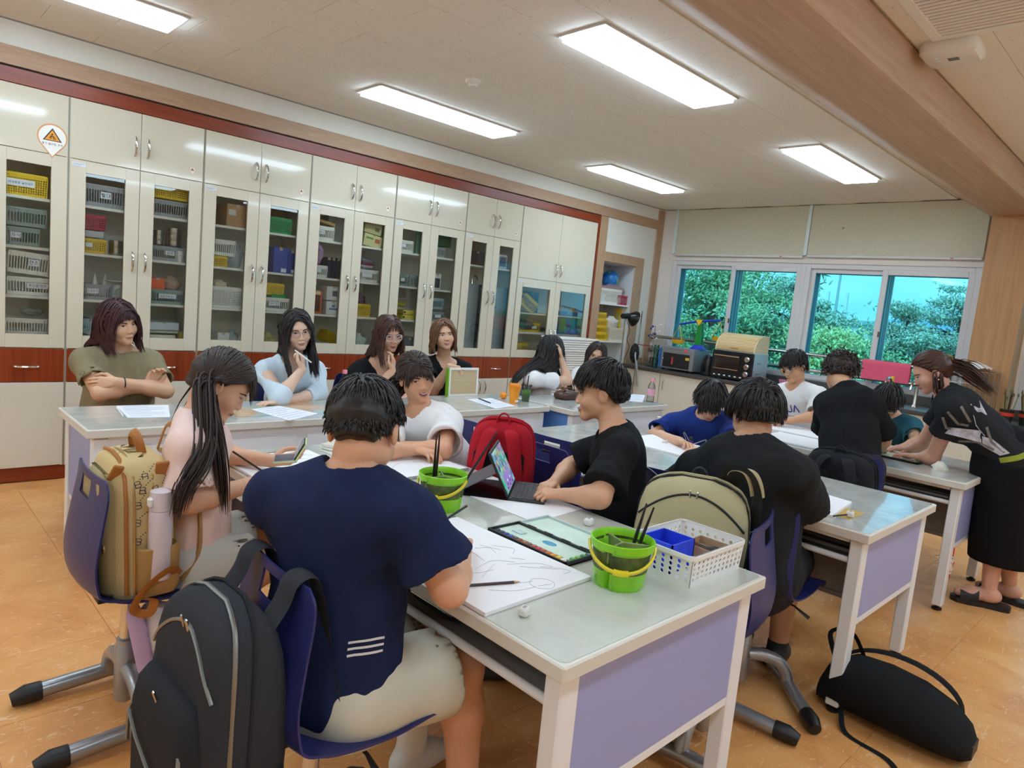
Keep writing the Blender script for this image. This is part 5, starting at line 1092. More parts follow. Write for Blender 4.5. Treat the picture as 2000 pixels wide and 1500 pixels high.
def eraser(x, y, lab, s=.03, rz=.3):
    t = thing('eraser', lab, 'eraser', (x, y, TOP), rz, 'white erasers'); MB().box((0, 0, s*.45), (s*1.1, s*.95, s*.85), None, s*.18).obj('block', mat('eraser_white', '#e3e1dc', .7, var=.05, vscale=60), t, 40); MB().box((0, 0, s*.886), (s*.5, s*.3, .0008)).obj('print', mat('eraser_print', '#9b9a9c', .7), t, 0)
eraser(1.135, 1.045, 'white cube eraser at the near desk corner', .026); eraser(1.81, 1.41, 'white cube eraser beyond the paint palette', .03); eraser(2.91, .94, 'white eraser beside a pencil on the middle desk', .03); p = S(1298, 868); eraser(p[0], p[1], 'grey-white eraser on the blue-shirted boy\'s paper', .03)
p0 = at(1628, 1008, z=TOP+.012); p1 = at(1673, 1003, z=TOP+.012); pencil(p0, p1, M_BLACK, 'black pencil on the middle desk beside an eraser')
t = sheet('yellow_card', [S(1628, 1008), S(1660, 1015), S(1690, 1003), S(1650, 992)], TOP, .001, mat('amber_card', '#c9a24a', .4), 'amber plastic card under the pencil on the middle desk', 'card')
# paint palette
def palette(x0, x1, y0, y1, lab):
    t = thing('paint_palette', lab, 'palette', ((x0+x1)/2, (y0+y1)/2, TOP), 0, 'open watercolour palettes'); a, b = (x1-x0)/2, (y1-y0)/2; th = .014
    MI = mat('palette_mint', '#cfe6d6', .25, var=.08, vscale=14); MO = mat('palette_black', '#15171a', .35); MR = mat('palette_rim', '#bccfcd', .35)
    MB().b2(-a, -.004, -b, b, 0, .004).obj('paint_half', MO, t, 0); MB().b2(.004, a, -b, b, 0, .004).obj('lid_half', MR, t, 0)
    for (u0, u1, mm) in ((-a, -.002, MO), (.002, a, MR)):
        m = MB(); m.b2(u0, u1, -b, -b+.005, 0, th); m.b2(u0, u1, b-.005, b, 0, th); m.b2(u0, u0+.005, -b, b, 0, th); m.b2(u1-.005, u1, -b, b, 0, th); m.obj('rim', mm, t, 0)
    MB().b2(-a+.04, -.008, -b+.006, b-.006, .004, .0065).obj('mixing_tray', MI, t, 0); MB().b2(.008, a-.006, -b+.006, b-.006, .004, .0065).obj('mixing_tray', MI, t, 0)
    cols = ['#202228', '#26284a', '#20308a', '#2a58b5', '#5a3c30', '#8a3c2e', '#a85a30', '#7d4a35', '#b0402e', '#c83a3a', '#b8483a', '#d8742a', '#e8a02a', '#e8c030', '#f0ece0', '#4a9a3a', '#6aae3c', '#2e7a3c', '#2b5e4a', '#44605c']
    n = 15
    for k in range(n):
        y = b-.014-(2*b-.03)*k/n; MB().ball((-a+.021, y-.008, .0075), (.0145, .009, .006), 8).obj('paint', mat('paint_%d' % k, cols[k], .35), t)
    for k in range(5): MB().ball((-a+.05+.024*k, -b+.018, .0075), (.010, .012, .006), 8).obj('paint', mat('paint_%d' % (15+k), cols[15+k], .35), t)
    MB().ball((-.05, -.02, .0068), (.016, .028, .0012), 12).obj('wet_paint', mat('wet_cyan', '#3f9ec4', .2), t)
    m = MB()
    for k in range(4): m.box((0, -b+.05+.075*k, th+.0005), (.006, .035, .002))
    m.obj('hinge', MO, t, 0); MB().box((-a*.45, b*.6, .0085), (.025, .045, .004), None, .001).obj('thumb_ring', MR, t, 0)
    return t
palette(1.452, 1.732, 1.195, 1.532, 'open watercolour palette full of paint on the near desk')
palette(4.62, 5.12, 1.16, 1.46, 'open watercolour palette on the right-hand desk by the bending woman')
# water buckets
def bucket(x, y, lab, s, rz, brushes):
    t = thing('water_bucket', lab, 'bucket', (x, y, TOP), rz, 'lime green painting buckets')
    nt = NT('lime_plastic_%d' % int(x*1000)); nz = nt.n('TexNoise', Scale=22.0, Detail=6.0, Roughness=.7); nt.l(coords(nt, 'Object', (1, 1, .45)), nz.inputs['Vector'])
    nt.l(ramp(nt, nz.outputs['Fac'], [(.28, '#3f6a14'), (.4, '#7fca1c'), (.62, '#8fd925'), (.74, '#8ad020')]), nt.b.inputs['Base Color']); nt.b.inputs['Roughness'].default_value = .3; nt.b.inputs['Subsurface Weight'].default_value = .15; nt.b.inputs['Subsurface Radius'].default_value = (.01, .02, .005)
    M = nt.m; M2 = mat('stained_inside', '#4a5a24', .5, var=.6, vscale=30)
    def ring(r, z, dep): return [(r*(1-dep*max(0, 1-abs(((a*3/(2*math.pi)) % 1)-.5)*-0-abs(((a*3/(2*math.pi)+.5) % 1)-.5)*14))*math.cos(a), r*(1-dep*max(0, 1-abs(((a*3/(2*math.pi)+.5) % 1)-.5)*14))*math.sin(a), z) for a in np.arange(72)*2*math.pi/72]
    R = .083*s
    m = MB(); m.loft([ring(R*.80, 0, .22), ring(R*.83, .008*s, .22), ring(R*.97, .105*s, .20), ring(R*1.0, .118*s, .05)], True, True) if False else m.loft([ring(R*.80, 0, .22), ring(R*.84, .006*s, .22), ring(R*.95, .1*s, .20), ring(R*.97, .108*s, .06)], False); m.add([(p[0], p[1], p[2]) for p in ring(R*.80, 0, .22)], [tuple(range(72))[::-1]]); m.obj('shell', M, t, 50)
    m = MB(); m.loft([ring(R*.97, .107*s, .05), ring(R*1.05, .109*s, 0), ring(R*1.06, .128*s, 0), ring(R*1.02, .13*s, 0), ring(R*.97, .122*s, .02), ring(R*.95, .108*s, .04)], False); m.obj('rim', M, t, 50)
    m = MB(); m.loft([ring(R*.96, .112*s, .05), ring(R*.92, .06*s, .2), ring(R*.88, .045*s, .22)], False); m.add([(p[0], p[1], p[2]) for p in ring(R*.88, .045*s, .22)], [tuple(range(72))]); m.obj('stained_inside', M2, t, 50)
    m = MB()
    for k in range(3): a = 2*math.pi*(k)/3; m.box((.45*R*math.cos(a), .45*R*math.sin(a), .095*s), (.92*R, .006, .045*s), rotm(0, 0, a), .002)
    m.obj('divider', mat('divider_stained', '#7d8a55', .5, var=.5, vscale=25), t, 0)
    tilt = -.9; hp = [(R*1.07*math.cos(a), -R*1.16*math.sin(a)*math.cos(.55), .112*s-R*1.25*math.sin(a)*math.sin(.55)) for a in np.linspace(0, math.pi, 22)]
    MB().tube(hp, .0042, 8, 1.6).obj('handle', mat('yellow_handle', '#e8d62a', .35), t); MB().tube(hp[9:13], .0075, 8, 1.2).obj('grip', mat('yellow_handle', '#e8d62a', .35), t)
    for k, (bx, by, ex, ey, L) in enumerate(brushes):
        b = MB().tube([(bx, by, .05), (bx+(ex-bx)*.5, by+(ey-by)*.5, .05+L*.5), (ex, ey, .05+L)], [.0045, .005, .0025], 8).obj('brush', mat('brush_handle_black', '#151517', .3), t)
        MB().tube([(bx, by, .052), (bx-(ex-bx)*.1, by-(ey-by)*.1, .02)], [.0045, .002], 6).obj('bristles', mat('bristle', '#6b5a3f', .8), b)
    return t
bucket(1.50, 1.045, 'lime green paint-water bucket with its yellow handle down, beside the white tray', 1.0, math.radians(-52), [(.02, .02, .055, .045, .17), (.03, .01, .075, .035, .165)])
bucket(1.47, 1.80, 'lime green paint-water bucket with tall upright brushes, behind the sketchbook', .98, math.radians(-62), [(-.045, .02, -.047, .02, .185), (-.035, .015, -.034, .016, .205), (.05, .01, .17, .03, .24)])
# white tray basket with round holes
t = thing('tray_basket', 'white plastic tray with round holes, holding a blue box and scissors', 'basket', (1.785, 1.015, TOP), 0)
w, d, h = .29, .215, .092; M_TW = mat('tray_white', '#ecece8', .35)
MB().b2(-w*.46, w*.46, -d*.45, d*.45, .001, .004).obj('base', M_TW, t, 0)
def perf(p0, p1, n, rows, hole=.0058, skip=None):
    """wall strip from p0 to p1 with round holes, made of rings of quads"""
    p0, p1 = np.array(p0), np.array(p1); L = np.linalg.norm(p1-p0); u = (p1-p0)/L; nrm = np.array([u[1], -u[0]]); m = MB(); cw = L/n; z0, z1 = .014, .076; ch = (z1-z0)/rows
    def W(s, z, o): sc = .95+.05*z/h; q = (p0+u*s)*sc; return (q[0]+nrm[0]*o, q[1]+nrm[1]*o, z)
    th = .0024
    for (za, zb) in ((.0, z0), (z1, h)):
        m.add([W(0, za, 0), W(L, za, 0), W(L, zb, 0), W(0, zb, 0), W(0, za, th), W(L, za, th), W(L, zb, th), W(0, zb, th)], [(0, 1, 2, 3), (7, 6, 5, 4), (0, 4, 5, 1), (3, 2, 6, 7)])
    K = 12
    for i in range(n):
        for j in range(rows):
            cs, cz = (i+.5)*cw, z0+(j+.5)*ch; sq = []; ci = []
            for k in range(K):
                a = 2*math.pi*(k+.5)/K; c_, s_ = math.cos(a), math.sin(a); mx = max(abs(c_), abs(s_)); sq.append((cs+c_/mx*cw/2, cz+s_/mx*ch/2)); ci.append((cs+hole*c_, cz+hole*s_))
            V = [W(*q, 0) for q in sq]+[W(*q, 0) for q in ci]+[W(*q, th) for q in ci]+[W(*q, th) for q in sq]; F = []
            for k in range(K):
                q = (k+1) % K; F += [(k, q, K+q, K+k), (K+k, K+q, 2*K+q, 2*K+k), (2*K+k, 2*K+q, 3*K+q, 3*K+k)]
            m.add(V, F)
    return m
for (a, b, n) in (((-w/2, -d/2), (w/2, -d/2), 12), ((w/2, -d/2), (w/2, d/2), 8), ((w/2, d/2), (-w/2, d/2), 12), ((-w/2, d/2), (-w/2, -d/2), 8)): perf(a, b, n, 4).obj('wall', M_TW, t, 0)
m = MB(); ro = rrect(w+.014, d+.014, .02, 3); ri = rrect(w-.002, d-.002, .016, 3)
m.loft([[(x, y, h-.012) for x, y in ro], [(x, y, h) for x, y in ro], [(x, y, h) for x, y in ri], [(x, y, h-.004) for x, y in ri]], False); m.obj('rim', M_TW, t, 40)
t = thing('blue_box', 'open bright blue plastic box inside the white tray', 'box', (1.735, 1.05, TOP+.0045), 0)
m = MB(); W_, D_, H_ = .12, .11, .085
for (x0, x1, y0, y1) in ((-W_/2, W_/2, -D_/2, -D_/2+.004), (-W_/2, W_/2, D_/2-.004, D_/2), (-W_/2, -W_/2+.004, -D_/2, D_/2), (W_/2-.004, W_/2, -D_/2, D_/2)): m.b2(x0, x1, y0, y1, 0, H_)
m.obj('wall', mat('bright_blue', '#2746d8', .4, var=.15, vscale=30), t, 0); MB().b2(-W_/2, W_/2, -D_/2, D_/2, 0, .003).obj('base', mat('bright_blue', '#2746d8', .4), t, 0)
t = thing('cardboard_tray', 'small brown cardboard tray with scissors inside the white tray', 'tray', (1.855, .985, TOP+.0045), 0)
m = MB()
for (x0, x1, y0, y1) in ((-.055, .055, -.055, -.052), (-.055, .055, .052, .055), (-.055, -.052, -.055, .055), (.052, .055, -.055, .055)): m.b2(x0, x1, y0, y1, 0, .062)
m.obj('wall', mat('brown_card', '#a9876a', .7), t, 0); MB().b2(-.055, .055, -.055, .055, 0, .002).obj('base', mat('brown_card', '#a9876a', .7), t, 0)
for k, (c, col) in enumerate((((1.845, .975), '#e8641e'), ((1.87, 1.0), '#2a2a2c'))):
    t = thing('scissors', '%s-handled scissors lying in the cardboard tray' % ('orange', 'black')[k], 'scissors', (c[0], c[1], TOP+.03+.02*k), .6+k)
    for s in (-1, 1):
        MB().tube([(-.03+.016*math.cos(a), s*.014+.012*math.sin(a), .002*s) for a in np.linspace(0, 6.28, 14)], .004, 6).obj('handle', mat('scissor_%d' % k, col, .4), t); MB().box((.02, -s*.003, .002*s), (.07, .009, .002), rotm(0, 0, s*.1)).obj('blade', M_STEEL, t, 0)
# tablet with keyboard case
sheet('paper_sheet', [(1.655, 1.52), (1.94, 1.545), (1.93, 2.03), (1.655, 2.0)], TOP, .0022, M_PAPER, 'large white drawing sheet under the tablet', 'paper')
h0, h1, k0, k1, ft = at(993, 976, z=.756), at(1008, 940, z=.756), at(1059, 987, z=.756), at(1069, 947, z=.756), at(941, 969, z=.756)
ax = unit((h1-h0)*[1, 1, 0]); fx = unit((((k0-h0)+(k1-h1))*[1, 1, 0])); fx = unit(fx-ax*(fx@ax)); LW = .265; KD = .135
c0 = np.array([h0[0], h0[1], TOP+.0025])+ax*(LW/2)
t = thing('tablet', 'black tablet propped in a keyboard case, screen lit, on the near desk', 'tablet', tuple(c0), math.atan2(ax[1], ax[0])+0)
RT = np.array([[1, 0, 0], [0, 1, 0], [0, 0, 1.0]]); fy = -1.0 if (np.cross(ax, fx)[2] < 0) else 1.0
MB().b2(-LW/2, LW/2, 0, fy*KD, 0, .009, .002).obj('keyboard', mat('keyboard_black', '#26262a', .5), t, 0)
for r_ in range(5):
    for q in range(13): MB().box((-LW/2+.018+q*.019, fy*(.018+r_*.0175), .0105), (.0155, .0145, .003), None, .001).obj('key', mat('key_grey', '#3a3a40', .45), t, 0)
MB().box((0, fy*.118, .0098), (.1, .026, .0012)).obj('trackpad', mat('trackpad', '#323238', .35), t, 0)
TH = .185; ang = math.radians(62); s0_ = np.array([0, -fy*.004, .008]); sd = np.array([0, -fy*math.cos(ang), math.sin(ang)])
Rs = np.array([[1, 0, 0], [0, sd[1], sd[2]], np.cross([1, 0, 0], sd)]).T
MB().box(s0_+sd*TH/2, (LW, TH, .009), Rs, .003).obj('body', M_BLACK, t, 0); nn = np.cross([1, 0, 0], sd); nn = nn if nn[1]*fy > 0 else -nn
nt = NT('tablet_screen'); v = coords(nt, 'Object', (1, 1, 1)); vo = nt.n('TexVoronoi', Scale=42.0); nt.l(v, vo.inputs['Vector']); n1 = nt.n('TexNoise', Scale=9.0, Detail=5.0); nt.l(v, n1.inputs['Vector'])
cA = ramp(nt, n1.outputs['Fac'], [(.3, '#10302f'), (.45, '#1f8a92'), (.52, '#2a3550'), (.6, '#6ac3c8'), (.7, '#dfe6ee')]); sc_ = mix(nt, .25, cA, vo.outputs['Color']); nt.l(sc_, nt.b.inputs['Base Color']); nt.l(sc_, nt.b.inputs['Emission Color']); nt.b.inputs['Emission Strength'].default_value = .55; nt.b.inputs['Roughness'].default_value = .08
MB().box(s0_+sd*TH/2+nn*.0048, (LW-.02, TH-.02, .001), Rs).obj('screen', nt.m, t, 0)
MB().box(s0_+sd*TH*.24+nn*.0055, (LW*.62, TH*.34, .0008), Rs).obj('game_window', mat('lilac_window', '#8a78b8', .2, emit=.35), t, 0)
for k in range(7): MB().box(s0_+sd*TH*(.12+.06*(k % 3))+nn*.0061+np.array([-.07+.022*k, 0, 0]), (.014, .008, .0006), Rs).obj('icon', mat('icon_%d' % (k % 3), ('#7a2440', '#2e3f9a', '#dfe2ee')[k % 3], .2, emit=.3), t, 0)
fl_ = np.array([0, -fy*.20, .004])
m = MB(); m.add([s0_+sd*TH*.55+np.array([-LW/2, 0, 0]), s0_+sd*TH*.55+np.array([LW/2, 0, 0]), fl_+np.array([LW/2, 0, 0]), fl_+np.array([-LW/2, 0, 0]), s0_+sd*TH*.55+np.array([-LW/2, 0, .004]), s0_+sd*TH*.55+np.array([LW/2, 0, .004]), fl_+np.array([LW/2, -fy*.004, .0]), fl_+np.array([-LW/2, -fy*.004, 0])], [(0, 1, 2, 3), (7, 6, 5, 4), (0, 4, 5, 1), (1, 5, 6, 2), (2, 6, 7, 3), (3, 7, 4, 0)]); m.obj('case_stand', mat('case_grey', '#55555a', .5), t, 0)
MB().b2(-LW/2, LW/2, -fy*.2, 0, -.0015, .001).obj('case_base', M_BLACK, t, 0)
sheet('sketchbook', [(1.50, 2.14), (1.90, 2.165), (1.885, 2.70), (1.49, 2.69)], TOP, .01, M_PAPER, 'closed-flat spiral sketchbook before the smiling girl in white', 'sketchbook', 'spiral sketchbooks', ((1.50, 2.137), (1.90, 2.162)), [[(1.6, 2.3), (1.7, 2.36), (1.78, 2.33)], [(1.62, 2.4), (1.7, 2.45)]])
dl2 = [[(1.15, 2.5), (1.22, 2.55), (1.3, 2.5), (1.28, 2.42), (1.2, 2.4), (1.15, 2.5)], [(1.25, 2.6), (1.35, 2.55), (1.38, 2.45)], [(1.2, 2.35), (1.33, 2.38)], [(1.3, 2.65), (1.4, 2.6)], [(1.12, 2.6), (1.2, 2.66), (1.3, 2.62)]]
sheet('sketchbook', [(1.045, 2.06), (1.44, 2.07), (1.43, 2.70), (1.05, 2.69)], TOP, .01, M_PAPER, 'spiral sketchbook with a faint drawing, before the girl in pink', 'sketchbook', 'spiral sketchbooks', ((1.06, 2.70), (1.42, 2.71)), dl2)
for k in range(3):
    z = TOP+.013*k; t = thing('booklet', ('lowest', 'middle', 'topmost')[k]+' booklet of the small pile beside the girl in pink', 'book', (1.60, 2.66, z), .3+.1*k, 'small pile of booklets')
    MB().box((0, 0, .0065), (.2, .14, .0095), None, .001).obj('pages', M_PAPER, t, 0); MB().box((0, 0, .012), (.204, .144, .0012)).obj('cover', mat('cover_%d' % k, ('#cfe0a0', '#e8e2cc', '#d9d3c0')[k], .5), t, 0)
# middle desk and right desk sheets
sheet('sketchbook', [S(1625, 1012), S(1663, 985), S(1567, 957), (2.79, 1.52)], TOP, .012, M_PAPER, 'stack of white drawing paper at the right end of the middle desk', 'sketchbook', 'spiral sketchbooks')
sheet('sketchbook', [(3.20, 1.68), (3.58, 1.70), (3.56, 2.36), (3.19, 2.36)], TOP, .01, M_PAPER, 'white sketchbook under the blue-shirted boy\'s hands', 'sketchbook', 'spiral sketchbooks')
sheet('sketchbook', [(4.36, 1.50), (4.75, 1.50), (4.75, 2.08), (4.36, 2.08)], TOP, .01, M_PAPER, 'white sketchbook under the boy standing in black', 'sketchbook', 'spiral sketchbooks', ((4.757, 1.52), (4.757, 2.06)))
sheet('sketchbook', [(4.80, 1.72), (5.18, 1.72), (5.18, 2.30), (4.80, 2.30)], TOP, .01, M_PAPER, 'white sketchbook under the hands of the boy in the printed white shirt', 'sketchbook', 'spiral sketchbooks')
p = S(1505, 838); t = thing('black_phone', 'small black phone lying on the paper beyond the big boy\'s ear', 'phone', (p[0]-.2, p[1], TOP+.011), .5); MB().box((0, 0, .004), (.14, .07, .008), None, .003).obj('body', M_BLACK, t, 0); MB().box((0, 0, .0084), (.13, .062, .0006)).obj('screen', mat('phone_screen', '#1c2026', .08), t, 0)
p = S(1835, 916); t = thing('white_clay', 'lump of white clay on the right-hand desk', 'clay', (p[0], p[1], TOP))
m = MB(); r = np.random.RandomState(4); m.loft([[(.06*k*(1+r.uniform(-.2, .2))*math.cos(a), .04*k*(1+r.uniform(-.2, .2))*math.sin(a), z) for a in np.arange(12)*2*math.pi/12] for k, z in ((1, 0), (1.05, .012), (.8, .03), (.35, .045))]); m.obj('lump', mat('clay_white', '#ece6d6', .8), t, 60)
p = S(1342, 872); t = thing('purple_toy', 'tiny purple and black figure on the blue-shirted boy\'s paper', 'toy', (p[0], p[1]-.02, TOP+.011)); MB().box((0, 0, .016), (.03, .022, .032), None, .006).obj('body', mat('toy_purple', '#3c2a66', .4), t, 0); MB().ball((0, 0, .04), .013, 10).obj('head', M_BLACK, t)
# long table things
printed([(.985, 3.995-.04), (1.235, 3.965-.03), (1.14, 3.60), (.955, 3.63)][::-1][::-1], 'printed sheets before the woman with crossed arms')
printed([S(490, 800), S(545, 793), S(622, 808), S(565, 822)], 'printed sheet before the woman in the pale blue shirt')
printed([S(912, 780), S(960, 778), S(1005, 793), S(968, 798)], 'printed sheet with a pen on it, before the picture frame')
printed([S(1075, 768), S(1115, 768), S(1125, 776), S(1085, 776)], 'printed sheet on the shorter table behind the purse')
printed([S(1235, 770), S(1260, 772), S(1255, 786), S(1215, 782)], 'curling white sheet at the window end of the shorter table')
sheet('map_sheet', [(1.45, 3.52), (2.35, 3.50), (2.36, 3.96), (1.45, 3.96)], TOP, .0012, (lambda nt: (nt.l(ramp(nt, (lambda nz: (nt.l(pos_coords(nt), nz.inputs['Vector']), nz.outputs['Fac'])[1])(nt.n('TexNoise', Scale=4.5, Detail=4.0)), [(.38, '#8fa6b8'), (.48, '#a9b5a0'), (.52, '#b3b4ab'), (.58, '#c59a70'), (.66, '#c9a98a')]), nt.b.inputs['Base Color']), nt.b.inputs.__getitem__('Roughness').__setattr__('default_value', .12), nt.m)[2])(NT('map_print')), 'coloured map sheet under the glossy top before the woman in pale blue', 'map')
p0 = at(228, 796, z=TOP+.006); p1 = at(240, 812, z=TOP+.006); pencil(p0, p1, M_WHITEP, 'white pen beside the crossed-arms woman\'s sheets', 'pen', 'pen', .005, False)
p0 = at(935, 778, z=TOP+.007); p1 = at(958, 787, z=TOP+.007); pencil(p0, p1, M_BLACK, 'black pen lying across a printed sheet', 'pen', 'pen', .004, False)
def water_bottle(x, y, lab):
    t = thing('water_bottle', lab, 'bottle', (x, y, TOP), 0, 'small water bottles')
    MB().lathe([(.028, 0), (.031, .01), (.031, .05), (.029, .07), (.031, .09), (.031, .13), (.026, .15), (.013, .172), (.012, .185)], n=20).obj('body', glass('bottle_plastic', '#f6fafa', .03, .05, 1.2), t)
    MB().lathe([(.0316, .055), (.0316, .115)], n=20, cap=False).obj('label', mat('bottle_label', '#e8a9bb', .5), t); MB().lathe([(.0275, .004), (.0295, .05), (.0295, .1), (.0, .101)], n=16).obj('water', glass('water', '#f4f8fa', .01, .02, 1.1), t)
    MB().lathe([(.0155, .178), (.0155, .2), (.013, .203)], n=16).obj('cap', mat('pink_cap', '#ef8fa0', .4), t)
water_bottle(2.29, 3.90, 'clear water bottle with a pink cap beside the woman in pale blue'); p = S(1262, 778); water_bottle(4.98, 3.36, 'clear water bottle with a pink cap at the end of the shorter table')
p = S(1004, 789); t = thing('orange_cup', 'orange takeaway cup with an orange lid on the long table', 'cup', (p[0]+.02, p[1]+.03, TOP))
MB().lathe([(.03, 0), (.043, .125)], n=22).obj('cup', mat('orange_paper', '#f59a1e', .45), t); MB().lathe([(.046, .122), (.046, .132), (.041, .145), (.04, .146), (.0, .143)], n=22).obj('lid', mat('orange_lid', '#f08a18', .35), t); MB().box((0, -.034, .02), (.03, .004, .014)).obj('barcode', M_WHITEP, t, 0)
p = S(1024, 786); t = thing('green_drink', 'clear cup of green iced drink with a black straw', 'drink', (p[0]+.05, p[1]+.04, TOP)); MB().lathe([(.028, 0), (.038, .12), (.04, .122)], n=20).obj('cup', glass('clear_cup', '#e6efe6', .04), t); MB().lathe([(.027, .003), (.036, .09), (0, .091)], n=20).obj('tea', mat('green_tea', '#4f8a2c', .2), t); MB().lathe([(.041, .12), (.041, .13), (.0, .134)], n=20).obj('lid', glass('clear_lid', '#f0f4f2', .06), t); MB().cyl((0, 0, .05), (.012, 0, .2), .004, n=8).obj('straw', M_BLACK, t)
p = S(983, 779); t = thing('tangerine', 'small orange tangerine by the orange cup', 'fruit', (p[0], p[1], TOP)); MB().ball((0, 0, .026), (.03, .03, .026), 16).obj('fruit', mat('tangerine_peel', '#f0921e', .4, bmp=.2, bscale=200), t); MB().ball((0, 0, .052), .004, 6).obj('stem', mat('stem_green', '#5a7a2a', .6), t)
p = S(1112, 781); t = thing('purse', 'dark brown leather handbag lying on the shorter table', 'handbag', (p[0]+.02, p[1]+.05, TOP), .1)
MB().loft([[(x, y, z) for x, y in rrect(.24*k, .15*k, .06*k, 4)] for k, z in ((.85, 0), (1, .015), (1, .04), (.85, .06), (.6, .068))]).obj('body', mat('brown_leather', '#4a2a20', .35, bmp=.1, bscale=80), t, 50); MB().tube([(.07*math.cos(a), -.03+.03*math.sin(a), .07+.02*math.sin(a)) for a in np.linspace(0, math.pi, 12)], .008, 8).obj('strap', mat('brown_leather', '#4a2a20', .35), t); MB().tube([(.06+.014*math.cos(a), -.02, .075+.014*math.sin(a)) for a in np.linspace(0, 6.28, 14)], .003, 6).obj('ring', M_CHROME, t)
# picture frame held upright
q0, q1 = at(874, 768, y=3.93), at(931, 766, y=3.93); wz = .215; t = thing('picture_frame', 'back of a small picture frame with a green edge, held upright on the long table', 'frame', ((q0[0]+q1[0])/2, 3.93, TOP), 0, rot=(-.05, 0, 0)); w = q1[0]-q0[0]
m = MB(); m.b2(-w/2, -w/2+.016, -.012, .012, 0, wz); m.b2(w/2-.016, w/2, -.012, .012, 0, wz); m.b2(-w/2+.016, w/2-.016, -.012, .012, wz-.016, wz); m.b2(-w/2+.016, w/2-.016, -.012, .012, 0, .016); m.obj('frame', M_WHITEP, t, 0)
MB().b2(-w/2+.014, w/2-.014, -.004, .004, .014, wz-.014).obj('backing', wood('mdf', '#bda882', '#cbb791', .8, 'x', 3), t, 0); MB().b2(-w/2-.012, -w/2-.0005, -.014, .014, 0, wz).obj('green_edge', mat('lime_edge', '#7db52a', .45), t, 0)
# fire extinguisher spray strapped to the right-hand desk leg
t = thing('spray_extinguisher', 'small red fire extinguisher spray tied to a desk leg', 'extinguisher', (4.48, .905, .165), -.8)
MB().lathe([(.03, 0), (.033, .006), (.033, .175), (.028, .19), (.016, .197)], n=22).obj('can', mat('red_can', '#d8281e', .28), t); MB().lathe([(.0335, .03), (.0335, .135)], n=22, cap=False).obj('label', M_WHITEP, t); MB().lathe([(.026, .195), (.026, .235), (.02, .24)], n=18).obj('cap', glass('clear_cap', '#e8eef0', .08), t)
MB().box((.02, 0, .245), (.03, .012, .02), None, .003).obj('trigger', mat('trigger_blue', '#2a3a8a', .4), t, 0); text_obj('119', .026, mat('can_red_print', '#cf2a20', .4), t, (-.0, -.0345, .095), np.array([[1, 0, 0], [0, 0, -1.0], [0, 1, 0]]))
MB().box((0, -.0342, .125), (.03, .001, .012)).obj('print', mat('can_green', '#4fae8a', .4), t, 0); MB().box((.004, -.0342, .05), (.02, .001, .022)).obj('print', mat('can_orange', '#e8742e', .4), t, 0)
for z in (.06, .11): MB().tube([(.05*math.cos(a)-.012, .05*math.sin(a), z) for a in np.linspace(0, 6.28, 18)], .002, 5).obj('tie', M_WHITEP, t)
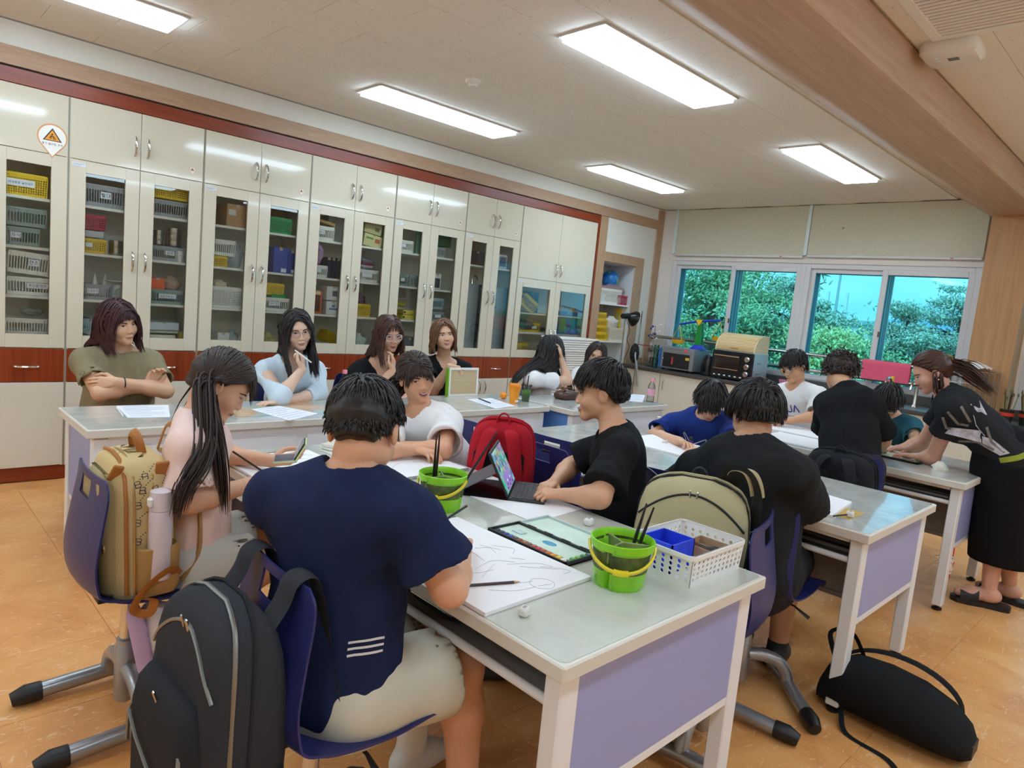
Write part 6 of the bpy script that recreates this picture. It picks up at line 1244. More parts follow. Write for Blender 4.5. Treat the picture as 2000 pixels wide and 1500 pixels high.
# ================================================================ people: bodies grown from smooth distance fields
f32 = np.float32
def A(*v): return np.array(v, f32)
def smin(a, b, k):
    h = np.clip(.5+.5*(b-a)/k, 0, 1); return b+(a-b)*h-k*h*(1-h)
def rc(P, a, b, ra, rb):
    a = np.asarray(a, f32); ba = np.asarray(b, f32)-a; pa = P-a; h = np.clip(pa@ba/(ba@ba+1e-9), 0, 1)
    return np.linalg.norm(pa-h[:, None]*ba, axis=1)-(ra+(rb-ra)*h)
def ell(P, c, r):
    q = P-np.asarray(c, f32); r = np.asarray(r, f32); k0 = np.linalg.norm(q/r, axis=1); k1 = np.linalg.norm(q/(r*r), axis=1); return k0*(k0-1)/np.maximum(k1, 1e-6)
def polygonize(fn, lo, hi, h, bs=5):
    """surface nets over a grid that is only evaluated in blocks near the surface"""
    lo = np.asarray(lo, float); n = np.maximum(1, np.ceil((np.asarray(hi)-lo)/(h*bs)).astype(int)); N = n*bs+1
    g = [lo[i]+(np.arange(n[i])+.5)*bs*h for i in range(3)]
    C = np.stack(np.meshgrid(*g, indexing='ij'), -1).reshape(-1, 3).astype(f32)
    dc = fn(C); near = np.abs(dc) < bs*h*1.15
    D = np.ones(tuple(n)+(bs+1,)*3, f32)*np.sign(dc).reshape(tuple(n))[..., None, None, None]*9
    idx = np.nonzero(near)[0]
    if len(idx) == 0: return np.zeros((0, 3)), np.zeros((0, 4), int)
    o = ((np.arange(bs+1)-bs/2)*h); off = np.stack(np.meshgrid(o, o, o, indexing='ij'), -1).reshape(-1, 3).astype(f32)
    out = np.empty(len(idx)*len(off), f32); P = (C[idx][:, None]+off[None]).reshape(-1, 3)
    for s in range(0, len(P), 400000): out[s:s+400000] = fn(P[s:s+400000])
    D.reshape(-1, (bs+1)**3)[idx] = out.reshape(len(idx), -1)
    G = np.ones(N, f32)*9
    full = np.ones(N, f32)*9
    for (sl, src) in (((slice(0, bs),)*3, None),): pass
    Dn = D[..., :bs, :bs, :bs].transpose(0, 3, 1, 4, 2, 5).reshape(n[0]*bs, n[1]*bs, n[2]*bs); full[:-1, :-1, :-1] = Dn
    ins = full < 0
    c = [ins[i:N[0]-1+i, j:N[1]-1+j, k:N[2]-1+k] for i in (0, 1) for j in (0, 1) for k in (0, 1)]
    cnt = sum(x.astype(np.int8) for x in c); act = (cnt > 0) & (cnt < 8); ci = np.stack(np.nonzero(act), 1)
    if len(ci) == 0: return np.zeros((0, 3)), np.zeros((0, 4), int)
    V = np.zeros((len(ci), 3)); W = np.zeros(len(ci))
    cor = np.array([(i, j, k) for i in (0, 1) for j in (0, 1) for k in (0, 1)])
    val = np.stack([full[ci[:, 0]+a, ci[:, 1]+b, ci[:, 2]+d] for a, b, d in cor], 1)
    for e0 in range(8):
        for e1 in range(e0+1, 8):
            if np.abs(cor[e0]-cor[e1]).sum() != 1: continue
            m = (val[:, e0] < 0) != (val[:, e1] < 0); d = val[m, e0]-val[m, e1]; t = np.clip(val[m, e0]/np.where(np.abs(d) < 1e-9, 1e-9, d), 0, 1)
            V[m] += cor[e0]+(cor[e1]-cor[e0])*t[:, None]; W[m] += 1
    V = (V/W[:, None]+ci)*h+lo
    vid = -np.ones(act.shape, int); vid[act] = np.arange(len(ci)); F = []
    for ax in range(3):
        a, b = (ax+1) % 3, (ax+2) % 3
        s0 = [slice(None)]*3; s1 = [slice(None)]*3; s0[ax] = slice(0, -1); s1[ax] = slice(1, None)
        e = ins[tuple(s0)] != ins[tuple(s1)]; q = np.stack(np.nonzero(e), 1); q = q[(q[:, a] > 0) & (q[:, b] > 0) & (q[:, a] < N[a]-1) & (q[:, b] < N[b]-1)]
        if len(q) == 0: continue
        def vi(da, db): r = q.copy(); r[:, a] -= da; r[:, b] -= db; return vid[r[:, 0], r[:, 1], r[:, 2]]
        f = np.stack([vi(1, 1), vi(0, 1), vi(0, 0), vi(1, 0)], 1); fl_ = ~ins[q[:, 0], q[:, 1], q[:, 2]]; f[fl_] = f[fl_][:, ::-1]; F.append(f)
    F = np.vstack(F); F = F[(F >= 0).all(1)]; return V, F
def np_obj(name, V, F, m, parent=None, label=None):
    o = bpy.data.objects.new(name, np_mesh(name, V, F, m)); COL.objects.link(o)
    if parent is not None: o.parent = parent
    if label: o['label'] = label
    return o
_wd = np.random.RandomState(11).normal(0, 1, (7, 3)).astype(f32); _wp = np.random.RandomState(12).uniform(0, 6, 7).astype(f32)
def wrinkle(P, sc, seed=0.0):
    d = np.zeros(len(P), f32)
    q = P*sc
    for i in range(7): d += np.sin(q@_wd[i]*(1+.25*i)+_wp[i]*(1+seed)+1.3*np.sin(q@_wd[(i+3) % 7]*.6+seed))/(1+.35*i)
    return d/3
def head_local(q):
    """head in its own frame: x right, y forward, z up, about 0.243 tall"""
    ax = np.abs(q[:, 0]); m = np.stack([ax, q[:, 1], q[:, 2]], 1)
    d = ell(q, (0, -.014, .042), (.0745, .0925, .08))
    d = smin(d, ell(q, (0, .020, -.022), (.0635, .069, .077)), .03)
    d = smin(d, rc(m, (.042, .004, -.056), (.009, .064, -.094), .023, .018), .035)
    d = smin(d, rc(q, (0, .066, -.095), (0, .068, -.093), .0155, .0155), .022)
    d = smin(d, ell(m, (.037, .055, -.030), (.030, .027, .030)), .02)
    d = smin(d, ell(q, (0, .069, .028), (.042, .016, .013)), .02)
    d = -smin(-d, ell(m, (.031, .101, .002), (.018, .017, .0115)), .012)
    d = smin(d, rc(q, (0, .080, .006), (0, .095, -.030), .0056, .0088), .012)
    d = smin(d, ell(m, (.0105, .0915, -.035), (.0085, .0095, .0075)), .006)
    d = smin(d, ell(q, (0, .084, -.061), (.021, .010, .0062)), .006)
    d = smin(d, ell(q, (0, .082, -.0715), (.018, .010, .0068)), .006)
    e = ell(m, (.079, -.010, -.006), (.0085, .020, .030)); e = -smin(-e, ell(m, (.090, -.004, -.004), (.008, .011, .018)), .004)
    d = smin(d, e, .006)
    return d
def cranium(q, t):
    d = ell(q, (0, -.014, .042), (.0745+t, .0925+t, .08+t)); return d
def hairline(y, low=-.064, ear=-.012, front=.078): return np.interp(y, [-.11, -.055, -.03, .005, .03, .052, .075, .12], [low, low, ear-.02, ear+.01, ear+.045, front-.018, front, front+.005])
class Person:
    def __init__(s, label, skin, **k):
        s.k = k; s.label = label; s.skin = mat('skin_'+skin.strip('#'), skin, .48, var=.05, vscale=14, sub=.12)
        if 'chest' not in k: k['chest'] = np.asarray(k['pel'])*.36+np.asarray(k['neck'])*.64
        for n in ('pel', 'chest', 'neck', 'head', 'sl', 'sr', 'el', 'er', 'wl', 'wr'): setattr(s, n, np.asarray(k[n], f32))
        s.g = k.get('girth', 1.0); s.hs = k.get('hs', .95); s.lod = k.get('lod', 1.0)
        s.U = unit(s.neck-s.pel).astype(f32); L = s.sl-s.sr; s.L = unit(L-s.U*(L@s.U)).astype(f32); s.F = np.cross(s.L, s.U).astype(f32)
        y, p, r = [math.radians(v) for v in k.get('look', (0, 0, 0))]
        fw = np.array([math.cos(y)*math.cos(p), math.sin(y)*math.cos(p), math.sin(p)]); r0 = np.array([math.sin(y), -math.cos(y), 0]); u0 = np.cross(r0, fw)
        rt = math.cos(r)*r0+math.sin(r)*u0; s.Rh = np.stack([rt, fw, np.cross(rt, fw)], 1).astype(f32)
        hw = k.get('hipw', .085)*s.g**.5; s.hl, s.hr = s.pel+s.L*hw-s.U*.04, s.pel-s.L*hw-s.U*.04
        if k.get('legs') == 'sit':
            a = math.radians(k['byaw']); fh = np.array([math.cos(a), math.sin(a), 0])
            for n, h in (('l', s.hl), ('r', s.hr)): kn = h+fh*.40; kn[2] = .52; an = kn+fh*k.get('foot', 0.0); an[2] = .095; k['k'+n] = kn; k['a'+n] = an
        s.legs = 'kl' in k
        if s.legs:
            for n in ('kl', 'kr', 'al', 'ar'): setattr(s, n, np.asarray(k[n], f32))
        s.dep = k.get('dep', .70)
    def tl(s, P): return (P-s.head)@s.Rh/f32(s.hs)
    def tw(s, q): return (np.asarray(q, f32)*f32(s.hs))@s.Rh.T+s.head
    def flat(s, P, f=None): return P+s.F*(((P-s.pel)@s.F)*f32(1/(f or s.dep)-1))[..., None]
    def torso(s, P, o=0.0, belly=0.0):
        g = s.g; Q = s.flat(P); pel, ch, nk = s.flat(s.pel), s.flat(s.chest), s.flat(s.neck); wa = pel*.45+ch*.55
        d = rc(Q, pel-s.U*.02, wa, .145*g+o+belly, .128*g+o+belly*.9); d = smin(d, rc(Q, wa, ch+s.U*.03, .128*g+o+belly*.8, .142*g+o), .05)
        w = .118*g; d = d*f32(.85)
        d = smin(d, rc(P, s.chest+s.U*.07+s.L*w*.6, s.chest+s.U*.07-s.L*w*.6, .088*g+o, .088*g+o), .06)
        d = smin(d, rc(P, s.sl-s.L*.012, s.sr+s.L*.012, .056*g**.5+o, .056*g**.5+o), .05)
        for sh in (s.sl, s.sr): d = smin(d, rc(P, s.neck, sh, .052+o*.8, .046*g**.5+o*.8), .045)
        if s.k.get('bust'): 
            for sg in (-1, 1): d = smin(d, ell_w(P, s.chest+s.F*.085*g+s.L*sg*.062*g-s.U*.03, .062*g+o), .05)
        return d
    def skin_sdf(s, P):
        g = s.g**.5; d = s.torso(P, -.004)
        d = smin(d, rc(P, s.neck-s.U*.03, s.tw((0, -.022, -.05)), .054, .050), .03)
        for sh, el, wr in ((s.sl, s.el, s.wl), (s.sr, s.er, s.wr)):
            fm = el+(wr-el)*.3
            a = smin(rc(P, sh, el, .047*g, .039*g), smin(rc(P, el, fm, .037*g, .041*g), rc(P, fm, wr, .040*g, .0255*g), .02), .025); d = smin(d, a, .03)
        if s.legs:
            for hp, kn, an in ((s.hl, s.kl, s.al), (s.hr, s.kr, s.ar)):
                cf = kn+(an-kn)*.3; d = smin(d, smin(rc(P, hp, kn, .082*g, .056*g), smin(rc(P, kn, cf, .052*g, .056*g), rc(P, cf, an, .054*g, .036*g), .03), .03), .04)
        return d
    def neck_sdf(s, P): return rc(P, s.neck-s.U*.01, s.tw((0, -.024, -.05)), .0555, .051)
    def headfn(s, P):
        return smin(head_local(s.tl(P))*f32(s.hs), s.neck_sdf(P), .02)
    def hand_prims(s, left):
        hp = s.k.get('handl' if left else 'handr')
        el, wr = (s.el, s.wl) if left else (s.er, s.wr)
        d = unit(hp['d']) if hp and 'd' in hp else unit(wr-el); n = np.asarray(hp['n'] if hp and 'n' in hp else (0, 0, -1), float); n = unit(n-d*(n@d))
        T = np.cross(n, d) if left else np.cross(d, n); z = s.k.get('hand', .9); cu = (hp or {}).get('c', (.25, .3, .35, .4)); op = (hp or {}).get('o', .4); sp = (hp or {}).get('sp', 0.0)
        pr = []; w = np.asarray(wr, float); el = np.asarray(el, float); fd = unit(wr-el)
        palm = [(w-fd*.035, w, .0275, .0255)]
        fing = []
        for i, (o, kd, L, r) in enumerate(((.030, .086, .070, .0088), (.0102, .091, .078, .009), (-.0098, .086, .072, .0085), (-.028, .076, .056, .0075))):
            k = w+(d*kd+T*o)*z; palm.append((w+(d*.012+T*o*.55)*z, k, .0145*z, .0112*z)); c = cu[i]; p = k
            a = 0.0; ch = []
            for f, mx in ((.5, 70), (.28, 95), (.22, 55)):
                a += math.radians(mx)*c; dv = unit(d*math.cos(a)+n*math.sin(a)+T*sp*(1.5-i)*.3*math.cos(a)); e = p+dv*L*f*z; ch.append((p, e, r*z*(1 if f > .4 else .93 if f > .25 else .86), r*z*(.93 if f > .4 else .86 if f > .25 else .76))); p = e
            fing.append(ch)
        b = w+(d*.020+T*.024+n*.006)*z; e = b+unit(d*.62+T*(.75-.35*op)+n*.55*op)*.042*z; e2 = e+unit(d*.9+T*(.35-.5*op)+n*.35*op)*.032*z; e3 = e2+unit(d*.95-T*.45*op+n*.2*op)*.026*z
        fing.append([(b, e, .0145*z, .0118*z), (e, e2, .0112*z, .0098*z), (e2, e3, .0096*z, .0075*z)])
        return palm, fing
    def handfn(s, left):
        palm, fing = s.hand_prims(left)
        def fn(P):
            d = None
            for a, b, ra, rb in palm: x = rc(P, a, b, ra, rb); d = x if d is None else smin(d, x, .012)
            for ch in fing:
                f = None
                for a, b, ra, rb in ch: x = rc(P, a, b, ra, rb); f = x if f is None else smin(f, x, .004)
                d = smin(d, f, .0035)
            return d
        pts = np.array([p for ch in fing for q in ch for p in q[:2]]+[p for q in palm for p in q[:2]]); return fn, pts.min(0)-.02, pts.max(0)+.02
    def build(s):
        k = s.k; Vs = []; Fs = []; n = 0
        def addm(V, F):
            nonlocal n
            if len(V): Vs.append(V); Fs.append(F+n); n += len(V)
        pts = [s.pel, s.chest, s.neck, s.sl, s.sr, s.el, s.er, s.wl, s.wr]+([s.kl, s.kr, s.al, s.ar] if s.legs else []); lo = np.min(pts, 0)-.22; hi = np.max(pts, 0)+.12
        addm(*polygonize(s.skin_sdf, lo, hi, .0105*s.lod))
        c = s.tw((0, -.005, -.01)); addm(*polygonize(s.headfn, c-.15*s.hs/.95, c+.15*s.hs/.95, .0034*s.lod**.6))
        for left in (True, False):
            if k.get('handl' if left else 'handr') == 0: continue
            fn, a, b = s.handfn(left); addm(*polygonize(fn, a, b, .0030*s.lod))
        o = np_obj('person', np.vstack(Vs), np.vstack(Fs), s.skin); tag(o, s.label, 'person'); s.o = o
        s.face(); return s
    # ------------------------------------------------------------ clothing
    def shirt(s, m, o=.013, cuff=.6, hem=-.06, neck=.068, flare=.018, belly=.01, wr=.0045, long=False, name='shirt', seed=0.0, vneck=0.0, label=None, res=.0068, hollow=True):
        g = s.g**.5; arms = []
        for sh, el, w_ in ((s.sl, s.el, s.wl), (s.sr, s.er, s.wr)):
            if long:
                e = el+(w_-el)*cuff; arms.append((sh, el, e))
            else: arms.append((sh, sh+(el-sh)*cuff, None))
        hp = s.pel+s.U*hem; fold = A(1, 1, .4)
        def fn(P):
            d = s.torso(P, o, belly); d = np.maximum(d, (hp-P)@s.U)
            for sh, e, w_ in arms:
                ax = unit((w_-e) if w_ is not None else (e-sh)).astype(f32); r1 = .047*g+o; r2 = .043*g+o+flare
                if w_ is None: a = np.maximum(rc(P, sh, e+ax*.04, r1, r2+.004), (P-e)@ax); a = -smin(-a, rc(P, e-ax*.022, e+ax*.06, r2-.016, r2-.011), .004) if hollow else a
                else: a = np.maximum(smin(rc(P, sh, e, r1, .041*g+o), rc(P, e, w_+ax*.03, .041*g+o, .036*g+o), .03), (P-w_)@ax); a = -smin(-a, rc(P, w_-ax*.015, w_+ax*.06, .022*g+o, .025*g+o), .004)
                d = smin(d, a, .028)
            nb = s.neck+s.F*(.012+vneck*.3); d = -smin(-d, rc(P, nb-s.U*.012, s.neck+s.U*.12+s.F*.02, neck, neck+.012), .009)
            if vneck: d = -smin(-d, rc(P, nb-s.U*vneck+s.F*.08, nb+s.F*.05, .012, .05), .008)
            if wr: d = d+wr*(wrinkle(P, 16.0, seed)+.55*wrinkle(P*fold, 46.0, seed+1))
            return d
        s.shirtfn = fn; pts = [hp, s.chest, s.neck, s.pel]+[q for a in arms for q in a if q is not None]; V, F = polygonize(fn, np.min(pts, 0)-.24, np.max(pts, 0)+.12, res*s.lod)
        s.shirt_o = np_obj(name, V, F, m, s.o, label); return s
    def bottoms(s, m, frac=.85, o=.016, name='shorts', flare=.02, full=False, label=None, wr=.004):
        def fn(P):
            Q = s.flat(P); d = rc(Q, s.flat(s.pel-s.U*.03), s.flat(s.pel+s.U*.06), .148*s.g+o, .138*s.g+o)*f32(.85)
            for hp, kn, an in ((s.hl, s.kl, s.al), (s.hr, s.kr, s.ar)):
                if full:
                    e = kn+(an-kn)*frac; ax = unit(an-kn).astype(f32); a = smin(rc(P, hp, kn, .086*s.g**.5+o, .062*s.g**.5+o), np.maximum(rc(P, kn, e, .060*s.g**.5+o, .05*s.g**.5+o+flare), (P-e)@ax), .04)
                else:
                    e = hp+(kn-hp)*frac; ax = unit(kn-hp).astype(f32); a = np.maximum(rc(P, hp, e+ax*.05, .088*s.g**.5+o, .068*s.g**.5+o+flare), (P-e)@ax); a = np.maximum(a, -rc(P, e-ax*.03, e+ax*.08, .06*s.g**.5+o+flare-.008, .062*s.g**.5+o+flare-.004))
                d = smin(d, a, .04)
            return d+wr*wrinkle(P, 14.0, 3.0)
        pts = [s.pel, s.hl, s.hr, s.kl, s.kr]+([s.al, s.ar] if full else []); V, F = polygonize(fn, np.min(pts, 0)-.22, np.max(pts, 0)+.22, .0105*s.lod); np_obj(name, V, F, m, s.o, label); return s
    def shoes(s, m, name='shoe', d=None, L=.2, sock=None, sole=None):
        for sg, an, kn in ((1, s.al, s.kl), (-1, s.ar, s.kr)):
            dd = unit(np.asarray((d if d is not None else s.F), float)); up = unit(kn-an); dn = unit(np.cross(np.cross(dd, up), dd)) if False else None
            u = np.array([0, 0, 1.0]) if abs(dd[2]) < .5 else unit(up); heel = an-dd*.035-u*.045; toe = an+dd*(L-.07)-u*.062
            def fn(P): x = rc(P, heel, heel+dd*.1, .036, .040); x = smin(x, rc(P, heel+dd*.08, toe, .042, .033), .03); x = smin(x, rc(P, an-u*.02, an+u*.01, .043, .045), .03); return np.maximum(x, -(P-(an-u*.084))@u.astype(f32))
            pts = np.array([heel, toe, an]); V, F = polygonize(fn, pts.min(0)-.08, pts.max(0)+.08, .006); so = np_obj(name, V, F, m, s.o)
            if sock is not None: V, F = polygonize(lambda P: np.maximum(rc(P, an-u*.02, an+up*.13, .044, .049), (P-(an+up*.10))@up.astype(f32)), an-.16, an+.18, .007); np_obj('sock', V, F, sock, s.o)
        return s
    # ------------------------------------------------------------ face
    def surf(s, x, z, y0=.16):
        x = np.asarray(x, f32); z = np.asarray(z, f32); y = np.full(x.shape, y0, f32)
        for _ in range(40): y -= .8*head_local(np.stack([x, y, z], 1))
        return y
    def patch(s, fx, fz, nu, nv, off, name, m, dome=0.0):
        u, v = np.meshgrid(np.linspace(-1, 1, nu), np.linspace(-1, 1, nv), indexing='ij'); x = fx(u, v).ravel(); z = fz(u, v).ravel(); y = s.surf(x, z)+off+dome*(np.maximum(0, 1-(u.ravel()**2))*np.maximum(0, 1-v.ravel()**2))
        V = s.tw(np.stack([x, y, z], 1)); i, j = np.meshgrid(np.arange(nu-1), np.arange(nv-1), indexing='ij'); a = (i*nv+j).ravel(); F = np.stack([a, a+1, a+nv+1, a+nv], 1)
        return np_obj(name, V, F, m, s.o)
    def line(s, xs, zs, off, r, name, m):
        y = s.surf(xs, zs)+off; V = s.tw(np.stack([xs, y, zs], 1)); mb = MB(); mb.tube(V, np.asarray(r)*s.hs, 5); return mb.obj(name, m, s.o)
    def face(s):
        k = s.k.get('face', {}); 
        if k is None: return
        op = k.get('open', .55); dark = mat('eye_dark', '#1d1411', .25); W = mat('eye_white', '#e6ded8', .25); brow = mat('brow_'+k.get('brow', '#2a201c').strip('#'), k.get('brow', '#2a201c'), .7)
        lip = mat('lip_'+k.get('lip', '#b8756a').strip('#'), k.get('lip', '#b8756a'), .4)
        for sg in (-1, 1):
            cx, cz, w = sg*.0315, .003, .0145; h = .0078*op
            if op > .12:
                e = s.patch(lambda u, v: cx+u*w, lambda u, v: cz+.0012*u*sg+v*h*np.maximum(.02, 1-u*u)**.7, 11, 5, .0008, 'eye', W, .0012)
                gx = k.get('gaze', 0.0)*.006; ri = .0062
                s.patch(lambda u, v: cx+gx+ri*u, lambda u, v: np.clip(cz-.0004+v*ri*np.sqrt(np.maximum(0, 1-u*u)), cz-h*.9, cz+h*.92), 9, 7, .0026, 'iris', dark)
            xs = np.linspace(-1, 1, 11); s.line(cx+xs*w*1.05, cz+.0012*xs*sg+h*np.maximum(0, 1-xs*xs)**.7+.0003, .0022, np.interp(np.abs(xs), [0, .8, 1], [.0013, .001, .0004]), 'lash', dark)
            s.patch(lambda u, v: sg*(.033+u*.0185), lambda u, v: .0215-.0035*u*u+.0015*u+v*(.0028-.0012*u)+k.get('browup', 0), 11, 3, .0014, 'eyebrow', brow)
        sm = k.get('smile', 0.0); mo = k.get('mouth', 0.0); mw = .0215+.006*sm; cz = -.0665
        cv = lambda u: sm*.008*u*u
        s.patch(lambda u, v: u*mw, lambda u, v: cz+mo*.5+cv(u)+(.5+.5*v)*(.0062+.0012*np.cos(u*6.0))*np.maximum(0, 1-np.abs(u)**2.2)**.8, 13, 4, .0012, 'lips', lip, .0015)
        s.patch(lambda u, v: u*mw*.97, lambda u, v: cz-mo*.5+cv(u)-(.5-.5*v)*.0072*np.maximum(0, 1-u*u)**.7-(1-np.abs(u)**2)*mo*.5, 13, 4, .0012, 'lips', lip, .0018)
        if mo > 0.002:
            s.patch(lambda u, v: u*mw*.93, lambda u, v: cz+cv(u)+(v*mo*.55-mo*.2)*np.maximum(0, 1-u*u)**.6, 11, 4, .0009, 'mouth_opening', mat('mouth_dark', '#5a2420', .5))
            s.patch(lambda u, v: u*mw*.74, lambda u, v: cz+cv(u)+mo*.22+v*mo*.26*np.maximum(0.2, 1-u*u)**.5, 11, 3, .0016, 'teeth', mat('teeth', '#efe9e0', .25))
        else: s.line(np.linspace(-1, 1, 9)*mw*.95, cz+cv(np.linspace(-1, 1, 9)), .0022, .0007, 'mouth_line', mat('mouth_line', '#7d443c', .6))
        for sg in (-1, 1): s.patch(lambda u, v: sg*.0068+u*.0028, lambda u, v: -.0415+v*.0012, 4, 3, .0006, 'nostril', mat('nostril_dark', '#6b3a30', .7))
    def glasses(s, m, round_=True, w=.0265, h=.0225, r=.0012, lens=True):
        par = MB(); gy = float(s.surf(np.array([.0]), np.array([.006]))[0])+.004
        def P(x, y, z): return s.tw((x, y, z))
        g = bpy.data.objects.new('glasses', None); COL.objects.link(g); g.parent = s.o
        for sg in (-1, 1):
            ring = [P(sg*.0335+w*math.copysign(abs(math.cos(a))**(1 if round_ else .7), math.cos(a)), gy+.004-.010*((w*math.cos(a)*sg+.0335)/.06)**2, -.001+h*math.copysign(abs(math.sin(a))**(1 if round_ else .7), math.sin(a))) for a in np.linspace(0, 2*math.pi, 26)]
            par.tube(ring, r*s.hs, 6, cap=False)
            par.tube(bez(P(sg*(.0335+w), gy-.005, .006), P(sg*.072, gy-.01, .008), P(sg*.081, gy-.05, .008), P(sg*.081, -.012, .008), 10), r*s.hs, 6)
            if lens: MB().add([s.tw((sg*.0335, gy+.001, -.001))]+ring[:-1], [(0, i+1, (i+1) % 25+1) for i in range(25)]).obj('lens', glass('spectacle_lens', '#f6f4f4', .01), g, 0)
        par.tube([P(-.0085, gy+.003, .004), P(0, gy+.006, .007), P(.0085, gy+.003, .004)], r*s.hs, 6); par.obj('rim', m, g); return s
    # ------------------------------------------------------------ hair
    def cap(s, m, t=.014, low=-.064, ear=-.012, front=.078, flow=.0, name='hair', scale=(1, 1, 1), face=True):
        gl = s.Rh.T@A(0, 0, -1)
        def fn(P):
            q = s.tl(P); d = cranium(q*np.array([1, 1, 1], f32), t); hlz = hairline(q[:, 1], low, ear, front).astype(f32); c = (hlz-q[:, 2])*f32(.8)
            d = smin(d, rc(q, (0, -.055, .0), (0, -.06, -.035), .062+t*.8, .045+t*.5), .03)
            d = -smin(-d, -c, .010); return (d+.0016*wrinkle(q, 60.0))*f32(s.hs)
        c = s.tw((0, -.01, .03)); V, F = polygonize(fn, c-.17, c+.17, .005*s.lod); s.Vc, s.Fc = V, F; return s
    def locks(s, starts, d0, length, off, flow, grav=.5, N=14, noise=.25, seed=0, body=False, keepout=False, curl=0.0):
        r = np.random.RandomState(seed); n = len(starts); p = np.array(starts, f32); d = np.array(d0, f32); out = [p.copy()]; gl = (s.Rh.T@A(0, 0, -1)).astype(f32)
        L = np.broadcast_to(np.asarray(length, f32), (n,)); off = np.broadcast_to(np.asarray(off, f32), (n,)); ph = r.uniform(0, 6.28, (n, 3)).astype(f32); bias = r.normal(0, noise, (n, 3)).astype(f32)
        for i in range(1, N):
            t = i/(N-1); f = flow(p, t) if flow else 0; d = d*.55+(f if flow else 0)+gl*grav*(.4+.6*t)+bias*.22
            if curl: d = d+curl*np.sin(ph+t*11)
            d = d/(np.linalg.norm(d, axis=1)[:, None]+1e-9); p = p+d*(L/(N-1))[:, None]
            def field(q):
                x = head_local(q)
                if keepout: x = np.minimum(x, ell(q, (0, .105, -.035), (.060, .085, .115)))
                x = smin(x, rc(q, (0, -.04, -.03), (0, -.055, -.14), .06, .055), .02)
                if body:
                    w = s.tw(q); x = np.minimum(x, np.minimum(s.bodyfn(w), 9)/s.hs)
                return x
            for _ in range(2):
                x = field(p); e = .004; g = np.stack([field(p+A(e, 0, 0))-x, field(p+A(0, e, 0))-x, field(p+A(0, 0, e))-x], 1); g /= np.linalg.norm(g, axis=1)[:, None]+1e-9; p = p+g*np.clip(off-x, 0, .05)[:, None]
            out.append(p.copy())
        return np.stack(out, 1)
    def lock_mesh(s, paths, r0, flat=.45, K=5, prof=((0, .1, .55, 1), (.7, 1, .9, .12))):
        n, N, _ = paths.shape; T = np.gradient(paths, axis=1); T /= np.linalg.norm(T, axis=2)[..., None]+1e-9; nr = paths-A(0, -.014, .03); nr = nr-T*(nr*T).sum(2)[..., None]; nr /= np.linalg.norm(nr, axis=2)[..., None]+1e-9; B = np.cross(T, nr)
        pr = np.interp(np.linspace(0, 1, N), *prof)[None, :, None, None]*np.broadcast_to(np.asarray(r0, float), (n,))[:, None, None, None]; a = np.arange(K)*2*math.pi/K
        V = paths[:, :, None, :]+pr*(np.cos(a)[None, None, :, None]*B[:, :, None]+flat*np.sin(a)[None, None, :, None]*nr[:, :, None]); idx = np.arange(n*N*K).reshape(n, N, K)
        F = np.stack([idx[:, :-1], np.roll(idx, -1, 2)[:, :-1], np.roll(idx, -1, 2)[:, 1:], idx[:, 1:]], -1).reshape(-1, 4); return s.tw(V.reshape(-1, 3)), F
    def scalp(s, n, seed=0, cond=None, t=.010, low=-.06, ear=-.008, front=.076):
        r = np.random.RandomState(seed); P = []; tot = 0
        while tot < n:
            v = r.normal(0, 1, (n*3, 3)); v /= np.linalg.norm(v, axis=1)[:, None]; q = v*np.array([.0745+t, .0925+t, .08+t])+np.array([0, -.014, .042]); k = q[:, 2] > hairline(q[:, 1], low, ear, front)
            if cond is not None: k &= cond(q)
            q = q[k]; P.append(q); tot += len(q)
        return np.vstack(P)[:n].astype(f32)
    def finish_hair(s, m, parts, label=None):
        Vs = [s.Vc]; Fs = [s.Fc]; n = len(s.Vc)
        for V, F in parts: Vs.append(V); Fs.append(F+n); n += len(V)
        return np_obj('hair', np.vstack(Vs), np.vstack(Fs), m, s.o, label)
    def short_hair(s, m, seed=1, length=.065, t=.016, n=620, fringe=.075, whorl=(.0, -.055, .12), r0=.0046, messy=.25, low=-.058, ear=-.004, side=1.0, curl=0.0, front=.078, capt=None, fz=.028):
        s.cap(m, capt or t*.75, low, ear, front); w = A(*whorl)
        st = s.scalp(n, seed, t=t*.55, low=low+.012, ear=ear+.012, front=front+.004); nr = (st-A(0, -.014, .042))/A(.0745, .0925, .08); nr /= np.linalg.norm(nr, axis=1)[:, None]
        d = st-w; d[:, 1] += .05*(st[:, 2] > .06); d = d-nr*(d*nr).sum(1)[:, None]; d /= np.linalg.norm(d, axis=1)[:, None]+1e-6
        topn = np.clip((st[:, 2]-.03)/.08, 0, 1); L = length*(.55+.6*topn)*(1 if side == 1 else np.interp(topn, [0, .35, .6], [side*.6, side, 1])); rr = np.random.RandomState(seed)
        off = (t*.5+rr.uniform(0, t*.75, n)).astype(f32)
        p1 = s.locks(st, d+nr*.25, L, off, None, .35, 9, messy, seed, curl=curl); parts = [s.lock_mesh(p1, r0*rr.uniform(.7, 1.25, n))]
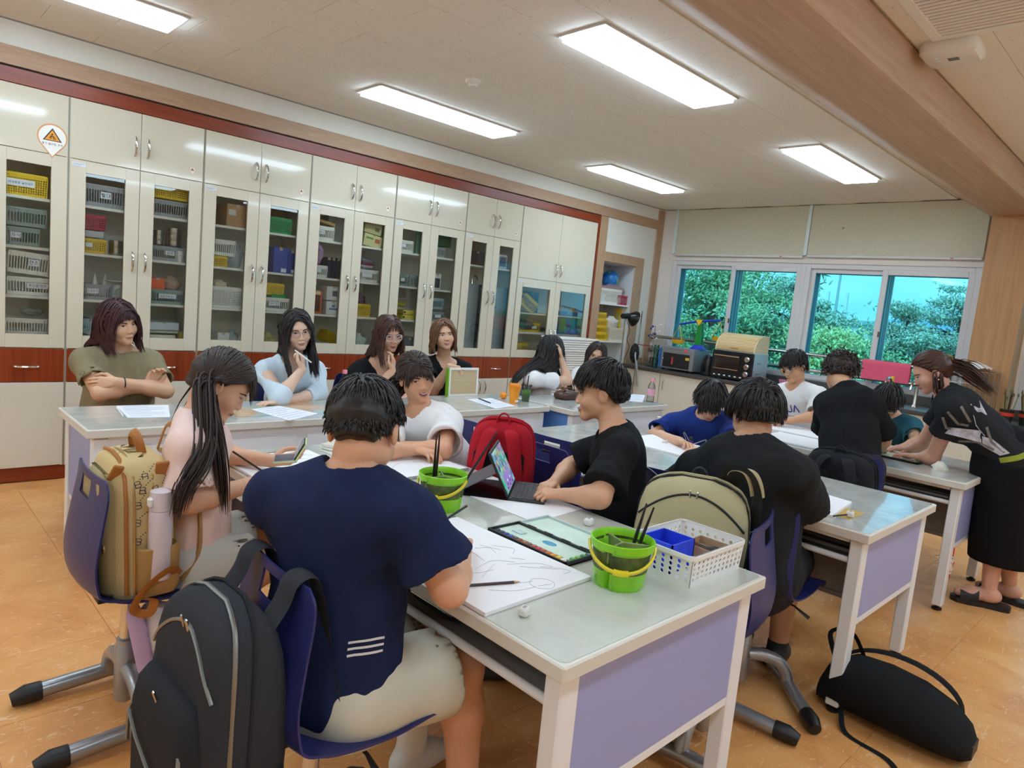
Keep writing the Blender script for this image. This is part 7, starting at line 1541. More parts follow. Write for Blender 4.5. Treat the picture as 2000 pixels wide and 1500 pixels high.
        if fringe:
            nf = 130; x = rr.uniform(-.062, .062, nf); y = rr.uniform(.02, .062, nf); q = np.stack([x, y, np.full(nf, .11)], 1); 
            q[:, 2] = .042+(.08+t*.6)*np.sqrt(np.maximum(.05, 1-(x/(.0745+t*.6))**2-((y+.014)/(.0925+t*.6))**2))
            dd = np.stack([x*2.5+rr.normal(0, .1, nf), np.ones(nf), np.zeros(nf)], 1); dd /= np.linalg.norm(dd, axis=1)[:, None]
            Lf = np.clip(fringe*rr.uniform(.85, 1.15, nf)+(.062-y)*.9, .03, .16); p2 = s.locks(q, dd, Lf, rr.uniform(.006, .006+t*.6, nf), None, .75, 10, .12, seed+5, curl=curl); parts.append(s.lock_mesh(p2, r0*.95*rr.uniform(.7, 1.2, nf)))
        s.finish_hair(m, parts); return s
    def long_hair(s, m, seed=1, length=.36, t=.016, n=620, part=.0, bangs=0, r0=.0062, back=0.0, wave=0.0, bn=100, bw=.055, keep=True, front=.08, body=True, sidefwd=.0, fsplit=-.005):
        s.cap(m, t*.7, -.07, -.02, front); rr = np.random.RandomState(seed); st = s.scalp(n, seed, t=t*.6, low=-.05, ear=-.02, front=front-.004)
        nr = (st-A(0, -.014, .042))/A(.0745, .0925, .08); nr /= np.linalg.norm(nr, axis=1)[:, None]
        d = np.stack([np.sign(st[:, 0]-part)*(.6+.4*rr.rand(n)), -.35*np.ones(n)-back+sidefwd, -.1*np.ones(n)], 1).astype(f32); d = np.where((st[:, 1] < -.07)[:, None], A(0, -.4, -.9), d); d = d-nr*(d*nr).sum(1)[:, None]; d /= np.linalg.norm(d, axis=1)[:, None]+1e-6
        L = length*rr.uniform(.86, 1.06, n)-np.clip(.10-st[:, 2], 0, .2)*.8; off = rr.uniform(t*.3, t*1.15, n).astype(f32)
        frontal = (st[:, 1] > fsplit)
        def flow(p, tt): f = np.zeros_like(p); f[:, 1] = -.25*back-.05+.10*np.sin(tt*9+p[:, 0]*40)*wave; f[:, 0] = np.where(np.abs(p[:, 0]) > .098, -np.sign(p[:, 0])*.4, np.sign(p[:, 0])*.04)+.10*wave*np.sin(tt*10+p[:, 1]*50); lowz = (p[:, 2] < -.085); f[:, 1] += np.where(lowz, np.where(frontal, .45, -.5), 0); return f
        p1 = s.locks(st, d, np.maximum(L, .05), off, flow, .75, 26, .10, seed, body, keep); parts = [s.lock_mesh(p1, r0*rr.uniform(.7, 1.3, n), .4, prof=((0, .06, .6, .9, 1), (.6, 1, .95, .6, .1)))]
        if bangs: parts.append(s.bangs(bangs, bn, bw, seed, r0, t))
        s.finish_hair(m, parts); return s
    def bangs(s, length, n, bw, seed, r0, t):
        rr = np.random.RandomState(seed+9); x = rr.uniform(-bw, bw, n); y = rr.uniform(.03, .06, n); q = np.stack([x, y, np.zeros(n)], 1); q[:, 2] = .042+(.08+t*.6)*np.sqrt(np.maximum(.05, 1-(x/(.0745+t*.6))**2-((y+.014)/(.0925+t*.6))**2))
        dd = np.stack([x*2+rr.normal(0, .06, n), np.ones(n), np.zeros(n)], 1); dd /= np.linalg.norm(dd, axis=1)[:, None]; p2 = s.locks(q, dd, length*rr.uniform(.9, 1.08, n)+(.06-y)*.9, rr.uniform(.006, .010, n), None, .9, 12, .05, seed+5); return s.lock_mesh(p2, r0*.8*rr.uniform(.7, 1.2, n), prof=((0, .1, .7, 1), (.7, 1, .9, .25)))
    def tied_hair(s, m, ties, seed=1, t=.014, n=560, bangs=0, r0=.0042, bn=100, bw=.05, front=.08):
        """hair drawn over the scalp to one or more ties; each tie carries its own tail"""
        s.cap(m, t*.75, -.062, -.004, front); st = s.scalp(n, seed, t=t*.7, low=-.058, ear=.0, front=front-.002); rr = np.random.RandomState(seed); Ts = np.array([q['p'] for q in ties], f32)
        which = np.argmin(np.linalg.norm(st[:, None]-Ts[None], axis=2), 1) if len(ties) > 1 else np.zeros(n, int)
        if len(ties) == 2: which = (st[:, 0] > 0).astype(int) if Ts[1, 0] > Ts[0, 0] else (st[:, 0] < 0).astype(int)
        tg = Ts[which]; N = 14; P = [st.copy()]
        for i in range(1, N):
            u = i/(N-1); p = st*(1-u)+tg*u; nr = p-A(0, -.014, .036)
            for _ in range(3):
                x = head_local(p); e = .004; g = np.stack([head_local(p+A(e, 0, 0))-x, head_local(p+A(0, e, 0))-x, head_local(p+A(0, 0, e))-x], 1); g /= np.linalg.norm(g, axis=1)[:, None]+1e-9; p = p+g*np.clip((t*.75+.004*rr.rand(n))*(1-.0*u)-x, 0, .09)[:, None]
            P.append(p)
        parts = [s.lock_mesh(np.stack(P, 1), r0*rr.uniform(.8, 1.3, n), .45, prof=((0, .15, 1), (.8, 1, .8)))]
        for q in ties: parts += [s.lock_mesh(*tl) for tl in q['tails']]
        if bangs: parts.append(s.bangs(bangs, bn, bw, seed, r0*1.2, t))
        s.finish_hair(m, parts)
        return s
    def tail(s, p, path, n=40, spread=.02, r0=.005, seed=0, end=.6):
        """a bundle of locks along a world-space path; returns data in head space"""
        W = spline(path, 6).astype(f32); q = (W-s.head)@s.Rh/f32(s.hs); N = len(q); rr = np.random.RandomState(seed); o = rr.normal(0, 1, (n, 3)).astype(f32); env = np.interp(np.linspace(0, 1, N), [0, .12, .6, 1], [.35, 1, 1.05, end]); w = np.sin(np.linspace(0, 5, N)[None]*rr.uniform(.6, 1.6, (n, 1))+rr.uniform(0, 6, (n, 1)))*.004
        P = q[None]+o[:, None, :]*(env*spread)[None, :, None]+w[..., None]*A(1, .6, 0); cut = rr.uniform(.8, 1.0, n); out = np.empty_like(P)
        for i in range(n): out[i] = np.stack([np.interp(np.linspace(0, cut[i], N), np.linspace(0, 1, N), P[i, :, c]) for c in range(3)], 1)
        return (out, r0*rr.uniform(.7, 1.3, n), .5)
    def decal(s, V, F, org, right, up, m, name, fn=None, off=.0022, parent=None):
        """lay a flat drawing (u, v) on the front of the shirt"""
        right, up = unit(right), unit(up); nrm = np.cross(right, up); fn = fn or s.shirtfn; W = np.asarray(org)+V[:, :1]*right+V[:, 1:2]*up; p = (W+nrm*.25).astype(f32); n32 = nrm.astype(f32)
        for _ in range(50): p = p-n32*(.7*fn(p))[:, None]
        p = p+n32*off; mb = MB(); mb.add(p, F); return mb.obj(name, m, parent or s.shirt_o, 0)
    def bodyfn(s, P): return s.torso(P, .018)
def ell_w(P, c, r): return np.linalg.norm(P-np.asarray(c, f32), axis=1)-r
def hmat(name, c, hi=None, rough=.45):
    if name in MATS: return MATS[name]
    nt = NT(name); nz = nt.n('TexNoise', Scale=9.0, Detail=5.0); nt.l(coords(nt, 'Object', (30, 30, 4)), nz.inputs['Vector']); nt.l(ramp(nt, nz.outputs['Fac'], [(.35, c), (.7, hi or c)]), nt.b.inputs['Base Color']); nt.b.inputs['Roughness'].default_value = rough; nt.b.inputs['Specular IOR Level'].default_value = .45; MATS[name] = nt.m; return nt.m
def cloth(name, c, rough=.9, bs=900, b=.06, var=.04): return mat(name, c, rough, spec=.2, var=var, vscale=5, bmp=b, bscale=bs)
# ================================================================ the sixteen people
V3 = lambda *a: np.array(a, float)
H_BLACK = hmat('hair_black', '#0e0b0b', '#231d1c'); H_DBROWN = hmat('hair_dark_brown', '#1c1310', '#42302a'); H_MAROON = hmat('hair_maroon', '#2a0f14', '#4a1a20'); H_BROWN = hmat('hair_brown', '#2f1a14', '#5a3426'); H_LBROWN = hmat('hair_light_brown', '#5a3a24', '#8f6440'); H_TEEN = hmat('hair_brown_black', '#110d0c', '#241c1b')
C_DENIM = cloth('dark_trousers', '#2b2c33'); C_BLACK = cloth('black_jersey', '#17181b', bs=700); C_BLACK2 = cloth('faded_black_jersey', '#232528', bs=700); C_NAVY = cloth('navy_jersey', '#1b2647', bs=700); C_BLUE = cloth('blue_jersey', '#1f357f'); C_WHITE = cloth('white_jersey', '#e9e8e8'); C_TEAL = cloth('teal_jersey', '#2c5f70'); C_OLIVE = cloth('olive_jersey', '#8d8368', var=.08); C_PINK = cloth('pale_pink_jersey', '#eccfc6'); C_PALEB = cloth('pale_blue_shirting', '#cfe0ec'); C_GREYSH = cloth('pale_grey_cotton', '#c9ccc6', var=.06); C_BEIGE = cloth('stone_cotton', '#cdcab8')
M_SHOE = mat('dark_shoe', '#26262a', .6)
def knee(p, d, l): return np.asarray(p)+np.asarray(d)*l
# --- woman with crossed arms
p = Person('woman in an olive t-shirt with maroon hair, arms crossed, behind the long table', '#d9ab8b', pel=(1.12, 4.48, .53), neck=at(240, 690, y=4.45), head=at(232, 631, y=4.36), hs=1.0, girth=1.16, dep=.74, bust=1,
    sl=at(296, 712, y=4.42), sr=at(163, 706, y=4.42), el=at(324, 764, y=4.23), er=at(196, 768, y=4.22), wl=at(228, 746, y=4.19), wr=at(288, 752, y=4.24), handl=dict(d=(-1, .25, -.1), n=(0, 1, -.3), c=(.2, .2, .25, .3)), handr=dict(d=(.45, -.1, .9), n=(.2, -.9, .1), c=(.35, .4, .45, .5), o=.2), look=(-66, -6, -9), face=dict(open=.45, browup=-.001, brow='#3a2420', gaze=.4), byaw=-78, legs='sit', lod=1.2)
p.build().shirt(C_OLIVE, cuff=.62, hem=-.02, flare=.02, neck=.078, belly=.025, wr=.006).bottoms(C_DENIM, .9, full=True).shoes(M_SHOE, d=V3(.2, -1, 0))
p.long_hair(H_MAROON, 3, .285, .019, bangs=.083, bn=120, bw=.05, fsplit=-.02, part=.02, wave=.5); w = p.wl; MB().tube([p.wl*.86+p.el*.14+.029*(math.cos(a)*V3(0, 1, 0)+math.sin(a)*V3(0, 0, 1)) for a in np.linspace(0, 6.28, 20)], .0042, 6).obj('bracelet', mat('bead_black', '#161418', .35), p.o)
# --- woman in pale blue
p = Person('woman in pale blue with long black hair and round glasses, chin on hand', '#e3bfa8', pel=(2.16, 4.40, .54), neck=at(570, 705, y=4.14), head=at(581, 645, y=4.0), hs=.98, sl=at(616, 726, y=4.20), sr=at(518, 726, y=4.16), el=at(622, 772, y=4.02), er=at(546, 776, y=3.86), wl=at(540, 786, y=3.84), wr=at(590, 722, y=3.86),
    handl=dict(d=(-1, -.1, 0), n=(0, -.1, -1)), handr=dict(d=(.12, .25, 1), n=(-.75, .65, .1), c=(.72, .8, .85, .9), o=.5), look=(-101, -9, -10), face=dict(open=.6, mouth=.004, lip='#c07c74', gaze=.3), byaw=-85, legs='sit', lod=1.15)
p.build().shirt(C_PALEB, o=.018, cuff=.30, long=True, hem=-.02, neck=.074, vneck=.06, wr=.006, belly=.012, name='blouse').bottoms(C_DENIM, .9, full=True).shoes(M_SHOE, d=V3(0, -1, 0)).glasses(mat('gold_wire', '#a98258', .3, .9)); p.long_hair(H_BLACK, 4, .44, .018, wave=.6, fsplit=-.03, part=.012)
q0, q1 = at(576, 684, y=3.83), at(608, 708, y=3.80); pencil(q0, q1, M_WHITEP, 'white pen in the hand of the woman in pale blue', 'pen', 'pen', .005, False)
# --- woman with clear-framed glasses
p = Person('woman in black with brown hair and clear-framed glasses, leaning on one arm', '#d9a98c', pel=(2.74, 4.44, .54), neck=at(735, 712, y=4.24), head=at(760, 652, y=4.10), hs=1.0, girth=1.12, sl=at(800, 735, y=4.30), sr=at(693, 736, y=4.26), el=at(806, 775, y=4.10), er=at(722, 776, y=4.0), wl=at(775, 790, y=3.86), wr=at(766, 724, y=3.95),
    handl=dict(d=(-1, -.2, 0), n=(0, 0, -1)), handr=dict(d=(.2, .2, 1), n=(-.6, .8, 0), c=(.3, .35, .4, .4)), look=(-98, -13, -6), face=dict(open=.45, mouth=.007, lip='#c0605c', gaze=.5), byaw=-80, legs='sit', lod=1.2)
p.build().shirt(C_BLACK, cuff=.68, hem=-.02, neck=.074, vneck=.05, belly=.02).bottoms(C_DENIM, .9, full=True).shoes(M_SHOE, d=V3(0, -1, 0)).glasses(mat('clear_acetate', '#d8d2d6', .15), False, r=.0021); p.long_hair(H_BROWN, 5, .34, .018, bangs=.075, bn=22, bw=.04, wave=.4, fsplit=.02)
# --- smiling woman with the frame
p = Person('smiling woman in black with light brown hair, hand on the picture frame', '#dfb194', pel=(3.44, 4.52, .54), neck=at(868, 706, y=4.38), head=at(867, 655, y=4.30), hs=.99, sl=at(906, 722, y=4.36), sr=at(832, 718, y=4.42), el=at(918, 765, y=4.2), er=at(846, 764, y=4.15), wl=at(905, 785, y=4.03), wr=at(878, 716, y=3.99),
    handl=dict(d=(-.5, -1, 0), n=(0, 0, -1)), handr=dict(d=(.9, -.3, -.15), n=(.1, -.55, -.8), c=(.5, .55, .6, .65), o=.6), look=(-114, 4, -9), face=dict(open=.5, mouth=.008, smile=.8, lip='#c07068'), byaw=-95, legs='sit', lod=1.25)
p.build().shirt(C_BLACK, cuff=.5, hem=-.02, neck=.092, belly=.012).bottoms(C_DENIM, .9, full=True).shoes(M_SHOE, d=V3(0, -1, 0)); p.long_hair(H_LBROWN, 6, .255, .020, fsplit=.01, part=.015)
# --- woman with very long black hair, seen from behind
p = Person('woman in white with very long straight black hair, hand to her forehead', '#e0b498', pel=(4.38, 4.16, .54), neck=at(1060, 715, y=4.12), head=at(1078, 684, y=4.10), hs=.99, sl=at(1080, 735, y=4.30), sr=at(1040, 742, y=3.98), el=at(1110, 762, y=4.2), er=at(1109, 744, y=3.93), wl=at(1105, 776, y=3.90), wr=at(1096, 700, y=3.99),
    handl=dict(d=(.3, -1, 0), n=(0, 0, -1)), handr=dict(d=(-.15, .25, 1), n=(-.8, .5, 0), c=(.25, .3, .3, .35)), look=(0, -14, 6), face=dict(open=.4), byaw=-10, legs='sit', lod=1.3)
p.build().shirt(C_WHITE, cuff=.6, hem=-.02, belly=.012, wr=.006).bottoms(C_DENIM, .9, full=True).shoes(M_SHOE, d=V3(1, 0, 0)); p.long_hair(H_BLACK, 7, .56, .022, n=760, r0=.0075, fsplit=.06)
# --- woman beside the alcove
p = Person('woman with glasses in white, half hidden behind the boy with the tablet', '#dcae90', pel=(5.2, 4.24, .54), neck=at(1163, 722, y=4.16), head=at(1164, 694, y=4.10), hs=.97, sl=at(1196, 740, y=4.10), sr=at(1130, 732, y=4.18), el=at(1200, 770, y=3.98), er=at(1120, 768, y=4.0), wl=at(1175, 780, y=3.84), wr=at(1135, 778, y=3.84), look=(-140, -10, 12), face=dict(open=.6), byaw=-130, legs='sit', lod=1.4)
p.build().shirt(C_WHITE, cuff=.62, hem=-.02, belly=.012).bottoms(C_DENIM, .9, full=True).shoes(M_SHOE, d=V3(-.6, -.8, 0)).glasses(mat('brown_wire', '#6a4a3c', .35, .6)); p.long_hair(H_DBROWN, 8, .22, .018, fsplit=.0)
# --- girl in pink
kr = V3(1.10, 2.24, .47); ar = at(322, 1208, y=2.24)
p = Person('girl in a pale pink t-shirt with pigtails, drawing while holding a phone', '#d8a585', pel=(.85, 2.36, .54), neck=at(388, 822, y=2.36), head=at(433, 752, y=2.36), hs=.97, girth=.86, sl=at(392, 852, y=2.50), sr=at(374, 872, y=2.22), el=V3(1.0, 2.66, .79), er=at(370, 982, y=2.19), wl=at(530, 900, z=.80), wr=at(496, 944, z=.795), hand=.86,
    handl=dict(d=(.95, -.45, .12), n=(-.25, -.35, 1), c=(.3, .35, .35, .35), o=.2, sp=.4), handr=dict(d=(.85, .5, -.08), n=(.35, .15, -1), c=(.62, .7, .75, .8), o=.8), look=(-24, -34, 0), face=dict(open=.28), kl=V3(1.16, 2.5, .49), kr=kr, al=V3(1.0, 2.52, .12), ar=ar)
p.build().shirt(C_PINK, cuff=.72, hem=-.035, flare=.03, belly=.02, wr=.006, neck=.064).bottoms(C_GREYSH, .62, o=.02, flare=.03)
tR, tL = (.066, -.035, .012), (-.066, -.035, .012); W = p.tw
tail1 = p.tail(tR, [W(tR), W((.082, -.045, -.03)), at(398, 880, y=2.16), at(362, 950, y=2.12), at(345, 1012, y=2.12)], 110, .015, .0040, 1, .8); tail2 = p.tail(tR, [W(tR), W((.085, -.02, -.03)), at(428, 880, y=2.17), at(436, 950, y=2.15), at(440, 1005, y=2.15)], 55, .0085, .0040, 2, .7); tail3 = p.tail(tL, [W(tL), W((-.085, -.03, -.05)), W((-.10, -.02, -.16)), W((-.10, .0, -.30))], 50, .016, .005, 3)
p.tied_hair(H_DBROWN, [dict(p=tL, tails=[tail3]), dict(p=tR, tails=[tail1, tail2])], 9, bangs=.095, bn=90, bw=.05)
for tt in (tR, tL): c = p.tw(np.array(tt)*1.06); MB().tube([c+.011*(math.cos(a)*p.Rh[:, 1]+math.sin(a)*p.Rh[:, 2]) for a in np.linspace(0, 6.28, 14)], .0045, 6).obj('hair_tie', mat('pink_tie', '#e79ac0', .5), p.o)
sd = unit(V3(.22, 0, -1)); u = unit(np.cross(np.cross(sd, V3(-1, 0, -.2)), sd)); M_CROC = mat('white_clog', '#e4dde0', .55)
for an, lab in ((p.ar, 0),):
    heel = an-sd*.03+V3(-.03, 0, 0); toe = an+sd*.15+V3(-.035, 0, 0)
    def cf(P): return smin(smin(rc(P, heel, heel+sd*.09, .040, .044), rc(P, heel+sd*.08, toe, .046, .040), .03), rc(P, an+V3(.0, 0, 0), an+V3(.02, 0, .005), .045, .047), .03)
    pp = np.array([heel, toe, an]); V, F = polygonize(cf, pp.min(0)-.08, pp.max(0)+.08, .006); so = np_obj('clog', V, F, M_CROC, p.o)
    def cf2(P): return np.maximum(rc(P, heel+V3(-.03, 0, 0), toe+V3(-.03, 0, 0), .047, .045), -(P-(heel+V3(-.052, 0, 0)))@V3(1, 0, .22).astype(f32)*-1 if False else (P-(heel+V3(-.034, 0, -.0)))@unit(V3(1, 0, .22)).astype(f32))
    V, F = polygonize(cf2, pp.min(0)-.13, pp.max(0)+.08, .006); np_obj('sole', V, F, mat('lilac_sole', '#b9a3cf', .5), so)
    up = unit(p.kr-p.ar); V, F = polygonize(lambda P: np.maximum(rc(P, an, an+up*.16, .042, .046), (P-(an+up*.115))@up.astype(f32)), an-.16, an+.2, .006); sk = np_obj('sock', V, F, cloth('white_sock', '#e6e2da', bs=300, b=.3), p.o)
    V, F = polygonize(lambda P: np.maximum(np.maximum(rc(P, an, an+up*.18, .0435, .0485), (P-(an+up*.133))@up.astype(f32)), -(P-(an+up*.10))@up.astype(f32)), an-.16, an+.2, .006); np_obj('sock_band', V, F, cloth('pink_sock', '#e9a3b5', bs=300, b=.3), sk)
p7 = p
q0 = at(455, 882, z=.90); q1 = at(527, 930, z=.785); pencil(q0, q0+(q1-q0)*1.12, M_BLACK, 'black pencil in the drawing hand of the girl in pink')
# flip phone in her left hand
ph = at(575, 888, z=.845); t = thing('flip_phone', 'half-folded phone with a pale green edge in the hand of the girl in pink', 'phone', tuple(ph-np.array([0, 0, .012])), 0, rot=(.12, -.1, -.5))
MB().box((-.035, 0, 0), (.075, .072, .008), None, .003).obj('lower_half', mat('phone_lilac', '#a79ab0', .3), t, 0); MB().box((-.035, 0, -.001), (.078, .075, .007), None, .003).obj('case', mat('phone_green', '#cfe39a', .4), t, 0)
Rp = rotm(0, -1.0); MB().box((.0225, 0, .033), (.076, .072, .007), Rp, .003).obj('upper_half', M_BLACK, t, 0); MB().box((.0205, 0, .0345), (.068, .064, .0065), Rp, .001).obj('screen', mat('phone_picture', '#7d8694', .1, var=.5, vscale=40, emit=.15), t, 0); MB().box((-.035, 0, .0045), (.066, .062, .001)).obj('lower_screen', mat('phone_dark', '#4a4a55', .1), t, 0); MB().box((.0255, 0, .0315), (.079, .075, .0065), Rp, .003).obj('case', mat('phone_green', '#cfe39a', .4), t, 0)
# --- boy in navy, from behind
p = Person('boy in a navy t-shirt and pale shorts, seen from behind drawing', '#d9a584', pel=(.83, 1.39, .55), neck=at(683, 938, y=1.385), head=at(712, 842, y=1.40), hs=.98, girth=1.05, dep=.74, sl=V3(.745, 1.565, .945), sr=at(800, 1010, y=1.20), el=V3(.93, 1.72, .78), er=at(878, 1150, y=1.13), wl=V3(1.16, 1.60, .79), wr=V3(1.20, 1.36, .80), hand=.88,
    handl=dict(d=(.8, -.5, 0), n=(0, 0, -1)), handr=dict(d=(.6, .8, -.1), n=(.2, .1, -1), c=(.6, .65, .7, .75), o=.7), look=(40, -30, 4), face=dict(open=.3), kl=V3(1.22, 1.52, .49), kr=at(902, 1296, y=1.27), al=V3(1.22, 1.54, .1), ar=V3(1.19, 1.25, .09))
p.build().shirt(C_NAVY, cuff=.66, hem=-.075, flare=.04, belly=.02, wr=.0055, neck=.070, res=.006, hollow=False).bottoms(C_BEIGE, .80, o=.02, flare=.025).shoes(mat('white_sneaker', '#dcdad4', .5), d=V3(1, 0, 0), sock=cloth('white_sock', '#e6e2da', bs=300, b=.3)); p.short_hair(H_TEEN, 11, .056, .016, n=1900, fringe=.06, r0=.0031, low=-.048, messy=.12, ear=.010, side=.8)
for k in range(3):
    V, F = strokes([[(-.032, -.012-.016*k), (.034, -.010-.016*k)]], .006); p.decal(V, F, p.pel+V3(-.02, -.12, .16), V3(1, .25, .05), V3(0, 0, 1), mat('white_stripe', '#d8dbe2', .8), 'stripe')
c0 = p.neck+p.U*.018; V, F = polygonize(lambda P: np.maximum(np.abs(rc(P, p.neck-p.U*.03, p.neck+p.U*.1+p.F*.02, .0675, .074))-.004, np.abs((P-c0)@p.U)-.007), c0-.12, c0+.12, .0045); np_obj('undershirt_collar', V, F, C_WHITE, p.o)
pencil(at(912, 988, z=.86), at(838, 1036, z=.80), M_BLACK, 'black paint brush in the hand of the boy in navy', 'paint_brush', 'brush', .0038, False)
# --- smiling girl in white
p = Person('smiling girl in a white t-shirt with a ponytail, arms folded on the near desk', '#dba583', pel=(2.24, 2.66, .55), neck=at(822, 806, y=2.70), head=at(813, 737, y=2.70), hs=.97, girth=.92, sl=at(878, 828, y=2.56), sr=at(770, 832, y=2.82), el=at(866, 880, z=.80), er=at(742, 880, z=.80), wl=at(790, 872, z=.795), wr=at(815, 878, z=.80), hand=.86,
    handl=dict(d=(-.5, .8, 0), n=(0, 0, -1)), handr=dict(d=(.2, -.9, 0), n=(0, 0, -1)), look=(-103, -6, -13), face=dict(open=.42, smile=1.0, mouth=.009, lip='#c4766c', gaze=.7), byaw=182, legs='sit')
p.build().shirt(C_WHITE, cuff=.72, hem=-.03, flare=.03, belly=.018, wr=.006, neck=.066).bottoms(C_DENIM, .6).shoes(M_SHOE, d=V3(-1, 0, 0)); tp = (-.02, -.10, -.03)
tl = p.tail(tp, [p.tw(tp), p.tw((.075, -.11, -.06)), at(762, 790, y=2.74), at(772, 830, y=2.70)], 80, .020, .005, 4, .7); p.tied_hair(H_DBROWN, [dict(p=tp, tails=[tl])], 12, bangs=.090, bn=230, bw=.062)
V, F = text_flat('IN LEAGUE', .022, .16)
bo = p.chest*.75+p.neck*.25; rt = -p.L
V2 = np.array(V); p.decal(V2, F, bo+p.U*.0, p.L, p.U, mat('navy_print', '#27305a', .8), 'lettering'); V, F = strokes([[(-.09, -.02), (-.07, .03), (-.06, -.03)], [(-.05, -.02), (-.03, .0), (-.02, -.025), (0, .0), (.01, -.02)], [(.03, -.02), (.035, .03), (.05, -.02), (.07, .005)], [(-.08, -.045), (.07, -.04)]], .008); p.decal(V, F, bo-p.U*.055, p.L, p.U, mat('navy_print', '#27305a', .8), 'script_print')
# --- boy with the tablet
p = Person('boy in a black t-shirt seen in profile, sitting behind the tablet', '#d6a280', pel=(2.29, 1.60, .55), neck=at(1205, 848, x=2.24), head=at(1172, 766, x=2.22), hs=1.0, girth=.98, sl=at(1212, 884, x=2.10), sr=at(1212, 884, x=2.10)+V3(.24, .18, .0), el=at(1172, 972, z=.82), er=V3(2.24, 1.88, .80), wl=at(1102, 966, z=.79), wr=V3(2.01, 1.76, .785), hand=.86,
    handl=dict(d=(-.7, .6, 0), n=(.1, .2, -1), c=(.5, .5, .55, .6)), handr=dict(d=(-.7, -.2, 0), n=(0, 0, -1)), look=(131, -9, 0), face=dict(open=.45, mouth=.003, lip='#b8706a'), byaw=150, legs='sit')
p.build().shirt(C_BLACK, cuff=.80, hem=-.06, flare=.032, belly=.018, wr=.005, neck=.066, hollow=False).bottoms(C_DENIM, .8).shoes(M_SHOE, d=V3(-.8, .5, 0)); p.short_hair(H_TEEN, 13, .066, .020, n=1500, fringe=.085, r0=.0033, low=-.045, ear=.012, messy=.11, side=.7)
# --- boy in blue, head bowed
p = Person('boy in a bright blue t-shirt with a white line emblem, head bowed over paper', '#dcab8c', pel=(3.92, 2.22, .55), neck=at(1382, 815, x=3.84), head=at(1388, 783, x=3.70), hs=.97, girth=.92, sl=at(1424, 830, x=3.82), sr=at(1314, 826, x=3.86), el=V3(3.66, 1.86, .80), er=at(1276, 850, x=3.68), wl=at(1385, 880, z=.79), wr=at(1328, 862, z=.79), hand=.86,
    handl=dict(d=(-.5, .6, 0), n=(0, 0, -1)), handr=dict(d=(-.35, -.9, 0.05), n=(-.3, 0, -1), c=(.3, .45, .55, .6), o=.3, sp=.5), look=(208, -52, 0), face=dict(open=.25), byaw=188, legs='sit', lod=1.15)
p.build().shirt(C_BLUE, cuff=.78, hem=-.03, flare=.028, belly=.016, neck=.070).bottoms(C_DENIM, .8).shoes(M_SHOE, d=V3(-1, 0, 0)); p.short_hair(H_TEEN, 14, .07, .019, fringe=.08, n=640)
V, F = strokes([[(-.08, .05), (-.015, -.012), (.08, .068), (.078, .045), (.0, -.09), (-.085, .036), (-.08, .05)], [(-.065, .0), (-.05, -.085), (.0, -.09)], [(.03, -.075), (.055, .005), (.075, -.02), (.072, -.09)]], .006); p.decal(V, F, p.chest-p.U*.03, p.L, p.U, mat('white_line_print', '#dfe3ee', .8), 'emblem')
# --- big boy in black from behind
p = Person('broad boy with a bowl cut in black, seen from behind at the middle desk', '#d7a482', pel=(2.54, 1.17, .56), neck=at(1462, 868, x=2.50), head=at(1474, 812, x=2.56), hs=1.0, girth=1.2, dep=.76, sl=at(1352, 918, x=2.50), sr=at(1556, 928, x=2.46), el=at(1312, 960, x=2.66), er=at(1578, 1000, x=2.66), wl=V3(2.95, 1.46, .79), wr=V3(2.98, 1.14, .79), look=(44, -16, 0), face=dict(open=.4), byaw=12, legs='sit')
p.build().shirt(C_BLACK2, cuff=.80, hem=-.07, flare=.03, belly=.03, wr=.007, neck=.072).bottoms(C_DENIM, .8).shoes(M_SHOE, d=V3(1, .2, 0)); p.short_hair(H_BLACK, 15, .115, .026, n=1700, fringe=.11, r0=.0038, low=-.034, ear=.0, messy=.02, side=.62)
# --- boy in the printed white shirt
p = Person('boy with round glasses in a printed white t-shirt, looking down', '#d5a07c', pel=(5.46, 2.20, .64), neck=at(1556, 757, x=5.36), head=at(1551, 716, x=5.28), hs=.97, girth=.94, sl=at(1600, 774, x=5.30), sr=at(1522, 768, x=5.42), el=at(1598, 812, x=5.18), er=at(1512, 806, x=5.32), wl=at(1540, 822, x=5.04), wr=at(1515, 824, x=5.10), hand=.86,
    handl=dict(d=(-.7, .6, -.2), n=(0, 0, -1)), handr=dict(d=(-1, 0, -.1), n=(0, 0, -1)), look=(163, -24, -4), face=dict(open=.3), byaw=180, kl=V3(5.44, 2.12, .48), kr=V3(5.48, 2.32, .48), al=V3(5.46, 2.1, .1), ar=V3(5.5, 2.32, .1), lod=1.3)
p.build().shirt(C_WHITE, cuff=.80, hem=-.06, flare=.032, belly=.02, wr=.006, neck=.072).bottoms(C_DENIM, .8).shoes(M_SHOE, d=V3(-1, 0, 0)).glasses(mat('grey_wire', '#5d5a5c', .3, .9)); p.short_hair(H_TEEN, 16, .07, .018, fringe=.08, n=560)
V, F = text_flat('PUЛ', .06, .16); p.decal(V, F, p.chest+p.L*.0+p.U*.01, p.L, p.U, mat('blue_print', '#2c3aa0', .8), 'lettering'); V, F = strokes([[(-.07, 0), (.06, 0)], [(-.05, -.018), (.03, -.018)]], .004); p.decal(V, F, p.chest-p.U*.05, p.L, p.U, mat('grey_print', '#9aa0b5', .8), 'small_print')
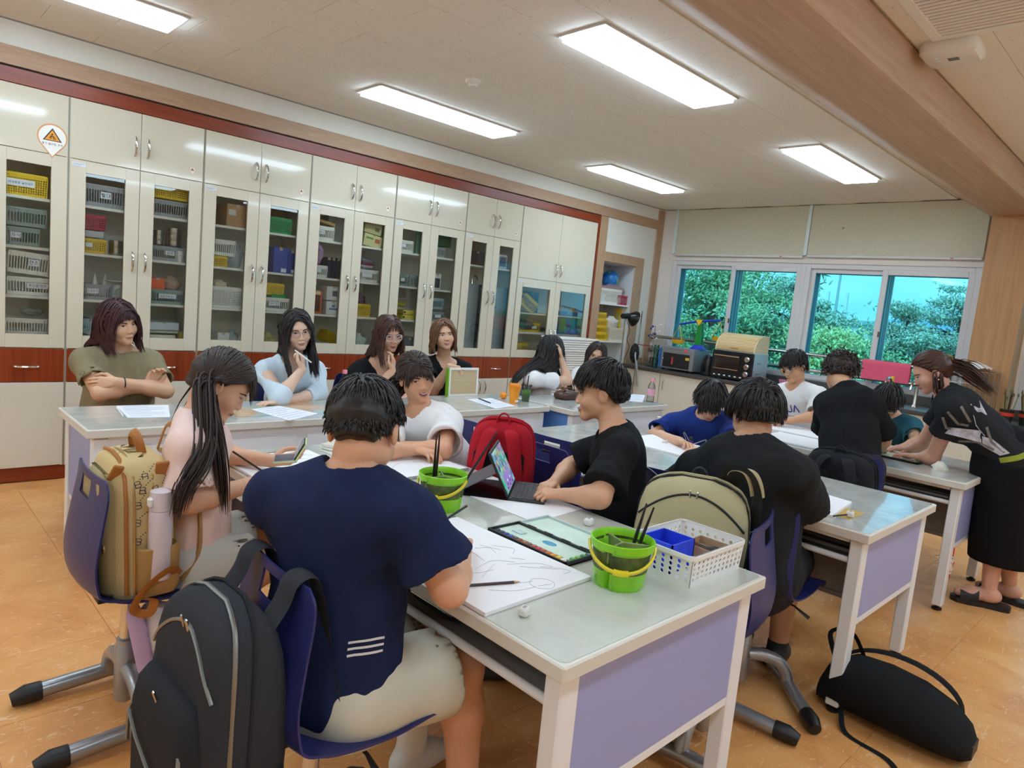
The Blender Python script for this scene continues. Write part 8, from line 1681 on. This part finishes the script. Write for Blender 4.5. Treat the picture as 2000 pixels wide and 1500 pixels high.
# --- boy in black bending over the right-hand desk
p = Person('boy in black with tousled curly hair, kneeling up over the right-hand desk', '#d3a07e', pel=(4.06, 1.36, .76), neck=at(1657, 764, x=4.30), head=at(1640, 730, x=4.42), hs=.98, girth=1.0, sl=at(1612, 790, x=4.30), sr=at(1704, 800, x=4.26), el=at(1612, 850, x=4.45), er=at(1727, 855, x=4.45), wl=V3(4.68, 1.70, .79), wr=V3(4.72, 1.40, .79), look=(16, -38, 0), face=dict(open=.3), kl=V3(4.14, 1.44, .52), kr=V3(4.14, 1.27, .52), al=V3(3.84, 1.44, .51), ar=V3(3.84, 1.27, .51), lod=1.2)
p.build().shirt(C_BLACK, cuff=.80, hem=-.03, flare=.03, belly=.018, neck=.068, hollow=False).bottoms(C_DENIM, .95, full=True); p.short_hair(H_DBROWN, 17, .075, .024, n=700, fringe=.07, messy=.8, curl=.55, r0=.0048)
# --- boy in teal
p = Person('boy with dark-rimmed glasses in a teal t-shirt, head bowed at the right-hand desk', '#dfb294', pel=(5.56, 1.62, .55), neck=at(1742, 815, x=5.42), head=at(1733, 786, x=5.30), hs=.97, girth=.92, sl=at(1782, 834, x=5.36), sr=at(1706, 832, x=5.46), el=at(1790, 866, x=5.24), er=at(1700, 864, x=5.3), wl=at(1762, 874, x=5.06), wr=at(1738, 876, x=5.02), hand=.86, handl=dict(d=(-.8, .5, -.1), n=(0, 0, -1), c=(.4, .45, .5, .5)), handr=dict(d=(-.9, -.2, -.1), n=(0, 0, -1), c=(.4, .45, .5, .5)), look=(196, -40, 0), face=dict(open=.3), byaw=180, legs='sit', lod=1.3)
p.build().shirt(C_TEAL, cuff=.78, hem=-.03, flare=.028, belly=.016).bottoms(C_DENIM, .8).shoes(M_SHOE, d=V3(-1, 0, 0)).glasses(mat('dark_rim', '#2a2022', .35), r=.0017); p.short_hair(H_BLACK, 18, .085, .024, n=620, fringe=.09, messy=.06, r0=.0052)
# --- woman bending at the desk end
p = Person('woman in a black printed t-shirt and long skirt, bending over the right-hand desk', '#d5a18a', pel=at(1968, 885, x=4.80), neck=at(1848, 772, x=4.72), head=at(1818, 728, x=4.72), hs=1.0, girth=1.08, sl=at(1862, 800, x=4.56), sr=at(1862, 800, x=4.56)+V3(.30, .10, .02), el=at(1822, 893, z=.80), er=at(1800, 868, x=5.0), wl=at(1795, 893, z=.785), wr=at(1775, 878, z=.79), bust=1,
    handl=dict(d=(-.1, 1, 0), n=(0, 0, -1), c=(.15, .2, .2, .25)), handr=dict(d=(-.4, 1, 0), n=(.3, 0, -1), c=(.4, .45, .5, .5)), look=(116, -30, 0), face=dict(open=.4), kl=V3(4.75, .74, .5), kr=V3(4.88, .72, .5), al=V3(4.72, .72, .105), ar=V3(4.94, .66, .105), lod=1.1)
p.build().shirt(C_BLACK2, cuff=.46, hem=-.12, flare=.018, belly=.018, neck=.072, res=.006)
pl = p.pel.copy(); b0 = V3(4.82, .70, .26)
def skf(P):
    q = P.copy(); d = smin(rc(q, pl+p.U*.02, V3(pl[0], pl[1]-.02, .78), .155, .165), rc(q, V3(pl[0], pl[1]-.02, .78), V3(b0[0], b0[1], .2), .175, .165), .06); d = np.maximum(d, .26-P[:, 2]); return d+.005*wrinkle(P, 9.0, 2.0)
V, F = polygonize(skf, (4.5, .4, .22), (5.15, 1.1, 1.2), .011); np_obj('skirt', V, F, cloth('black_skirt', '#131315', bs=500), p.o)
M_SAND = mat('black_sandal', '#17171a', .5)
for an, dv in ((p.al, V3(-.35, .9, 0)), (p.ar, V3(.0, 1, 0))):
    dv = unit(dv); sd_ = np.cross(dv, V3(0, 0, 1)); heel = V3(an[0], an[1], 0)-dv*.06; toe = V3(an[0], an[1], 0)+dv*.17
    V, F = polygonize(lambda P: smin(smin(rc(P, V3(an[0], an[1], .07)-dv*.035, V3(an[0], an[1], .06)+dv*.09, .033, .036), rc(P, V3(an[0], an[1], .062)+dv*.08, V3(an[0], an[1], .052)+dv*.145, .037, .024), .03), rc(P, an, V3(an[0], an[1], .07)-dv*.01, .036, .038), .03), V3(an[0]-.25, an[1]-.25, .02), V3(an[0]+.25, an[1]+.3, .2), .007); np_obj('foot', V, F, p.skin, p.o)
    sole = MB(); L = .265; sole.prism([(x*.5*L*.37, y*L) for x, y in ((-.8, -.05), (-.9, .1), (-.75, .4), (-1.05, .7), (-.9, .92), (-.3, 1.02), (.3, 1.02), (.9, .92), (1.05, .7), (.8, .4), (.9, .1), (.8, -.05), (.3, -.1), (-.3, -.1))], .0, .03, np.stack([sd_, dv, V3(0, 0, 1)], 1), heel-dv*.03); so = sole.obj('sandal', M_SAND, p.o, 30)
    MB().grid(lambda u, v: tuple(V3(an[0], an[1], .03)+dv*(.05+.09*v)+sd_*(.052-.006*v)*math.cos(math.pi*u)+V3(0, 0, .068-.022*v)*math.sin(math.pi*u)**.6), 14, 6).obj('strap', M_SAND, so, 60)
tp = (-.0, -.10, .03); tl = p.tail(tp, [p.tw((0, -.10, .02)), p.tw((0, -.14, -.02)), at(1885, 722, x=4.78), at(1915, 745, x=4.8), at(1945, 772, x=4.8)], 130, .019, .0045, 6, .6); tl2 = p.tail(tp, [p.tw((-.07, -.02, .0)), p.tw((-.085, .0, -.06)), p.tw((-.08, .02, -.12)), p.tw((-.07, .03, -.2))], 30, .012, .004, 7)
p.tied_hair(H_BROWN, [dict(p=tp, tails=[tl, tl2])], 19, front=.082); c = p.tw((0, -.125, .04)); MB().tube([c+.022*(math.cos(a)*p.Rh[:, 1]*.5+math.sin(a)*p.Rh[:, 2])+.0*p.Rh[:, 0] for a in np.linspace(0, 6.28, 16)], .005, 6).obj('hair_claw', mat('amber_claw', '#b98a3e', .25), p.o); MB().ball(p.tw((-.086, -.008, -.043)), .004, 8).obj('earring', M_CHROME, p.o)
pr = [[(-.13, .09), (-.02, -.08), (.03, -.02), (-.08, .10), (-.13, .09)], [(.02, -.06), (.12, .03), (.15, .12), (.10, .14), (.03, .02), (.02, -.06)], [(-.03, -.1), (.0, -.2), (.05, -.22), (.04, -.1), (.01, -.05)]]
side = unit(-p.L+0); rgt = p.F; 
PV = []; PF = []
for L in pr:
    b = len(PV); PV += L[:-1] if L[0] == L[-1] else L; PF.append(tuple(range(b, len(PV))))
fn_ = p.shirtfn; orgp = p.chest*.75+p.pel*.25+p.F*.03
p.decal(np.array(PV, float)*.9, PF, orgp, -p.F, p.U, mat('white_graphic', '#b9b8c2', .8, var=.35, vscale=25), 'white_graphic'); V, F = strokes([[(-.06, .16), (-.09, .10), (-.05, .05)], [(-.02, .17), (-.03, .08), (.0, .04)], [(.05, .15), (.02, .05)], [(-.1, .0), (-.03, -.06), (0, -.14)], [(.06, -.02), (.02, -.1), (.03, -.18)]], .014); p.decal(V, F, orgp, -p.F, p.U, mat('grey_graphic', '#77746c', .8, var=.4, vscale=25), 'grey_graphic', off=.003); V, F = strokes([[(-.02, -.2), (.06, -.24), (.12, -.26)]], .03); p.decal(V, F, orgp, -p.F, p.U, mat('lime_graphic', '#8f9a2c', .8), 'lime_graphic')
# ================================================================ bags
def rring(w, d, r, z, dy=0.0, n=4): return [(x, y+dy, z) for x, y in rrect(w, d, min(r, w*.49, d*.49), n)]
def backpack(label, loc, rotz, w, d, h, m, m2=None, tilt=(0, 0), pocket=True, straps=True, sm=None, padm=None, zipm=None, name='backpack', handle=True, lean=0.0, side_pockets=True):
    t = thing(name, label, 'backpack', loc, 0, None, rot=(tilt[0], tilt[1], rotz)); m2 = m2 or m; sm = sm or m2; zipm = zipm or M_STEEL
    prof = ((0, .93, .86), (.03, .98, .97), (.12, 1, 1), (.6, 1, .97), (.78, .975, .88), (.88, .90, .76), (.945, .76, .60), (.985, .52, .42), (1, .3, .25))
    pu = [q[0] for q in prof]; hw = lambda u: w/2*np.interp(u, pu, [q[1] for q in prof]); hd = lambda u: d/2*np.interp(u, pu, [q[2] for q in prof])
    b = MB(); rr = np.random.RandomState(int(abs(loc[0])*1000))
    b.loft([[(x*(1+.012*math.sin(9*u+5*x/w)), y*(1+.03*math.sin(11*u+7*x/w)), z) for x, y, z in rring(w*a, d*c, .04, h*u, 0, 5)] for u in np.linspace(0, 1, 26) for a, c in ((2*hw(u)/w, 2*hd(u)/d),)]); body = b.obj('body', m, t, 70)
    us = np.concatenate([np.linspace(.12, .9, 12), np.linspace(.92, 1, 6)]); side = [(hw(u)*1.004, -hd(u)*.45, h*u+.001) for u in us]
    for nm, yo, mm, rad in (('zip', 0, zipm, .0052), ('piping', hd(.3)*.42, m2, .005)):
        arch = [(p[0], p[1]+yo, p[2]) for p in side]+[(-p[0], p[1]+yo, p[2]) for p in side[::-1]]; MB().tube(arch, rad, 6).obj(nm, mm, t)
    for nm, u0, u1 in (('flap_seam', .70, .90),):
        MB().tube([(hw(u0)*.95*q, -(hd(u1-(u1-u0)*q*q)+.002)*(1-.12*q**4), h*(u1-(u1-u0)*q*q)) for q in np.linspace(-1, 1, 24)], .0042, 6).obj(nm, zipm, t)
    for k in (-1, 1): MB().box((k*.012, -hd(.9)-.004, h*.885), (.008, .006, .045), rotm(.25, 0, .2*k), .002).obj('zip_pull', M_STEEL, t, 0)
    if pocket:
        f = MB(); f.loft([rring(w*.86*a, .09*c, .03, h*u, -d*.46) for u, a, c in ((.03, .95, .8), (.08, 1, 1), (.5, 1, 1), (.6, .93, .85), (.655, .8, .5))]); fo = f.obj('front_pocket', m2, t, 70)
        MB().tube([(-w*.40, -d*.46-.048, h*.30)]+[(w*.41*math.cos(a), -d*.46-.045+.02*math.sin(a), h*(.42+.19*math.sin(a))) for a in np.linspace(math.pi, 0, 18)]+[(w*.40, -d*.46-.048, h*.30)], .0045, 6).obj('pocket_zip', zipm, t)
        MB().box((-.0, -d*.46-.038, h*.605), (.008, .006, .042), rotm(.3), .002).obj('zip_pull', M_STEEL, t, 0)
    if side_pockets:
        for k in (-1, 1): MB().loft([[(k*w*.5+x*.6, y, z) for x, y, z in rring(.03*c, d*.8, .012, h*u)] for u, c in ((.04, .6), (.08, 1.2), (.3, 1.3), (.33, .9))]).obj('side_pocket', m2, t, 60)
    if handle: MB().tube(bez((-.03, d*.22, h*.93), (-.035, d*.2, h*1.1), (.035, d*.2, h*1.1), (.03, d*.22, h*.93), 12), .008, 8, .5).obj('handle', sm, t)
    if straps:
        if padm is not None:
            for k in (-1, 1): MB().box((k*w*.22, d*.47, h*.42), (w*.34, .03, h*.62), None, .013).obj('back_pad', padm, t, 50)
        for k in (-1, 1):
            P = spline([(k*w*.13, d*.40, h*.92), (k*w*.20, d*.60, h*.86), (k*w*.29, d*.66, h*.6), (k*w*.36, d*.58, h*.3), (k*w*.42, d*.42, h*.08)], 6); MB().tube(P, np.interp(np.linspace(0, 1, len(P)), [0, .15, .7, 1], [.026, .032, .028, .012]), 8, .28, hint=(0, 0, 1)).obj('strap', sm, t)
    return t, body
M_CHAR = cloth('charcoal_nylon', '#33353a', bs=500, b=.15); M_CHAR2 = cloth('charcoal_nylon_dark', '#292b2f', bs=500, b=.15)
t, bd = backpack('charcoal backpack hung on the back of the navy-shirted boy\'s chair', (.56, 1.40, .30), math.radians(-88), .335, .19, .51, M_CHAR, M_CHAR2, (0, 0), straps=False, zipm=mat('zip_metal', '#8a8d8a', .35, .8), side_pockets=True, handle=False)
for y in (-.105, .10):
    P = spline([(y, .04, .44), (y*1.0, .085, .50), (y, .105, .545), (y, .14, .555), (y, .165, .52), (y*1.05, .19, .40), (y*1.3, .21, .25)], 5); MB().tube(P, .034, 8, .18, hint=(0, 1, 0)).obj('strap', M_CHAR, t)
MB().box((.075, -.14, .10), (.06, .003, .022), None, .001).obj('metal_badge', mat('badge_bronze', '#6f5f50', .35, .6), t, 0)
MB().tube([(-.12, -.139, .235), (-.06, -.142, .20), (.02, -.142, .165), (.07, -.14, .15)], .004, 6).obj('lower_zip', mat('zip_metal', '#8a8d8a', .35, .8), t)
# tan monogram bag on the chair seat
M_TAN = cloth('tan_canvas', '#cdb684', bs=350, b=.2); M_TAN2 = cloth('tan_pocket', '#b08a56', bs=350, b=.2); M_LEA = mat('cognac_leather', '#a86a2c', .45, bmp=.06, bscale=120); M_GOLD = mat('gold_zip', '#b79a62', .35, .7); M_MONO = mat('monogram_navy', '#1c2036', .8)
t = thing('monogram_backpack', 'tan backpack with a dark monogram print, on the chair behind the girl in pink', 'backpack', (.645, 2.345, .466), 0, None, rot=(0, -.03, 0))
W_, D_, H_ = .185, .30, .44   # along x, along y, up
b = MB(); b.loft([[(x, y, z) for x, y in rrect(W_*a, D_*c, .05, 5)] for z, a, c in ((0, .94, .94), (.02, 1, 1), (.30, 1, 1), (.37, .97, .95), (.415, .86, .82), (.435, .62, .6), (.44, .3, .3))]); b.obj('body', M_TAN, t, 60)
b = MB(); b.loft([[(x-W_*.42, y, z) for x, y in rrect(.085*a, D_*.88*c, .04, 5)] for z, a, c in ((.01, .8, .9), (.03, 1, 1), (.3, 1, 1), (.36, .9, .9), (.39, .5, .6))]); b.obj('front_pocket', cloth('tan_canvas_dark', '#a8966c', bs=350, b=.2), t, 60)
for k, xx, mm in ((0, -W_*.30, M_LEA), (1, -W_*.18, M_GOLD), (2, .02, M_GOLD)): MB().tube([(xx, -D_*.505, .02), (xx, -D_*.507, .2), (xx, -D_*.503, .31), (xx, -D_*.45, .385), (xx, -D_*.25, .432), (xx, 0, .442), (xx, D_*.3, .43)], .006 if k == 0 else .0045, 6).obj('piping' if k == 0 else 'zip', mm, t)
MB().tube(bez((.02, -.04, .42), (.0, -.07, .52), (.0, .07, .52), (.02, .05, .42), 14), .016, 8, .35, hint=(0, 0, 1)).obj('handle', M_LEA, t)
MB().tube(spline([(.09, .05, .42), (.115, .04, .50), (.125, -.02, .5), (.13, -.03, .42)], 5), .012, 8, .3).obj('loop', M_LEA, t)
MB().box((.055, -.128, .385), (.05, .012, .09), rotm(.35, 0, 0), .003).obj('leather_tab', M_LEA, t, 0); MB().box((-.075, -.115, .40), (.03, .012, .06), rotm(.5, .3, 0), .004).obj('zip_tab', M_LEA, t, 0)
for k, y in enumerate((-.105, .1)):
    P = spline([(.11, y*.6, .41), (.165, y*.8, .36), (.175, y, .22), (.165, y*1.1, .09), (.11, y*1.2, .02)], 5); MB().tube(P, .032, 8, .3, hint=(0, 0, 1)).obj('strap', M_TAN2, t)
pk = MB(); pk.loft([[(x+.03, y-D_*.5, z) for x, y in rrect(.125*a, .075*c, .03, 4)] for z, a, c in ((.01, .9, .7), (.04, 1, 1), (.13, 1, 1.1), (.165, .98, 1.15), (.168, .9, .9), (.15, .86, .8))]); pk.obj('side_pocket', M_TAN2, t, 60)
P = spline([(.09, -.17, .06), (.05, -.21, .10), (-.01, -.20, .055), (-.045, -.19, -.0), (-.03, -.17, -.035), (.0, -.18, -.04), (.01, -.19, .0), (-.02, -.2, .02)], 5); MB().tube(P, .014, 6, .12, hint=(0, 1, 0)).obj('webbing', M_LEA, t)
rr = np.random.RandomState(1); Rm = np.array([[1, 0, 0], [0, 0, -1.0], [0, 1, 0]])
for k, (x, z) in enumerate(((-.028, .30), (.035, .345), (.075, .31), (-.012, .345), (-.03, .245), (-.028, .185), (-.03, .12), (-.028, .06), (.1, .27), (.0, .385), (.09, .375), (-.028, .365))):
    a = rr.uniform(-.4, .6); zc = -D_/2-.001 if z < .31 else -D_/2*np.interp(z, [.30, .37, .415], [1.0, .95, .82])-.003; text_obj('B', .02, M_MONO, t, (x*.8, zc, z), Rm@rotm(0, 0, a), 'monogram')
    m = MB(); [m.ball((x+.012+.008*q*math.cos(a+.9), zc, z+.016+.008*q*math.sin(a+.9)), .0018, 5) for q in range(4)]; m.obj('dots', M_MONO, t, 0)
MB().lathe([(.008, 0), (.008, .008)], (-W_*.62, -.08, .2), 10, rotm(0, math.pi/2)).obj('snap', M_GOLD, t); MB().tube([(-W_*.6, -.12+.012*math.cos(a), .17+.012*math.sin(a)) for a in np.linspace(0, 6.28, 12)], .003, 6).obj('ring', M_GOLD, t)
# lilac flask in the side pocket
t = thing('steel_flask', 'pale lilac drinking flask in the side pocket of the tan backpack', 'flask', (.672, 2.175, .53)); M_FL = mat('lilac_flask', '#ddd2da', .35)
MB().lathe([(.03, 0), (.034, .006), (.034, .20), (.0325, .215), (.031, .22)], n=24).obj('body', M_FL, t); MB().lathe([(.033, .222), (.0335, .262), (.031, .28), (.012, .287)], n=24).obj('lid', M_FL, t); MB().box((-.034, -.01, .25), (.014, .026, .03), None, .005).obj('clasp', M_WHITEP, t, 0); MB().cyl((.03, -.01, .272), (.046, -.012, .268), .007, .005, 8).obj('spout', M_FL, t)
# red backpack
M_RED_ = cloth('red_nylon', '#b3202f', bs=500, b=.12); M_BLK_ = cloth('black_mesh', '#1a1b1e', bs=300, b=.25)
backpack('red backpack with black back padding, on an empty chair behind the tablet', (2.10, 2.17, .468), math.radians(128), .29, .19, .50, M_RED_, M_RED_, (0, 0), pocket=False, sm=M_RED_, padm=M_BLK_, zipm=M_RED_, side_pockets=True)[0]
# beige backpack
M_BEI = cloth('beige_nylon', '#b5ac88', bs=450, b=.12); M_BLKW = mat('black_webbing', '#17181a', .7, bmp=.2, bscale=300)
t, bd = backpack('beige backpack with black zips, on the chair at the near desk end', (2.13, 1.20, .468), math.radians(-66), .38, .21, .47, M_BEI, M_BEI, (0, 0), sm=M_BLKW, zipm=M_BLKW)
pa = MB().box((.03, -.21*.46-.047, .215), (.085, .004, .034), None, .001).obj('patch', M_BLKW, t, 0); m = MB(); yy = -.21*.46-.0497
for (x0, x1, z0, z1) in ((0, .0022, .203, .227), (.0128, .015, .203, .227), (0, .015, .2248, .227), (0, .015, .203, .2052)): m.b2(x0-.0+.0, x1, yy-.0008, yy, z0, z1)
m.obj('yellow_frame', mat('patch_yellow', '#d8b02a', .5), pa, 0); text_obj('NATIONAL', .0062, mat('patch_text', '#e6e6e2', .6), pa, (.042, yy-.0004, .2195), Rm); text_obj('GEOGRAPHIC', .0062, mat('patch_text', '#e6e6e2', .6), pa, (.045, yy-.0004, .2095), Rm)
P = spline([(.10, .06, .44), (.12, .0, .51), (.17, -.03, .515), (.20, -.02, .45), (.205, .0, .36), (.20, .03, .25)], 6); MB().tube(P, .038, 8, .16, hint=(0, 1, 0)).obj('shoulder_strap', M_BLKW, t)
for o_ in (-.016, .016): MB().tube([q+np.array([o_, -.008*0, .0065]) for q in P[4:20]], .0085, 6, .3, hint=(1, 0, 0)).obj('strap_stripe', M_BEI, t)
MB().tube([(.205+.014*math.cos(a), -.02, .30+.022*math.sin(a)) for a in np.linspace(0, 6.28, 16)], .003, 6).obj('carabiner', mat('blue_steel', '#7d98a8', .3, .7), t)
for x in (-.10, -.065): MB().tube(spline([(x, -.15, .30), (x-.015, -.165, .27), (x, -.16, .235), (x-.01, -.158, .22)], 4), .005, 6).obj('cord_pull', M_BLKW, t)
# black backpack on the right-hand chair
M_BK = cloth('black_canvas', '#232428', bs=400, b=.15)
t, bd = backpack('black backpack hung on the chair in front of the boy kneeling up', (3.80, 1.31, .455), math.radians(90), .36, .17, .42, M_BK, M_BK, pocket=False, sm=M_BK, padm=cloth('black_pad', '#1b1c1f', bs=300, b=.2), zipm=M_BK)
MB().box((-.125, .132, .06), (.035, .004, .012)).obj('white_tag', M_WHITEP, t, 0)
# slouched black bag on the floor
t = thing('slouched_bag', 'slouched black cloth bag lying on the floor by a desk leg', 'bag', (2.86, .66, 0), math.radians(0)); M_SB = cloth('black_cotton', '#1a1b1d', bs=300, b=.2)
ax = np.array([.04, -.98, 0]); ax = unit(ax); sdv = np.array([ax[1], -ax[0], 0])
b = MB(); rr = np.random.RandomState(6); rings = []
for u, wv, hv, zc in ((-.27, .05, .09, .05), (-.24, .10, .16, .09), (-.16, .13, .21, .115), (-.04, .145, .22, .118), (.08, .15, .2, .108), (.18, .14, .165, .09), (.24, .11, .11, .07), (.265, .06, .06, .055)): rings.append([ax*u+sdv*wv*(1+rr.normal(0, .04))*math.cos(a)+np.array([0, 0, max(.004, zc+hv*.52*(1+rr.normal(0, .04))*math.sin(a))]) for a in np.arange(18)*2*math.pi/18])
b.loft(rings); b.obj('body', M_SB, t, 70)
MB().tube([ax*(-.02+.22*math.cos(a))+sdv*-.0+np.array([.09, 0, .12+.13*math.sin(a)]) for a in np.linspace(-.1, math.pi*.95, 20)], .024, 8, .2, hint=(0, 1, 0)).obj('arched_strap', M_SB, t); MB().tube(spline([ax*-.22+np.array([0, 0, .16]), ax*-.27+np.array([.02, 0, .27]), ax*-.2+np.array([.05, 0, .29]), ax*-.13+np.array([.04, 0, .2])], 6), .016, 8, .2).obj('handle', M_SB, t)
MB().tube(spline([ax*-.15-sdv*-.13+np.array([0, 0, .05]), ax*-.1-sdv*-.2+np.array([0, 0, .006]), ax*.05-sdv*-.24+np.array([0, 0, .006]), ax*.12-sdv*-.33+np.array([0, 0, .006])], 6), .01, 6, .2).obj('tail_strap', M_SB, t); MB().box(tuple(ax*.262+np.array([0, 0, .06])), (.09, .012, .05), None, .004).obj('leather_label', mat('dark_label', '#2a2622', .5), t, 0)
# pencil case on the shelf of the near desk
t = thing('pencil_case', 'black zipped pencil case on the shelf under the near desk top', 'pencil case', (1.16, 1.37, .637)); MB().loft([[(x, y, z) for x, y in rrect(.09*k, .21*k, .03*k, 4)] for k, z in ((.85, 0), (1, .008), (1, .03), (.85, .042))]).obj('body', M_BLK_, t, 50); MB().tube([(-.047, -.09, .02), (-.047, .09, .02)], .003, 6).obj('zip', M_STEEL, t)
